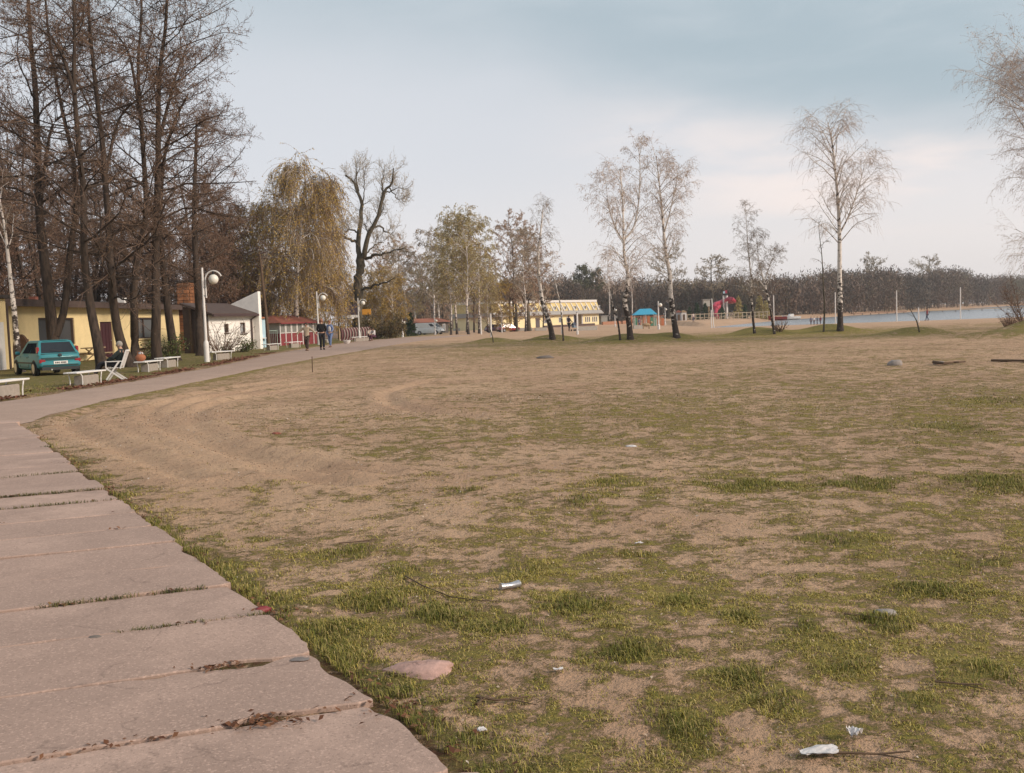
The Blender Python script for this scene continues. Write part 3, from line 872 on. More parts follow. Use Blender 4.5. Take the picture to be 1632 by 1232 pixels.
# ------------------------------------------------------------------ trees
class Tree:
    """collects polylines level by level and turns them into tube or ribbon meshes"""
    def __init__(s, seed): s.r = np.random.default_rng(seed); s.trunk = []; s.crown = []; s.leaf = []
    def wander(s, start, d, length, k, wob, trop, curl=0.0):
        """grow N polylines of k points; trop bends them towards (+) or away from (-) the zenith"""
        n = len(start); P = np.zeros((n, k, 3)); P[:, 0] = start
        d = d / np.linalg.norm(d, axis=1, keepdims=True)
        st = (length / (k - 1))[:, None]
        for i in range(1, k):
            d = d + s.r.normal(0, wob, (n, 3)) + np.array([0, 0, 1.0]) * (trop + curl * i / k)
            d = d / np.linalg.norm(d, axis=1, keepdims=True)
            P[:, i] = P[:, i - 1] + d * st
        return P
    def taper(s, r0, k, tip=0.25, pw=1.0):
        f = 1 - (1 - tip) * np.linspace(0, 1, k) ** pw
        return r0[:, None] * f[None]
    def spawn(s, P, Rd, per, t0, t1, ang, angv=0.2, even=True):
        """children along every polyline: positions, directions, parent radius, parameter"""
        n, k, _ = P.shape
        N = n * per
        idx = np.repeat(np.arange(n), per)
        if even: t = (np.tile(np.arange(per), n) + s.r.uniform(0.1, 0.9, N)) / per
        else: t = s.r.uniform(0, 1, N)
        t = t0 + (t1 - t0) * t
        f = t * (k - 1); i = np.clip(f.astype(int), 0, k - 2); w = (f - i)[:, None]
        pos = P[idx, i] * (1 - w) + P[idx, i + 1] * w
        tan = P[idx, i + 1] - P[idx, i]; tan /= np.linalg.norm(tan, axis=1, keepdims=True) + 1e-9
        rad = Rd[idx, i] * (1 - w[:, 0]) + Rd[idx, i + 1] * w[:, 0]
        a = s.r.normal(0, 1, (N, 3)); a -= tan * (a * tan).sum(1, keepdims=True); a /= np.linalg.norm(a, axis=1, keepdims=True) + 1e-9
        an = ang + s.r.normal(0, angv, N)
        d = tan * np.cos(an)[:, None] + a * np.sin(an)[:, None]
        return pos, d, rad, t, idx
    def add(s, where, P, Rd, sides): where.append((P, Rd, sides))
    def leaves(s, P, per, size, spread, t0=0.2, hang=0.0):
        n, k, _ = P.shape; N = n * per
        idx = np.repeat(np.arange(n), per); t = t0 + (1 - t0) * s.r.uniform(0, 1, N)
        f = t * (k - 1); i = np.clip(f.astype(int), 0, k - 2); w = (f - i)[:, None]
        pos = P[idx, i] * (1 - w) + P[idx, i + 1] * w + s.r.normal(0, spread, (N, 3))
        a = s.r.normal(0, 1, (N, 3)); a[:, 2] -= hang; a /= np.linalg.norm(a, axis=1, keepdims=True)
        b = s.r.normal(0, 1, (N, 3)); b -= a * (a * b).sum(1, keepdims=True); b /= np.linalg.norm(b, axis=1, keepdims=True)
        sz = size * s.r.uniform(0.6, 1.4, N)[:, None]
        s.leaf.append(np.stack([pos - b * sz * .45, pos + b * sz * .45, pos + a * sz * 1.6], 1))
    @staticmethod
    def mesh(name, items, leaf=()):
        VV, LL, SS = [], [], []; nv = nl = 0
        for P, Rd, sides in items:
            n, k, _ = P.shape
            if n == 0: continue
            T = np.gradient(P, axis=1); T /= np.linalg.norm(T, axis=2, keepdims=True) + 1e-9
            ref = np.array([0.31, 0.23, 0.92]); ref2 = np.array([0.9, -0.35, 0.2])
            A = np.cross(T, ref); bad = np.linalg.norm(A, axis=2) < 0.25
            A[bad] = np.cross(T[bad], ref2)
            A /= np.linalg.norm(A, axis=2, keepdims=True) + 1e-9
            B = np.cross(T, A)
            if sides == 2:
                ph = np.random.default_rng(n).uniform(0, np.pi, n)[:, None, None]
                S = A * np.cos(ph) + B * np.sin(ph)
                ring = np.stack([P - S * Rd[..., None], P + S * Rd[..., None]], 2)
            else:
                w = np.arange(sides) * 2 * np.pi / sides
                ring = P[:, :, None] + Rd[..., None, None] * (A[:, :, None] * np.cos(w)[None, None, :, None] + B[:, :, None] * np.sin(w)[None, None, :, None])
            VV.append(ring.reshape(-1, 3))
            b, i, q = np.meshgrid(np.arange(n), np.arange(k - 1), np.arange(1 if sides == 2 else sides), indexing='ij')
            q2 = (q + 1) % sides
            o = (b * k + i) * sides
            quads = np.stack([o + q, o + q2, o + sides + q2, o + sides + q], -1).reshape(-1, 4) + nv
            LL.append(quads.ravel()); SS.append(nl + np.arange(len(quads)) * 4)
            nv += n * k * sides; nl += quads.size
        for tri in leaf:
            n = len(tri)
            VV.append(tri.reshape(-1, 3)); LL.append(nv + np.arange(n * 3)); SS.append(nl + np.arange(n) * 3)
            nv += n * 3; nl += n * 3
        return raw_mesh(name, np.vstack(VV), np.concatenate(LL), np.concatenate(SS), smooth=True)

def bark_material(name, base, dark, scale=1.0, white=False):
    m, nt, b = new_mat(name)
    N, L = nt.nodes, nt.links.new
    tc = N.new('ShaderNodeTexCoord')
    mp = N.new('ShaderNodeMapping'); mp.inputs['Scale'].default_value = (6 * scale, 6 * scale, 1.1 * scale) if not white else (2.6, 2.6, 4.2)
    L(tc.outputs['Object'], mp.inputs[0])
    n = N.new('ShaderNodeTexNoise'); n.inputs['Scale'].default_value = 1.6; n.inputs['Detail'].default_value = 6; n.inputs['Roughness'].default_value = 0.65
    L(mp.outputs[0], n.inputs['Vector'])
    mr = N.new('ShaderNodeMapRange'); mr.interpolation_type = 'SMOOTHSTEP'
    mr.inputs[1].default_value = 0.40 if not white else 0.54; mr.inputs[2].default_value = 0.65 if not white else 0.60
    L(n.outputs['Fac'], mr.inputs[0])
    fac = mr.outputs[0]
    if white:
        # black scars get denser towards the foot of the trunk
        sp = N.new('ShaderNodeSeparateXYZ'); L(tc.outputs['Object'], sp.inputs[0])
        z = N.new('ShaderNodeMapRange'); z.inputs[1].default_value = 0.2; z.inputs[2].default_value = 3.4; z.inputs[3].default_value = 0.20; z.inputs[4].default_value = 0.0
        L(sp.outputs[2], z.inputs[0])
        ad = N.new('ShaderNodeMath'); ad.operation = 'ADD'; L(n.outputs['Fac'], ad.inputs[0]); L(z.outputs[0], ad.inputs[1])
        L(ad.outputs[0], mr.inputs[0])
    mx = N.new('ShaderNodeMix'); mx.data_type = 'RGBA'; mx.inputs[6].default_value = (*base, 1); mx.inputs[7].default_value = (*dark, 1)
    L(fac, mx.inputs[0]); L(mx.outputs[2], b.inputs['Base Color'])
    b.inputs['Roughness'].default_value = 0.9; b.inputs['Specular IOR Level'].default_value = 0.2
    bp = N.new('ShaderNodeBump'); bp.inputs['Strength'].default_value = 0.6; bp.inputs['Distance'].default_value = 0.03
    L(n.outputs['Fac'], bp.inputs['Height']); L(bp.outputs[0], b.inputs['Normal'])
    return m
BARK_ALDER = bark_material('bark_alder', (0.072, 0.050, 0.037), (0.034, 0.025, 0.020))
BARK_OLD = bark_material('bark_old', (0.125, 0.100, 0.068), (0.062, 0.052, 0.037))
BARK_BIRCH = bark_material('bark_birch', (0.66, 0.585, 0.53), (0.060, 0.046, 0.040), white=True)
TW_ALDER = ribbon_material('twigs_alder', [(0.095, 0.060, 0.045), (0.15, 0.095, 0.068), (0.21, 0.135, 0.09), (0.13, 0.082, 0.062)])
TW_RED = ribbon_material('twigs_reddish', [(0.13, 0.072, 0.050), (0.19, 0.108, 0.072), (0.24, 0.15, 0.095)])
TW_BIRCH = ribbon_material('twigs_birch', [(0.36, 0.255, 0.21), (0.46, 0.345, 0.285), (0.54, 0.43, 0.36), (0.48, 0.345, 0.23)])
TW_BIRCH_DARK = ribbon_material('twigs_birch_dark', [(0.19, 0.135, 0.10), (0.27, 0.195, 0.145), (0.35, 0.27, 0.20)])
LF_YELLOW = ribbon_material('catkins_yellow', [(0.34, 0.215, 0.05), (0.45, 0.295, 0.07), (0.54, 0.38, 0.10), (0.38, 0.225, 0.065), (0.36, 0.28, 0.06)])
LF_GREENISH = ribbon_material('buds_greenish', [(0.29, 0.235, 0.07), (0.38, 0.31, 0.11), (0.45, 0.37, 0.17), (0.42, 0.29, 0.14)])
LF_PINK = ribbon_material('buds_pinkish', [(0.32, 0.195, 0.13), (0.42, 0.27, 0.18), (0.49, 0.35, 0.25)])
LF_GREY = ribbon_material('twigs_grey', [(0.27, 0.21, 0.14), (0.36, 0.29, 0.20), (0.44, 0.36, 0.27)])
LF_HEDGE = ribbon_material('hedge_leaves', [(0.07, 0.06, 0.022), (0.11, 0.085, 0.03), (0.15, 0.10, 0.045)])
LF_FIR = ribbon_material('fir_needles', [(0.022, 0.040, 0.014), (0.035, 0.060, 0.020), (0.055, 0.080, 0.028)])
LF_PINE = ribbon_material('pine_needles', [(0.075, 0.080, 0.042), (0.11, 0.11, 0.06), (0.15, 0.135, 0.085)])
LF_SHRUB = ribbon_material('shrub_leaves', [(0.05, 0.075, 0.02), (0.085, 0.11, 0.03), (0.12, 0.13, 0.04)])

def resample(path, k):
    P = np.array(path, float)
    if len(P) < 3:
        t = np.linspace(0, 1, k)[:, None]; return P[0] * (1 - t) + P[-1] * t
    return smooth_line(P, k)

def finish_tree(t, root, trunk_mat, crown_mat, leaf_mat=None, stem_name='trunk', share=None):
    o1 = link_mesh(stem_name, Tree.mesh(stem_name, t.trunk), trunk_mat, root)
    if t.crown: link_mesh('crown', Tree.mesh('crown', t.crown, t.leaf if leaf_mat is None else ()), crown_mat, root)
    if t.leaf and leaf_mat is not None: link_mesh('foliage', Tree.mesh('foliage', [], t.leaf), leaf_mat, root)
    return root

def alder(t, path, r0, nb=34, t0=0.22, len_f=0.30, tw=1.0, dens=1.0, limbs=(), rtip=0.16):
    """tall bare alder: path is the trunk in local metres; limbs are extra forks given by hand"""
    P = resample(path, 26)[None]; H = np.linalg.norm(P[0, -1] - P[0, 0])
    Rd = (r0 * (1 - (1 - rtip) * np.linspace(0, 1, 26) ** 0.8))[None]
    Rd[:, 0] *= 1.35; Rd[:, 1] *= 1.08
    t.add(t.trunk, P, Rd, 9)
    stems = [(P, Rd, t0, nb, H)]
    for lp, lr in limbs:
        Q = resample(lp, 18)[None]; q = (lr * (1 - 0.8 * np.linspace(0, 1, 18)))[None]
        t.add(t.trunk, Q, q, 7); stems.append((Q, q, 0.2, max(6, int(nb * 0.5)), H * 0.7))
    for (S, sr, a0, n_, H_) in stems:
        p, d, r, tt, _ = t.spawn(S, sr, n_, a0, 0.99, 1.12, 0.18)
        d[:, 2] = np.abs(d[:, 2]) * 0.5 + 0.12 * t.r.random(len(d))
        ln = H_ * len_f * (0.25 + 0.9 * np.sin(np.pi * np.clip((1 - tt) * 0.85 + 0.12, 0, 1))) * t.r.uniform(0.6, 1.15, len(tt))
        r1 = np.clip(np.minimum(r * 0.4, 0.012 + 0.010 * ln), 0.012, 0.09)
        P1 = t.wander(p, d, ln, 8, 0.16, 0.035); R1 = t.taper(r1, 8, 0.22)
        t.add(t.trunk, P1, R1, 5)
        p, d, r, tt, ix = t.spawn(P1, R1, int(8 * dens), 0.22, 1.0, 0.85, 0.22)
        l2 = ln[ix] * 0.42 * (1.15 - 0.7 * tt) * t.r.uniform(0.5, 1.2, len(tt))
        d[:, 2] += 0.10
        P2 = t.wander(p, d, l2, 5, 0.2, 0.03); R2 = t.taper(np.clip(r * 0.55, 0.007, 0.03), 5, 0.35)
        t.add(t.crown, P2, R2 * tw, 3)
        p, d, r, tt, ix = t.spawn(P2, R2, int(7 * dens), 0.12, 1.0, 0.8, 0.25)
        l3 = np.clip(l2[ix] * 0.55, 0.25, 1.3) * t.r.uniform(0.5, 1.2, len(tt))
        P3 = t.wander(p, d, l3, 4, 0.28, 0.02); R3 = t.taper(np.full(len(tt), 0.0085), 4, 0.55)
        t.add(t.crown, P3, R3 * tw, 2)
        t.leaves(P3, 3, 0.034 * tw, 0.05)
    return t

def birch(t, path, r0, H, nb=26, t0=0.30, spread=0.26, droop=0.12, dens=1.0, tw=1.0, forks=(), leaf=0.05, hang=1.6, up=0.95, rtip=0.10, per_leaf=2, fill=1.0):
    """slim birch: white stem, steep limbs, long hanging twigs"""
    P = resample(path, 26)[None]
    Rd = (r0 * (1 - (1 - rtip) * np.linspace(0, 1, 26) ** 0.9))[None]; Rd[:, 0] *= 1.4; Rd[:, 1] *= 1.12
    t.add(t.trunk, P, Rd, 9)
    stems = [(P, Rd, t0, nb, H)]
    for fp, fr in forks:
        Q = resample(fp, 16)[None]; q = (fr * (1 - 0.85 * np.linspace(0, 1, 16)))[None]
        t.add(t.trunk, Q, q, 7); stems.append((Q, q, 0.25, int(nb * 0.6), H * 0.75))
    for S, sr, a0, n_, H_ in stems:
        p, d, r, tt, _ = t.spawn(S, sr, n_, a0, 0.99, up, 0.15)
        d[:, 2] = np.abs(d[:, 2]) * 0.9 + 0.15
        ln = H_ * spread * (0.30 + 0.95 * np.sin(np.pi * np.clip((1 - tt) * 0.9 + 0.08, 0, 1)) ** 0.9) * t.r.uniform(0.65, 1.15, len(tt))
        r1 = np.clip(np.minimum(r * 0.55, 0.010 * ln + 0.008), 0.008, 0.09)
        P1 = t.wander(p, d, ln, 8, 0.10, 0.06, -droop * 1.15); R1 = t.taper(r1, 8, 0.25)
        t.add(t.trunk, P1, R1, 5)
        p, d, r, tt, ix = t.spawn(P1, R1, max(2, int(7 * dens)), 0.25, 1.0, 0.7, 0.25)
        l2 = ln[ix] * 0.40 * t.r.uniform(0.5, 1.2, len(tt))
        P2 = t.wander(p, d, l2, 5, 0.14, 0.0, -droop * 1.6); R2 = t.taper(np.clip(r * 0.5, 0.005, 0.02), 5, 0.4)
        t.add(t.crown, P2, R2 * tw, 3)
        p, d, r, tt, ix = t.spawn(P2, R2, max(2, int(6 * dens * fill)), 0.2, 1.0, 0.6, 0.3)
        l3 = t.r.uniform(0.35, 1.0, len(tt)) * hang * (H_ / 13.0) * 0.55
        d[:, 2] -= 0.15 + droop
        P3 = t.wander(p, d, l3, 5, 0.13, -0.08 - droop * 0.6); R3 = t.taper(np.full(len(tt), 0.0060), 5, 0.6)
        t.add(t.crown, P3, R3 * tw, 2)
        if per_leaf: t.leaves(P3, per_leaf, leaf, 0.04, 0.1, 0.8)
    return t

def local_path(pix, D, base=None, seed=0, wob=0.25):
    """trunk pixels at distance D to local metres; the first point is planted on the ground"""
    r = np.random.default_rng(seed)
    b = on_ground(pix[0][0], D) if base is None else base
    out = [(0.0, 0.0, -0.15)]
    dy = 0
    for px, py in pix[1:]:
        dy += r.normal(0, wob)
        q = V(px, py, D + dy) - b
        out.append(tuple(q))
    return b, out

# ---- the tall alders along the verge
def near_alders():
    spec = [
        ('tall bare alder forked at its foot behind the teal car', 50.0, [(88, 575), (84, 530), (78, 470), (68, 392), (61, 307), (60, 239), (56, 136), (49, 68), (44, -20), (42, -80)], .33,
         [([(89, 535), (103, 490), (112, 400), (122, 320), (116, 250), (98, 170), (78, 60), (70, -40)], .20), ([(64, 330), (82, 205), (118, 178), (160, 150)], .09)], 36),
        ('slim bare alder leaning left beside the maroon door', 43.0, [(161, 588), (155, 545), (145, 494), (136, 425), (134, 385), (133, 307), (126, 239), (118, 136), (119, 68), (117, -10), (114, -70)], .24, [([(119, 150), (100, 90), (78, 58), (40, 30)], .09)], 34),
        ('bare alder directly behind the seated person', 45.5, [(207, 590), (200, 565), (191, 539), (182, 494), (178, 437), (174, 385), (165, 245), (157, 177), (147, 85), (140, 0), (136, -80)], .27, [([(168, 280), (190, 190), (230, 150), (250, 130)], .08)], 34),
        ('bare alder rising behind the bench with the orange bag', 49.0, [(213, 577), (215, 545), (214, 497), (215, 448), (220, 400), (233, 341), (228, 239), (223, 170), (220, 102), (225, 34), (226, -50)], .24, [([(224, 190), (208, 95), (190, 60), (168, 40)], .08)], 32),
        ('bare alder standing at the end of the double bench', 49.5, [(249, 577), (248, 545), (249, 497), (248, 438), (249, 360), (252, 266), (252, 198), (254, 119), (263, 51), (266, 0), (268, -40)], .28, [([(252, 225), (258, 205), (273, 147), (283, 112), (300, 70)], .11)], 38),
        ('bare alder in front of the brick pillar', 53.0, [(279, 574), (275, 545), (268, 497), (264, 458), (258, 400), (256, 330), (262, 250), (280, 190), (300, 150)], .27, [], 30),
        ('shorter bare alder between the brick pillar and the first lamp', 60.0, [(319, 566), (318, 530), (317, 497), (313, 438), (310, 370), (310, 307), (312, 245), (313, 205), (314, 190)], .29, [], 34),
    ]
    for i, (lab, D, pix, r0, limbs, nb) in enumerate(spec):
        b, path = local_path(pix, D, seed=i)
        lm = [([tuple(V(px, py, D + 0.3 * k) - b) for k, (px, py) in enumerate(lp)], lr) for lp, lr in limbs]
        t = Tree(100 + i)
        alder(t, path, r0, nb=nb, t0=0.33 if i < 5 else 0.34, len_f=0.24 if i < 5 else 0.26, limbs=lm, tw=1.15, dens=1.16)
        root = thing('alder_tree', lab, 'tree', b, 0, 'tall alders along the verge')
        finish_tree(t, root, BARK_ALDER, TW_ALDER)
near_alders()

# ---- wood behind the yellow building: a few kinds, copied
def back_wood():
    r = np.random.default_rng(77)
    protos = []
    labs = ['tall bare brown forest tree standing in the wood behind the buildings', 'tall reddish-twigged forest tree standing in the wood behind the buildings', 'slim bare brown forest tree among others behind the buildings', 'low reddish young tree in the undergrowth behind the buildings', 'low brown bushy young tree in the undergrowth behind the buildings']
    for k in range(5):
        t = Tree(300 + k)
        H = (17, 15, 16, 11, 9)[k]
        path = [(0, 0, -0.2), (r.normal(0, .2), r.normal(0, .2), H * .3), (r.normal(0, .4), r.normal(0, .4), H * .65), (r.normal(0, .5), r.normal(0, .5), H)]
        alder(t, path, (.22, .20, .18, .12, .09)[k], nb=(26, 28, 26, 26, 26)[k], t0=(.22, .15, .18, .06, .03)[k], len_f=(.24, .27, .25, .33, .38)[k], tw=2.0, dens=1.0)
        root = thing('forest_tree', labs[k], 'tree', (0, 0, 0), 0, 'forest trees behind the buildings')
        finish_tree(t, root, BARK_ALDER, TW_RED if k in (1, 3) else TW_ALDER)
        protos.append(root)
    used = [False] * 5
    spots = []
    def place(x, y, k, sc):
        z = float(ground_z(x, y))
        for a, b in spots:
            if math.hypot(a - x, b - y) < 1.6: return
        spots.append((x, y))
        if not used[k]:
            used[k] = True; o = protos[k]; o.location = (x, y, z); o.rotation_euler = (0, 0, r.uniform(0, 6.28)); o.scale = (sc,) * 3
        else:
            dup(protos[k], (x, y, z), r.uniform(0, 6.28), scale=sc)
    # rows behind the building, parallel to the path
    for i in range(130):
        y = r.uniform(44, 112)
        x = -33.5 - 0.04 * (y - 60) - abs(r.normal(0, 12)) - (2 if y < 80 else -2)
        k = int(r.choice([0, 1, 2, 3, 4], p=[.24, .24, .2, .18, .14]))
        lim = 1.0 if x < -36 else 0.85
        px = 816 + 1632 * x / y
        if px > 372: continue
        # the wood steps down towards its right-hand end
        hcap = np.interp(px, [0, 200, 290, 345, 385], [1.12, 1.05, 0.90, 0.72, 0.55])
        place(x, y, k, lim * hcap * r.uniform(0.85, 1.12))
    for px, D, k, sc in ((352, 84, 1, .85), (372, 88, 1, .80), (366, 94, 3, 1.1), (350, 92, 3, 1.15), (384, 96, 3, 1.05), (340, 96, 1, .95), (358, 104, 1, .92), (376, 106, 2, .85), (392, 112, 1, .80), (328, 84, 3, 1.1), (312, 86, 1, 1.0), (402, 118, 3, 1.1), (335, 88, 2, .75), (362, 98, 2, .72), (384, 100, 1, .62), (398, 92, 3, .72), (345, 102, 1, .8), (378, 110, 3, .8), (320, 92, 0, .85), (300, 86, 1, .9),
                         (405, 108, 1, .60), (356, 120, 0, .7), (330, 116, 1, .85), (392, 122, 1, .62), (310, 80, 3, .9), (342, 79, 4, .9), (285, 84, 4, 1.0), (265, 82, 3, .95)):
        p = on_ground(px, D); place(p[0], p[1], k, sc)
back_wood()

# ---- the leaning birch at the far left
def left_birch():
    D = 44.0
    b, path = local_path([(31, 588), (27, 545), (22, 490), (18, 455), (12, 400), (7, 360), (0, 320), (-6, 260)], D, seed=3, wob=.1)
    t = Tree(51)
    birch(t, path, .15, 9, nb=12, t0=.55, spread=.2, dens=.9, leaf=.03, tw=1.2)
    root = thing('birch_tree', 'leaning white birch in front of the brown round-topped board, left of the car', 'tree', b)
    finish_tree(t, root, BARK_BIRCH, TW_BIRCH_DARK)
left_birch()

# ---- birches on the mounds
def beach_birches():
    spec = [
        # label, D, pixels, r0, nb, t0, spread, forks, options
        ('leaning birch with dark trunk in front of the yellow hotel', None, [(881, 540), (878, 525), (874, 509), (866, 487), (861, 458), (858, 433), (858, 400), (861, 375), (864, 345), (866, 326)], .19, 24, .30, .16, [], dict(droop=.2, hang=1.5, leaf=.034)),
        ('thin bare birch sapling just right of the dark leaning birch', None, [(898, 543), (896, 515), (893, 485), (888, 464), (885, 447), (882, 425), (880, 405)], .055, 8, .5, .14, [], dict(dens=.7)),
        ('tall birch with a kinked white trunk, left of the pair', None, [(1005, 541), (1002, 511), (996, 486), (997, 469), (1000.5, 457), (1000, 434), (995, 409), (994, 380), (993, 340), (991, 300), (988, 268)], .17, 26, .36, .22,
         [([(994, 384), (982, 365), (970, 330), (966, 290)], .05), ([(994, 382), (1010, 362), (1018, 320), (1020, 260), (1016, 230)], .07)], dict(droop=.22, hang=1.7, leaf=.036)),
        ('thin birch leaning far left beside the kinked birch', None, [(989, 542), (985, 515), (982, 503), (979, 497), (974, 474), (971, 462), (961, 446), (948, 432), (935, 420)], .06, 7, .55, .10, [], dict(dens=.6, hang=.8, per_leaf=0)),
        ('tall birch with a straight trunk leaning slightly left, right of the pair', None, [(1079, 538), (1073, 503), (1069, 469), (1067, 434), (1062, 409), (1058, 370), (1054, 325), (1050, 285), (1046, 248)], .18, 28, .42, .19,
         [([(1058, 372), (1066, 345), (1076, 300), (1082, 262)], .05)], dict(droop=.18, hang=1.7, leaf=.036)),
        ('slender birch on a small mound in front of the wooden fence', None, [(1203, 531), (1199.6, 503), (1197.5, 469), (1197, 443), (1193, 405), (1190, 365), (1188, 328)], .085, 24, .26, .19, [], dict(droop=.16, hang=1.2, leaf=.032)),
        ('small crooked birch leaning over the white post by the fence', None, [(1235, 532), (1231, 513), (1228, 494), (1223, 469), (1218, 448), (1210, 420), (1207, 390), (1206, 372)], .08, 20, .34, .20, [([(1218, 448), (1228, 420), (1236, 398)], .035)], dict(droop=.12, hang=1.0, leaf=.032)),
        ('thin brown sapling left of the tallest beach birch', None, [(1312.5, 529), (1314, 490), (1312, 453), (1310, 409), (1306, 375), (1305, 360)], .06, 8, .48, .16, [], dict(dens=.5, hang=1.0, per_leaf=1)),
        ('tallest beach birch with a straight white trunk and wide weeping crown', None, [(1339, 527), (1339, 480), (1338, 430), (1338, 380), (1336, 330), (1332, 280), (1328, 240), (1323, 212), (1319, 195)], .17, 34, .34, .21,
         [([(1338, 372), (1352, 345), (1368, 300), (1378, 262)], .06)], dict(droop=.2, hang=2.0, leaf=.032)),
        ('small leaning sapling in front of the lake', None, [(1466, 529), (1462, 515), (1458, 506), (1453, 497), (1449, 490)], .045, 4, .5, .3, [], dict(dens=.4, hang=.4, per_leaf=0)),
        ('short leaning stem on the leftmost grass mound', None, [(787, 546), (783, 530), (776, 515), (770, 505)], .05, 4, .5, .3, [], dict(dens=.5, hang=.5, per_leaf=0)),
    ]
    for i, (lab, D, pix, r0, nb, t0, sp, forks, opt) in enumerate(spec):
        b0 = at(*pix[0]); D = float(b0[1])
        b, path = local_path(pix, D, base=b0, seed=20 + i, wob=.12)
        H = path[-1][2]
        fk = [([tuple(V(px, py, D + (.4 * k if j % 2 else -.4 * k)) - b) for k, (px, py) in enumerate(fp)], fr) for j, (fp, fr) in enumerate(forks)]
        t = Tree(500 + i)
        birch(t, path, r0, max(H, 3), nb=int(nb * 1.35), t0=t0, spread=sp * .86, forks=fk, tw=.85, up=.80, **{'dens': 0.98, **opt})
        root = thing('birch_tree', lab, 'tree', b, 0, 'birches on the grass mounds')
        dark = i in (0, 3, 5, 6, 7, 9, 10)
        finish_tree(t, root, BARK_BIRCH if i not in (9, 10, 7) else BARK_OLD, TW_BIRCH_DARK if dark else TW_BIRCH)
beach_birches()

def right_birch():
    D = 50.0
    b, path = local_path([(1722, 548), (1722, 480), (1720, 400), (1714, 310), (1708, 240), (1702, 180), (1697, 140), (1695, 118)], D, seed=9, wob=.1)
    t = Tree(61)
    birch(t, path, .2, 16, nb=70, t0=.20, spread=.27, droop=.16, hang=1.0, leaf=.03, dens=2.2, tw=.7, up=.95)
    root = thing('birch_tree', 'large birch crown reaching in from the right edge of the view', 'tree', b)
    finish_tree(t, root, BARK_BIRCH, TW_BIRCH)
right_birch()

# ---- weeping birches with yellow catkins
def weeping():
    spec = [('weeping yellowish birch over the red and white kiosk', 89.0, [(470, 550), (473, 513), (472, 480), (474, 440), (478, 390), (482, 330), (486, 296), (488, 276)], .24, 46, .20, .245, 1.55),
            ('weeping yellowish birch between the second lamp and the old forked tree', 106.0, [(508, 548), (508, 500), (507, 450), (505, 400), (503, 350), (502, 318)], .20, 36, .18, .21, 1.5),
            ('weeping yellowish birch leaning left above the light blue kiosk', 92.0, [(432, 552), (430, 500), (428, 450), (432, 400), (440, 360), (446, 338)], .18, 32, .20, .30, 1.4)]
    for i, (lab, D, pix, r0, nb, t0, sp, hang) in enumerate(spec):
        b, path = local_path(pix, D, seed=40 + i, wob=.15)
        H = path[-1][2]
        t = Tree(700 + i)
        birch(t, path, r0, H, nb=nb, t0=t0, spread=sp, droop=.42, hang=hang * 3.4, leaf=.085, dens=1.25, tw=2.4, per_leaf=8, up=1.0, fill=1.3)
        root = thing('weeping_birch', lab, 'tree', b, 0, 'weeping birches behind the kiosk')
        finish_tree(t, root, BARK_BIRCH, TW_BIRCH_DARK, LF_YELLOW)
weeping()

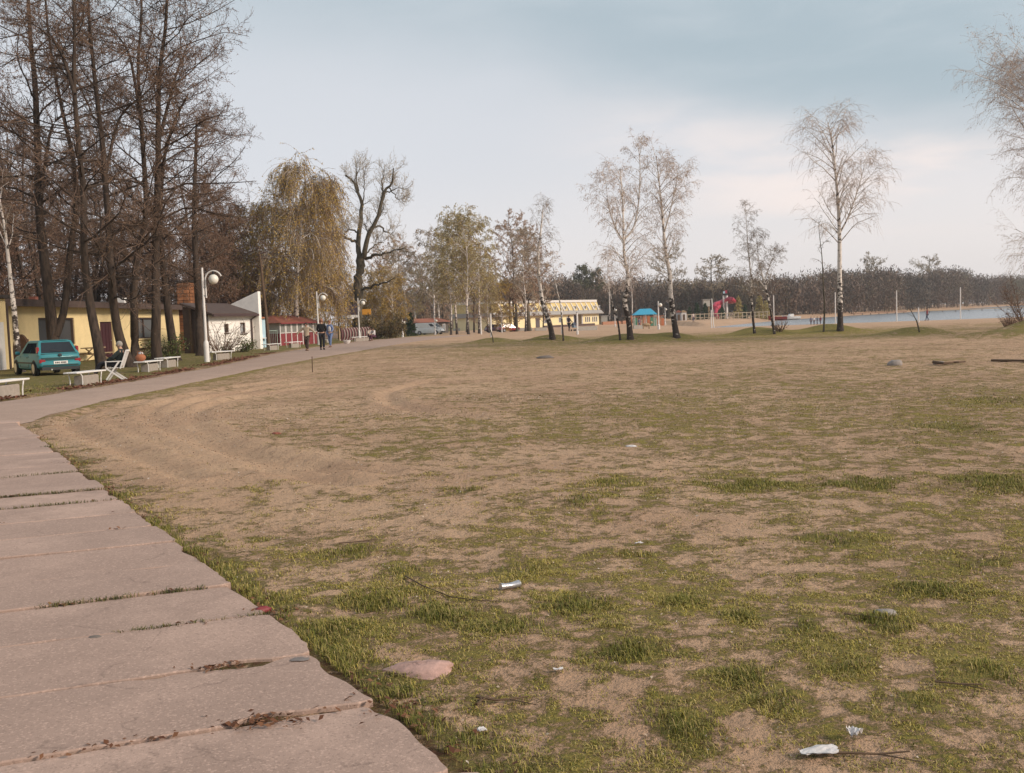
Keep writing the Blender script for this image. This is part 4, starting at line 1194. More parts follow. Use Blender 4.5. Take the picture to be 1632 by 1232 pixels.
# ---- the old forked tree
def old_tree():
    D = 114.0
    b = on_ground(572, D)
    def L_(pts, dy=0.0): return [tuple(V(px, py, D + dy * k) - b) for k, (px, py) in enumerate(pts)]
    limbs = [
        ([(572, 548), (570, 500), (571, 470), (570, 451), (573, 430), (575, 409)], .62, 0.0, 0.92),
        ([(566, 520), (562, 490), (558, 470), (552, 462)], .34, 0.2, 0.6),
        ([(575, 412), (571, 388), (574, 356), (577, 331), (572, 310), (564, 291), (554, 283), (550, 280)], .36, 0.3, 0.2),
        ([(575, 412), (580, 402), (588, 375), (600, 350), (609, 316), (617, 300), (625, 290), (627, 268)], .38, -0.3, 0.2),
        ([(572, 312), (568, 290), (567, 270)], .14, .3, .3), ([(577, 335), (580, 300), (581, 272)], .10, -.3, .3),
        ([(609, 318), (610, 290), (611, 270)], .13, .3, .3), ([(613, 306), (628, 302), (643, 300)], .10, -.3, .3),
        ([(568, 386), (558, 381), (547, 376), (536, 366), (532, 350)], .20, .5, .25), ([(572, 372), (560, 366), (552, 370), (545, 378)], .13, -.5, .3),
        ([(582, 412), (593, 408), (604, 405), (616, 403), (629, 398), (643, 396)], .22, -.6, .25), ([(605, 405), (614, 413), (624, 420)], .10, -.5, .3),
        ([(596, 362), (608, 361), (613, 368), (622, 372), (627, 369)], .14, .5, .3), ([(588, 378), (584, 362), (580, 356)], .1, -.4, .3), ([(600, 350), (606, 342), (612, 330)], .1, .4, .3),
        ([(575, 462), (595, 455), (612, 451), (629, 443)], .18, -.8, .25), ([(568, 466), (553, 452), (540, 440), (523, 425)], .22, -.8, .25),
        ([(620, 300), (632, 315), (645, 320)], .09, .3, .3), ([(584, 405), (598, 390), (612, 386)], .12, .6, .3),
    ]
    t = Tree(900)
    for i, (pts, r0, dy, tip) in enumerate(limbs):
        P = resample(L_(pts, dy), 14)[None]
        P[:, 1:-1] += t.r.normal(0, .07, (1, 12, 3))
        Rd = (r0 * .86 * (1 - (1 - tip) * np.linspace(0, 1, 14)))[None]
        if i == 0: Rd[:, 0] *= 1.5; Rd[:, 1] *= 1.2
        t.add(t.trunk, P, Rd, 9)
        if i < 2: continue
        n1 = 8
        p, d, r, tt, _ = t.spawn(P, Rd, n1, .35, 1.0, .95, .25)
        d[:, 2] += .35
        ln = t.r.uniform(.7, 2.1, len(tt)); P1 = t.wander(p, d, ln, 6, .22, .10); R1 = t.taper(np.clip(r * .4, .02, .06), 6, .3)
        t.add(t.trunk, P1, R1, 5)
        p, d, r, tt, ix = t.spawn(P1, R1, 7, .2, 1, .8, .25)
        P2 = t.wander(p, d, t.r.uniform(.4, 1.2, len(tt)), 5, .2, .12); R2 = t.taper(np.full(len(tt), .014), 5, .5)
        t.add(t.crown, P2, R2 * 1.2, 3)
        p, d, r, tt, ix = t.spawn(P2, R2, 4, .2, 1, .7, .3)
        P3 = t.wander(p, d, t.r.uniform(.25, .7, len(tt)), 4, .2, .1); R3 = t.taper(np.full(len(tt), .008), 4, .6)
        t.add(t.crown, P3, R3 * 1.3, 2); t.leaves(P3, 1, .06, .05)
    root = thing('old_tree', 'old dark forked tree with thick bare limbs behind the maroon barrier', 'tree', b)
    finish_tree(t, root, BARK_OLD, LF_GREY)
old_tree()

# ---- grove in the middle distance
def grove():
    r = np.random.default_rng(9)
    kinds = {}
    def proto(key, H, r0, nb, t0, sp, leaf_mat, bark, tw, per, leaf, droop, hang, dens=1.0):
        t = Tree(hash(key) % 1000 if False else sum(map(ord, key)))
        path = [(0, 0, -.2), (.15, .1, H * .3), (-.1, .2, H * .65), (.2, -.1, H)]
        birch(t, path, r0, H, nb=nb, t0=t0, spread=sp, droop=droop, hang=hang, leaf=leaf, dens=dens, tw=tw, per_leaf=per, up=.8)
        root = thing('grove_tree', None, 'tree', (0, 0, 0)); root['group'] = 'trees of the middle grove'
        finish_tree(t, root, bark, TW_BIRCH_DARK, leaf_mat)
        kinds[key] = [root, False]
    proto('green', 13, .17, 34, .27, .24, LF_GREENISH, BARK_BIRCH, 2.4, 7, .085, .15, 1.6)
    proto('pink', 12, .15, 34, .12, .24, LF_PINK, BARK_ALDER, 2.4, 6, .085, .06, 1.0)
    proto('grey', 13, .16, 30, .27, .21, LF_GREY, BARK_BIRCH, 2.2, 5, .085, .15, 1.4)
    proto('yellow', 10, .14, 36, .10, .30, LF_YELLOW, BARK_BIRCH, 2.4, 8, .095, .25, 2.4)
    def put(key, px, D, top_py, lab):
        o, used = kinds[key]
        b = on_ground(px, D)
        H0 = {'green': 13, 'pink': 12, 'grey': 13, 'yellow': 10}[key]
        h = V(px, top_py, D)[2] - b[2]
        s = h / (H0 * 1.03)
        if not used:
            kinds[key][1] = True; o.location = tuple(b); o.scale = (s,) * 3; o['label'] = lab
        else: dup(o, b, r.uniform(0, 6.28), lab, s)
    L = [('grey', 648, 150, 398, 'grey budding birch nearest the hedge bush'), ('pink', 640, 165, 392, 'reddish budding tree behind the hedge bush'), ('grey', 692, 206, 370, 'tall grey budding birch above the white van'),
         ('green', 719, 142, 374, 'greenish birch with paired trunk right of the van'), ('green', 729, 146, 352, 'greenish birch at the middle of the grove'), ('green', 747, 140, 344, 'tallest greenish birch of the grove'),
         ('green', 764, 150, 358, 'greenish birch on the right of the tallest grove birch'), ('pink', 676, 216, 420, 'pinkish tree behind the red roofed snack bar'),
         ('yellow', 628, 138, 444, 'yellow catkin shrub tree left of the hedge bush lamp'), ('yellow', 608, 140, 432, 'yellow catkin tree just right of the old forked tree'), ('pink', 706, 218, 430, 'low reddish tree over the snack bar roof'),
         ('grey', 744, 196, 404, 'grey tree set back in the grove'), ('pink', 782, 165, 412, 'reddish tree between the grove and the hotel'), ('pink', 822, 172, 356, 'tall pinkish tree in front of the hotel end'),
         ('pink', 846, 180, 372, 'brownish tree right of the tall pinkish tree'), ('yellow', 800, 165, 452, 'low yellowish tree by the parked cars'), ('grey', 838, 165, 368, 'grey twiggy tree before the hotel roof'),
         ('pink', 866, 196, 420, 'small brown tree beside the hotel roof end'), ('yellow', 592, 142, 456, 'yellow catkin tree behind the old tree trunk'), ('yellow', 548, 132, 436, 'yellow weeping tree behind the maroon barrier'),
         ('green', 780, 158, 440, 'low greenish tree behind the two posts'), ('pink', 612, 172, 405, 'reddish tree far behind the orange sign'), ('green', 702, 212, 394, 'greenish birch set behind the van'), ('pink', 756, 185, 392, 'reddish tree behind the tallest grove birch'), ('green', 664, 210, 432, 'low greenish tree left of the snack bar'),
         ('pink', 540, 135, 415, 'reddish tree behind the weeping birches'), ('pink', 480, 130, 392, 'reddish bare tree deep behind the red kiosk'), ('pink', 440, 125, 398, 'reddish bare tree deep behind the blue kiosk'), ('pink', 416, 118, 370, 'reddish bare tree at the end of the wood'), ('pink', 510, 150, 420, 'reddish tree farthest behind the weeping birches')]
    for a in L: put(*a)
    # dark bare trunks in front of the hotel
    for i, (pts, rr_, lab) in enumerate(((([(844, 522), (841, 505), (839, 488), (834, 476), (838, 466), (846, 458)]), .34, 'thick curved dark trunk in front of the hotel'),
                                         (([(815, 519), (813, 500), (812, 484), (813, 470)]), .22, 'dark straight trunk left of the red car'), (([(824, 519), (823, 500), (822, 485), (824, 472)]), .22, 'dark straight trunk right of the red car'))):
        D = 172.0
        b, path = local_path(pts, D, seed=60 + i, wob=.05)
        t = Tree(950 + i); P = resample(path, 14)[None]; Rd = (rr_ * np.linspace(1.15, .6, 14))[None]; t.add(t.trunk, P, Rd, 8)
        p, d, q, tt, _ = t.spawn(P, Rd, 10, .6, 1, .8); d[:, 2] += .4
        P1 = t.wander(p, d, t.r.uniform(1.5, 3.2, len(tt)), 6, .2, .05); t.add(t.trunk, P1, t.taper(np.full(len(tt), .08), 6), 5)
        p, d, q, tt, _ = t.spawn(P1, t.taper(np.full(len(tt), .05), 6), 10, .2, 1, .8); P2 = t.wander(p, d, t.r.uniform(.6, 1.6, len(tt)), 5, .2, .05)
        t.add(t.crown, P2, t.taper(np.full(len(tt), .03), 5), 3); t.leaves(P2, 8, .14, .15)
        root = thing('bare_tree', lab, 'tree', b, 0, 'dark trunks before the hotel'); finish_tree(t, root, BARK_OLD, LF_PINK)
grove()

# ---- far wood beyond the lake and behind the hotel
def far_wood():
    r = np.random.default_rng(4)
    items_t, items_c, leaf = [], [], []
    allP, allR, tP, tR = [], [], [], []
    tris = []; tones = []
    # line of the wood's front edge in plan, with heights read off the photograph's skyline
    px = np.concatenate([r.uniform(780, 1690, 1000), r.uniform(560, 780, 110)])
    for q in px:
        front = np.interp(q, [560, 900, 1100, 1180, 1250, 1330, 1450, 1640, 1700], [270, 300, 300, 290, 258, 280, 332, 486, 560])
        D = front + abs(r.normal(0, 1)) * 45
        sky = np.interp(q, [560, 780, 880, 905, 930, 1000, 1090, 1150, 1230, 1260, 1300, 1400, 1500, 1632, 1700], [462, 450, 441, 437, 438, 440, 442, 446, 443, 439, 435, 431, 432, 432, 432])
        b = on_ground(q, D)
        h = (V(q, sky, D)[2] - b[2]) * .93 * (r.uniform(0.64, .92) + .30 * float(vnoise(np.array([q / 34.0]), np.array([D / 70.0]), 3)[0]) ** 1.5)
        if h < 3: continue
        tx, ty, tz = b
        # trunk
        tP.append(np.array([(tx, ty, tz - .3), (tx + r.normal(0, .3), ty, tz + h * .5), (tx + r.normal(0, .6), ty, tz + h * .92)])); tR.append([.11, .09, .05])
        n = int(34 + 20 * r.random())
        zz = tz + h * (0.12 + 0.86 * r.random(n) ** 0.85)
        wid = h * 0.30 * np.sin(np.pi * np.clip((zz - tz) / h * .92 + .06, 0, 1)) ** .7 + .3
        a = r.uniform(0, 6.28, n); rad = wid * np.sqrt(r.random(n))
        st = np.column_stack([tx + .2 * rad * np.cos(a), ty + .2 * rad * np.sin(a), zz - .5 * rad])
        en = np.column_stack([tx + rad * np.cos(a), ty + rad * np.sin(a), zz])
        mid = (st + en) / 2 + r.normal(0, .25, (n, 3))
        allP.append(np.stack([st, mid, en], 1)); allR.append(np.tile([.06, .05, .03], (n, 1)))
        m_ = 180
        c = en[r.integers(0, n, m_)] + r.normal(0, .9, (m_, 3))
        u = r.normal(0, 1, (m_, 3)); u[:, 2] = np.abs(u[:, 2]) + .7; u /= np.linalg.norm(u, axis=1, keepdims=True)
        v = np.cross(u, r.normal(0, 1, (m_, 3))); v /= np.linalg.norm(v, axis=1, keepdims=True)
        L_ = r.uniform(.5, 1.3, (m_, 1)); w_ = r.uniform(.06, .22, (m_, 1))
        tone = float(np.clip(.5 + .32 * (vnoise(np.array([q / 45.0]), np.array([D / 60.0]), 8)[0] - .5) * 2 + r.normal(0, .20), 0, 1)); tones.append((tone, n, m_))
        tris.append(np.stack([c - v * w_, c + v * w_, c + u * L_], 1))
    tP = np.array(tP); tR = np.array(tR); P = np.concatenate(allP); Rr = np.concatenate(allR)
    me = Tree.mesh('far_wood', [(tP, tR, 4), (P, Rr, 2)], [np.concatenate(tris)])
    tn = np.array([a for a, _, _ in tones]); nn = np.array([b for _, b, _ in tones]); mm = np.array([c for _, _, c in tones])
    tv = np.concatenate([np.repeat(tn, 12), np.repeat(tn, nn * 6), np.repeat(tn, mm * 3)])
    at_ = me.attributes.new('tone', 'FLOAT', 'POINT'); at_.data.foreach_set('value', tv.astype(np.float32))
    m = ribbon_material('far_wood_twigs', [(0.075, 0.066, 0.055), (0.12, 0.096, 0.078), (0.19, 0.125, 0.095), (0.15, 0.125, 0.075), (0.25, 0.205, 0.145)])
    nt = m.node_tree; an = nt.nodes.new('ShaderNodeAttribute'); an.attribute_name = 'tone'
    rp = [q_ for q_ in nt.nodes if q_.type == 'VALTORGB'][0]; gm = [q_ for q_ in nt.nodes if q_.type == 'NEW_GEOMETRY'][0]
    mx = nt.nodes.new('ShaderNodeMath'); mx.operation = 'MULTIPLY_ADD'; mx.inputs[1].default_value = .30
    nt.links.new(gm.outputs['Random Per Island'], mx.inputs[0])
    sc_ = nt.nodes.new('ShaderNodeMath'); sc_.operation = 'MULTIPLY'; sc_.inputs[1].default_value = .72
    nt.links.new(an.outputs['Fac'], sc_.inputs[0]); nt.links.new(sc_.outputs[0], mx.inputs[2]); nt.links.new(mx.outputs[0], rp.inputs[0])
    o = link_mesh('far_wood', me, m)
    tag(o, 'dense bare brownish grey wood on the far shore of the lake', kind='stuff')
    print('far wood polys', len(me.polygons))
far_wood()
def far_singles():
    spec = [(1068, 290, 402, 'grey', 'wide grey bare tree standing above the far wood behind the right pair birch'), (1136, 290, 414, 'grey', 'round grey bare tree above the far wood left of the slides'), (1482, 390, 412, 'grey', 'bare tree rising above the far wood behind the leaning sapling'),
            (1390, 330, 416, 'grey', 'bare tree rising above the far wood right of the tallest birch'), (972, 270, 402, 'thin', 'thin pale birch rising before the far wood right of the hotel'), (1008, 280, 408, 'thin', 'thin pale birch before the far wood behind the blue canopy')]
    for i, (px, D, top, kind, lab) in enumerate(spec):
        b = on_ground(px, D); h = float(V(px, top, D)[2] - b[2])
        t = Tree(1200 + i)
        path = [(0, 0, -.3), (.2, 0, h * .35), (-.1, 0, h * .7), (.1, 0, h)]
        if kind == 'grey':
            alder(t, path, .42, nb=22, t0=.42, len_f=.34, tw=4.5, dens=1.0)
            root = thing('bare_tree', lab, 'tree', b, 0, 'trees standing out from the far wood'); finish_tree(t, root, BARK_OLD, LF_GREY)
        else:
            birch(t, path, .2, h, nb=22, t0=.35, spread=.16, tw=4, dens=.8, leaf=.15)
            root = thing('bare_tree', lab, 'tree', b, 0, 'trees standing out from the far wood'); finish_tree(t, root, BARK_BIRCH, TW_BIRCH)
    # pines left of the birch pair
    for i, (px, top, lab) in enumerate(((930, 427, 'dark pine standing above the wood right of the hotel roof'), (952, 433, 'second dark pine nearer the birch pair, above the wood'))):
        D = 285; b = on_ground(px, D); h = float(V(px, top, D)[2] - b[2])
        t = Tree(1300 + i)
        P = resample([(0, 0, -.3), (.1, 0, h * .5), (0, 0, h)], 12)[None]; Rd = (.22 * np.linspace(1, .4, 12))[None]; t.add(t.trunk, P, Rd, 7)
        p, d, q, tt, _ = t.spawn(P, Rd, 26, .62, 1, 1.3); d[:, 2] = np.abs(d[:, 2]) * .3 + .15
        P1 = t.wander(p, d, h * .17 * (1.25 - tt) * 1.9, 5, .15, .05); t.add(t.trunk, P1, t.taper(np.full(len(tt), .06), 5), 4)
        p, d, q, tt, _ = t.spawn(P1, t.taper(np.full(len(tt), .03), 5), 12, .2, 1, .9); P2 = t.wander(p, d, np.full(len(tt), .8), 3, .2, .1)
        t.add(t.crown, P2, t.taper(np.full(len(tt), .03), 3), 2); t.leaves(P2, 4, .30, .25)
        root = thing('pine_tree', lab, 'tree', b, 0, 'pines above the wood'); finish_tree(t, root, BARK_OLD, LF_PINE)
far_singles()

# ---- firs, hedge and shrubs
def bush(px, D, w, h, mat, lab, name='bush', n=700, leaf=.10, seed=0, tw=1.5, twmat=None, b=None):
    b = on_ground(px, D) if b is None else b
    t = Tree(1500 + seed)
    k = 26
    a = t.r.uniform(0, 6.28, k); st = np.column_stack([np.cos(a) * w * .12, np.sin(a) * w * .12, np.full(k, -.05)])
    d = np.column_stack([np.cos(a) * w * .55, np.sin(a) * w * .55, np.full(k, h * .9)]) * t.r.uniform(.6, 1.1, (k, 1))
    ln = np.linalg.norm(d, axis=1) * .95
    P1 = t.wander(st, d, ln, 7, .14, .02); R1 = t.taper(np.full(k, .02), 7, .4); t.add(t.trunk, P1, R1, 4)
    per = max(4, n // k)
    p, d, q, tt, _ = t.spawn(P1, R1, per, .15, 1, .9, .3)
    P2 = t.wander(p, d, t.r.uniform(.15, .45, len(tt)) * w * .5, 4, .25, .02); t.add(t.crown, P2, t.taper(np.full(len(tt), .007 * tw), 4, .5), 2)
    if leaf: t.leaves(P2, 5, leaf, .07)
    root = thing(name, lab, 'bush', b)
    finish_tree(t, root, TW_ALDER, twmat or TW_ALDER, mat if leaf else None, stem_name='stem')
def fir(px, D, h, lab, mat=None, seed=0, wide=.26):
    b = on_ground(px, D); t = Tree(1700 + seed)
    P = resample([(0, 0, -.2), (0, 0, h * .5), (0, 0, h)], 10)[None]; Rd = (h * .018 * np.linspace(1, .2, 10))[None]; t.add(t.trunk, P, Rd, 6)
    p, d, q, tt, _ = t.spawn(P, Rd, 60, .05, .99, 1.5, .1); d[:, 2] = .05
    P1 = t.wander(p, d, h * wide * (1.03 - tt) + .1, 4, .08, -.02); t.add(t.trunk, P1, t.taper(np.full(len(tt), .02), 4), 3)
    t.leaves(P1, 26, h * .045, h * .022, .1, .4)
    root = thing('fir_tree', lab, 'tree', b, 0, 'small firs'); finish_tree(t, root, BARK_OLD, TW_ALDER, mat or LF_FIR)
def shrubs():
    bush(612, 111, 4.3, 2.1, LF_HEDGE, 'wide dark olive hedge bush beside the third lamp', n=1100, leaf=.11, seed=1)
    fir(655, 150, 3.4, 'dark green fir beside the white van', seed=1, wide=.3)
    for i, (px, top, D, lab, m) in enumerate(((1112, 483, 232, 'dark green fir left of the red slide', None), (1100, 490, 236, 'smaller dark fir nearest the beach huts', None), (1152, 489, 228, 'dark fir between the red slide and the white slide columns', None), (1188, 486, 228, 'dark fir right of the white slide columns', None),
                                              (1178, 474, 236, 'yellow green larch behind the dark firs', LF_GREENISH), (1212, 472, 236, 'yellow green larch behind the slender birch', LF_GREENISH), (1222, 480, 232, 'smaller yellow green larch by the fence end', LF_GREENISH), (1125, 484, 240, 'bushy green fir behind the fence left of the tall post', None))):
        b = on_ground(px, D); fir(px, D, float(V(px, top, D)[2] - b[2]), lab, m, 10 + i, .34)
    bush(352, 64, 2.6, 2.2, None, 'bare reddish twiggy shrub against the white house wall', leaf=0, n=500, seed=3, twmat=TW_RED, tw=1.6)
    bush(264, 52.5, 1.6, 1.3, LF_SHRUB, 'small green leafy shrub beside the bench end', n=320, leaf=.06, seed=4)
    bush(243, 50.5, .8, .55, LF_SHRUB, 'low bright green plant at the foot of an alder', n=200, leaf=.05, seed=5)
    bush(378, 66, 2.0, .7, LF_SHRUB, 'low grey green plants under the white house windows', n=260, leaf=.06, seed=6)
    bush(1243, 77, .8, .7, None, 'reddish dry shrub at the foot of the crooked birch', leaf=0, n=200, seed=7, twmat=TW_RED, b=at(1243, 528))
    p = on_ground(1640, 60); bush(1640, 60, 3.0, 3.6, None, 'dark bare shrub on the grassy bank at the right edge', leaf=0, n=900, seed=8, twmat=TW_RED, tw=1.6)
    bush(1606, 58, .9, 1.0, None, 'thin bare sapling stems in front of the lake at the right', leaf=0, n=60, seed=9, twmat=TW_ALDER)
    bush(1622, 56, 1.6, .9, None, 'low brown shrub on the bank below the big birch crown', leaf=0, n=420, seed=10, twmat=TW_RED)
shrubs()
# ------------------------------------------------------------------ paints
def W(name, c, **k): return flat(name, c, **k)
M_WHITE = W('white_paint', (0.72, 0.68, 0.65), rough=.5, var=.08)
M_WHITEWALL = W('white_render', (0.88, 0.83, 0.78), rough=.9, var=.10, scale=2.0, bump=.15)
M_YELLOW = W('yellow_render', (0.78, 0.61, 0.33), rough=.92, var=.10, scale=1.2, bump=.2)
M_HOTEL = W('hotel_yellow', (0.82, 0.70, 0.42), rough=.9, var=.05, scale=.8)
M_HOTELROOF = W('hotel_roof_ochre', (0.64, 0.49, 0.22), rough=.85, var=.12, scale=2.0)
M_GREYEAVE = W('grey_eave', (0.36, 0.33, 0.31), rough=.8)
M_ROOFDARK = W('dark_roof_felt', (0.050, 0.040, 0.036), rough=.95, var=.25, scale=3)
M_BROWNROOF = W('brown_roof_sheet', (0.085, 0.055, 0.045), rough=.8, var=.2, scale=3)
M_MAROON = W('maroon_paint', (0.075, 0.022, 0.028), rough=.6, var=.15)
M_RED = W('red_paint', (0.22, 0.036, 0.040), rough=.55, var=.1)
M_REDROOF = W('red_roof', (0.25, 0.085, 0.055), rough=.8, var=.18, scale=3)
M_GLASS = W('dark_glass', (0.020, 0.024, 0.030), rough=.12, spec=.4, var=.1)
M_SIDEGLASS = W('side_glass', (0.018, 0.022, 0.026), rough=.5, spec=.0, var=.1)
M_WINDARK = W('dark_shutter', (0.060, 0.058, 0.060), rough=.6, var=.15)
M_CONCR = W('bench_concrete', (0.33, 0.28, 0.24), rough=.95, var=.18, scale=9, bump=.3)
M_BRICK = W('rough_brick', (0.30, 0.125, 0.055), rough=.95, var=.25, scale=8, bump=.4, island=.25, objvar=.3)
M_WOOD = W('brown_wood', (0.115, 0.070, 0.042), rough=.85, var=.25, scale=8)
M_WOODPALE = W('pale_wood', (0.34, 0.24, 0.14), rough=.85, var=.2, scale=6)
M_DARK = W('dark_plastic', (0.025, 0.025, 0.027), rough=.6)
M_TYRE = W('tyre_rubber', (0.018, 0.018, 0.018), rough=.85)
M_RIM = W('wheel_rim', (0.35, 0.35, 0.36), rough=.35, metal=.7)
M_STEEL = W('galvanised_steel', (0.38, 0.37, 0.36), rough=.45, metal=.6)
M_BLUEPALE = W('pale_blue_paint', (0.42, 0.58, 0.66), rough=.7)
M_SKIN = W('skin', (0.47, 0.27, 0.19), rough=.6, var=.06)
M_SHOE = W('shoe_leather', (0.11, 0.055, 0.03), rough=.7)
M_STONE = W('grey_stone', (0.30, 0.26, 0.235), rough=.95, var=.2, scale=9, bump=.5)
M_PINKSTONE = W('pink_stone', (0.44, 0.27, 0.225), rough=.95, var=.28, scale=16, bump=.6)
M_PAPER = W('white_paper', (0.60, 0.56, 0.55), rough=.9, var=.22, scale=40)
M_PLANTER = W('pale_concrete', (0.46, 0.42, 0.37), rough=.95, var=.15, scale=3)

def frame(A, B):
    """local frame with x along A->B on plan and y pointing away from the camera"""
    d = np.array([B[0] - A[0], B[1] - A[1]]); L = float(np.hypot(*d)); return L, math.atan2(d[1], d[0])

# ------------------------------------------------------------------ yellow building along the verge
def yellow_building():
    xf, y0, y1, h = -24.5, 48.2, 76.2, 3.1
    gz0 = float(ground_z(xf, 60))
    root = thing('yellow_building', 'long low yellow building with a flat dark roof behind the alders', 'building', (xf, y0, gz0))
    Lb = y1 - y0
    # wall built round its openings (local x = 0 is the facade plane, y runs along it)
    ops = [(5.2, 9.6, .95, 2.45, 'window'), (13.2, 15.2, .05, 2.2, 'door'), (18.3, 23.2, 1.05, 2.45, 'window')]
    w = MB(); t = 0.3; cur = 0.0
    for a, b, z0, z1, kind in ops:
        w.box((-t / 2, (cur + a) / 2, h / 2 - .1), (t, a - cur, h + .2))
        if z0 > .1: w.box((-t / 2, (a + b) / 2, z0 / 2 - .1), (t, b - a, z0 + .2))
        w.box((-t / 2, (a + b) / 2, (z1 + h) / 2), (t, b - a, h - z1)); cur = b
    w.box((-t / 2, (cur + Lb) / 2, h / 2 - .1), (t, Lb - cur, h + .2))
    w.box((-7.0, Lb / 2, h / 2 - .1), (.3, Lb, h + .2)); w.box((-3.58, .15, h / 2 - .1), (6.54, .3, h + .2)); w.box((-3.58, Lb - .15, h / 2 - .1), (6.54, .3, h + .2))
    w.build('wall', M_YELLOW, root)
    r = MB(); r.box((-3.3, Lb / 2, h + .14), (7.9, Lb + .6, .22)); r.build('roof', M_ROOFDARK, root)
    f = MB(); f.box((.68, Lb / 2, h + .06), (.06, Lb + .7, .34)); f.build('fascia', M_BROWNROOF, root)
    for a, b, z0, z1, kind in ops:
        if kind == 'window':
            k = MB()
            for c, d in (((-.12, (a + b) / 2, z0 + .04), (.12, b - a, .08)), ((-.12, (a + b) / 2, z1 - .04), (.12, b - a, .08)), ((-.12, a + .04, (z0 + z1) / 2), (.12, .08, z1 - z0 - .164)), ((-.12, b - .04, (z0 + z1) / 2), (.12, .08, z1 - z0 - .164)),
                         ((-.12, (a + b) / 2, (z0 + z1) / 2), (.10, .06, z1 - z0 - .164))): k.box(c, d)
            fr = k.build('window', M_BROWNROOF, root)
            MB().box((-.20, (a + b) / 2, (z0 + z1) / 2), (.03, b - a - .02, z1 - z0 - .02)).build('pane', M_WINDARK if a < 10 else W('grey_shutter', (.12, .125, .13), rough=.5), fr)
            MB().box((.05, (a + b) / 2, z0 - .03), (.16, b - a + .16, .05)).build('sill', M_YELLOW, root)
        else:
            k = MB(); k.box((-.14, (a + b) / 2, (z0 + z1) / 2), (.06, b - a - .02, z1 - z0 - .02))
            for q in range(4): k.box((-.10, a + (b - a) * (q + .5) / 4, 1.12), (.02, (b - a) / 4 - .08, 1.9))
            d = k.build('door', M_MAROON, root)
            MB().box((-.06, b - .25, 1.05), (.05, .12, .04)).build('handle', M_STEEL, d)
    # projecting block at the near end with the pale door
    nb = MB(); nb.box((-3.0, -5.5, h / 2 - .05), (8.0, 10.6, h + .5)); nb.build('wing_wall', M_YELLOW, root)
    MB().box((-3.0, -5.5, h + .30), (8.5, 11.1, .16)).build('wing_roof', M_ROOFDARK, root)
    gd = MB(); gd.box((1.03, -1.45, 1.12), (.05, 1.7, 2.2))
    for q in range(5): gd.box((1.06, -1.45, .3 + q * .42), (.02, 1.64, .36))
    gd.build('garage_door', M_WHITE, root)
    lf = MB(); lf.box((1.0, -.12, 1.55), (.10, .12, 3.1)); lf.build('drainpipe', M_BROWNROOF, root)
    # small roof things seen above the eave
    MB().box((-1.4, 20.6, h + .48), (.5, .5, .46)).build('vent', M_WHITE, root)
    MB().box((-2.0, 9.2, h + .42), (.35, .35, .34)).build('vent', M_REDROOF, root)
yellow_building()
def brick_pillar():
    A = np.array([-24.3, 76.6]); z = float(ground_z(*A))
    root = thing('brick_chimney', 'rough orange brick chimney at the end of the yellow building', 'chimney', (A[0], A[1], z))
    r = random.Random(3)
    proto = {}
    core = MB(); core.box((-.0, 1.0, 2.55), (.9, 1.7, 5.1)); core.build('core', W('mortar', (.20, .12, .075), rough=.95), root)
    ws = [.42, .52, .62]
    for w_ in ws:
        mb = MB(); mb.box((0, 0, 0), (.12, w_, .24), bev=.03)
        me = bpy.data.meshes.new('brick'); me.from_pydata(mb.v, [], mb.f); me.materials.append(M_BRICK); proto[w_] = me
    zz = .14
    while zz < 5.1:
        y = .16
        while y < 1.70:
            w_ = r.choice(ws)
            if y + w_ > 1.92: w_ = .42
            if y + w_ > 1.95: break
            for sx in (.48 + r.uniform(-.02, .03),):
                o = bpy.data.objects.new('brick', proto[w_]); COL.objects.link(o); adopt(o, root); o.location = (sx, y + w_ / 2, zz); o.rotation_euler = (0, r.uniform(-.04, .04), 0)
            y += w_ + .025
        for x in (-.22, .22):
            o = bpy.data.objects.new('brick', proto[.42]); COL.objects.link(o); adopt(o, root); o.location = (x + r.uniform(-.03, .03), .12, zz); o.rotation_euler = (0, 0, math.pi / 2)
        zz += .265
    MB().box((0, 1.0, 5.18), (1.15, 2.0, .12)).build('cap', M_ROOFDARK, root)
brick_pillar()
def porch():
    A = np.array([-24.6, 77.5]); z = float(ground_z(*A))
    root = thing('shed', 'dark brown shed with a white door between the chimney and the white house', 'shed', (A[0], A[1], z))
    w = MB(); w.box((-2.0, 3.6, 1.55), (4.0, 7.0, 3.3)); w.build('wall', M_BROWNROOF, root)
    MB().box((-1.9, 3.6, 3.32), (4.8, 7.6, .2)).build('roof', M_ROOFDARK, root)
    d = MB(); d.box((.03, 1.2, 1.2), (.06, 1.9, 2.3)); d.box((.07, 1.2, 1.75), (.02, 1.6, .9)); d.box((.07, 1.2, .65), (.02, 1.6, .9)); dd = d.build('door', M_WHITE, root)
    MB().box((.1, 1.9, 1.2), (.06, .12, .05)).build('handle', M_STEEL, dd)
porch()
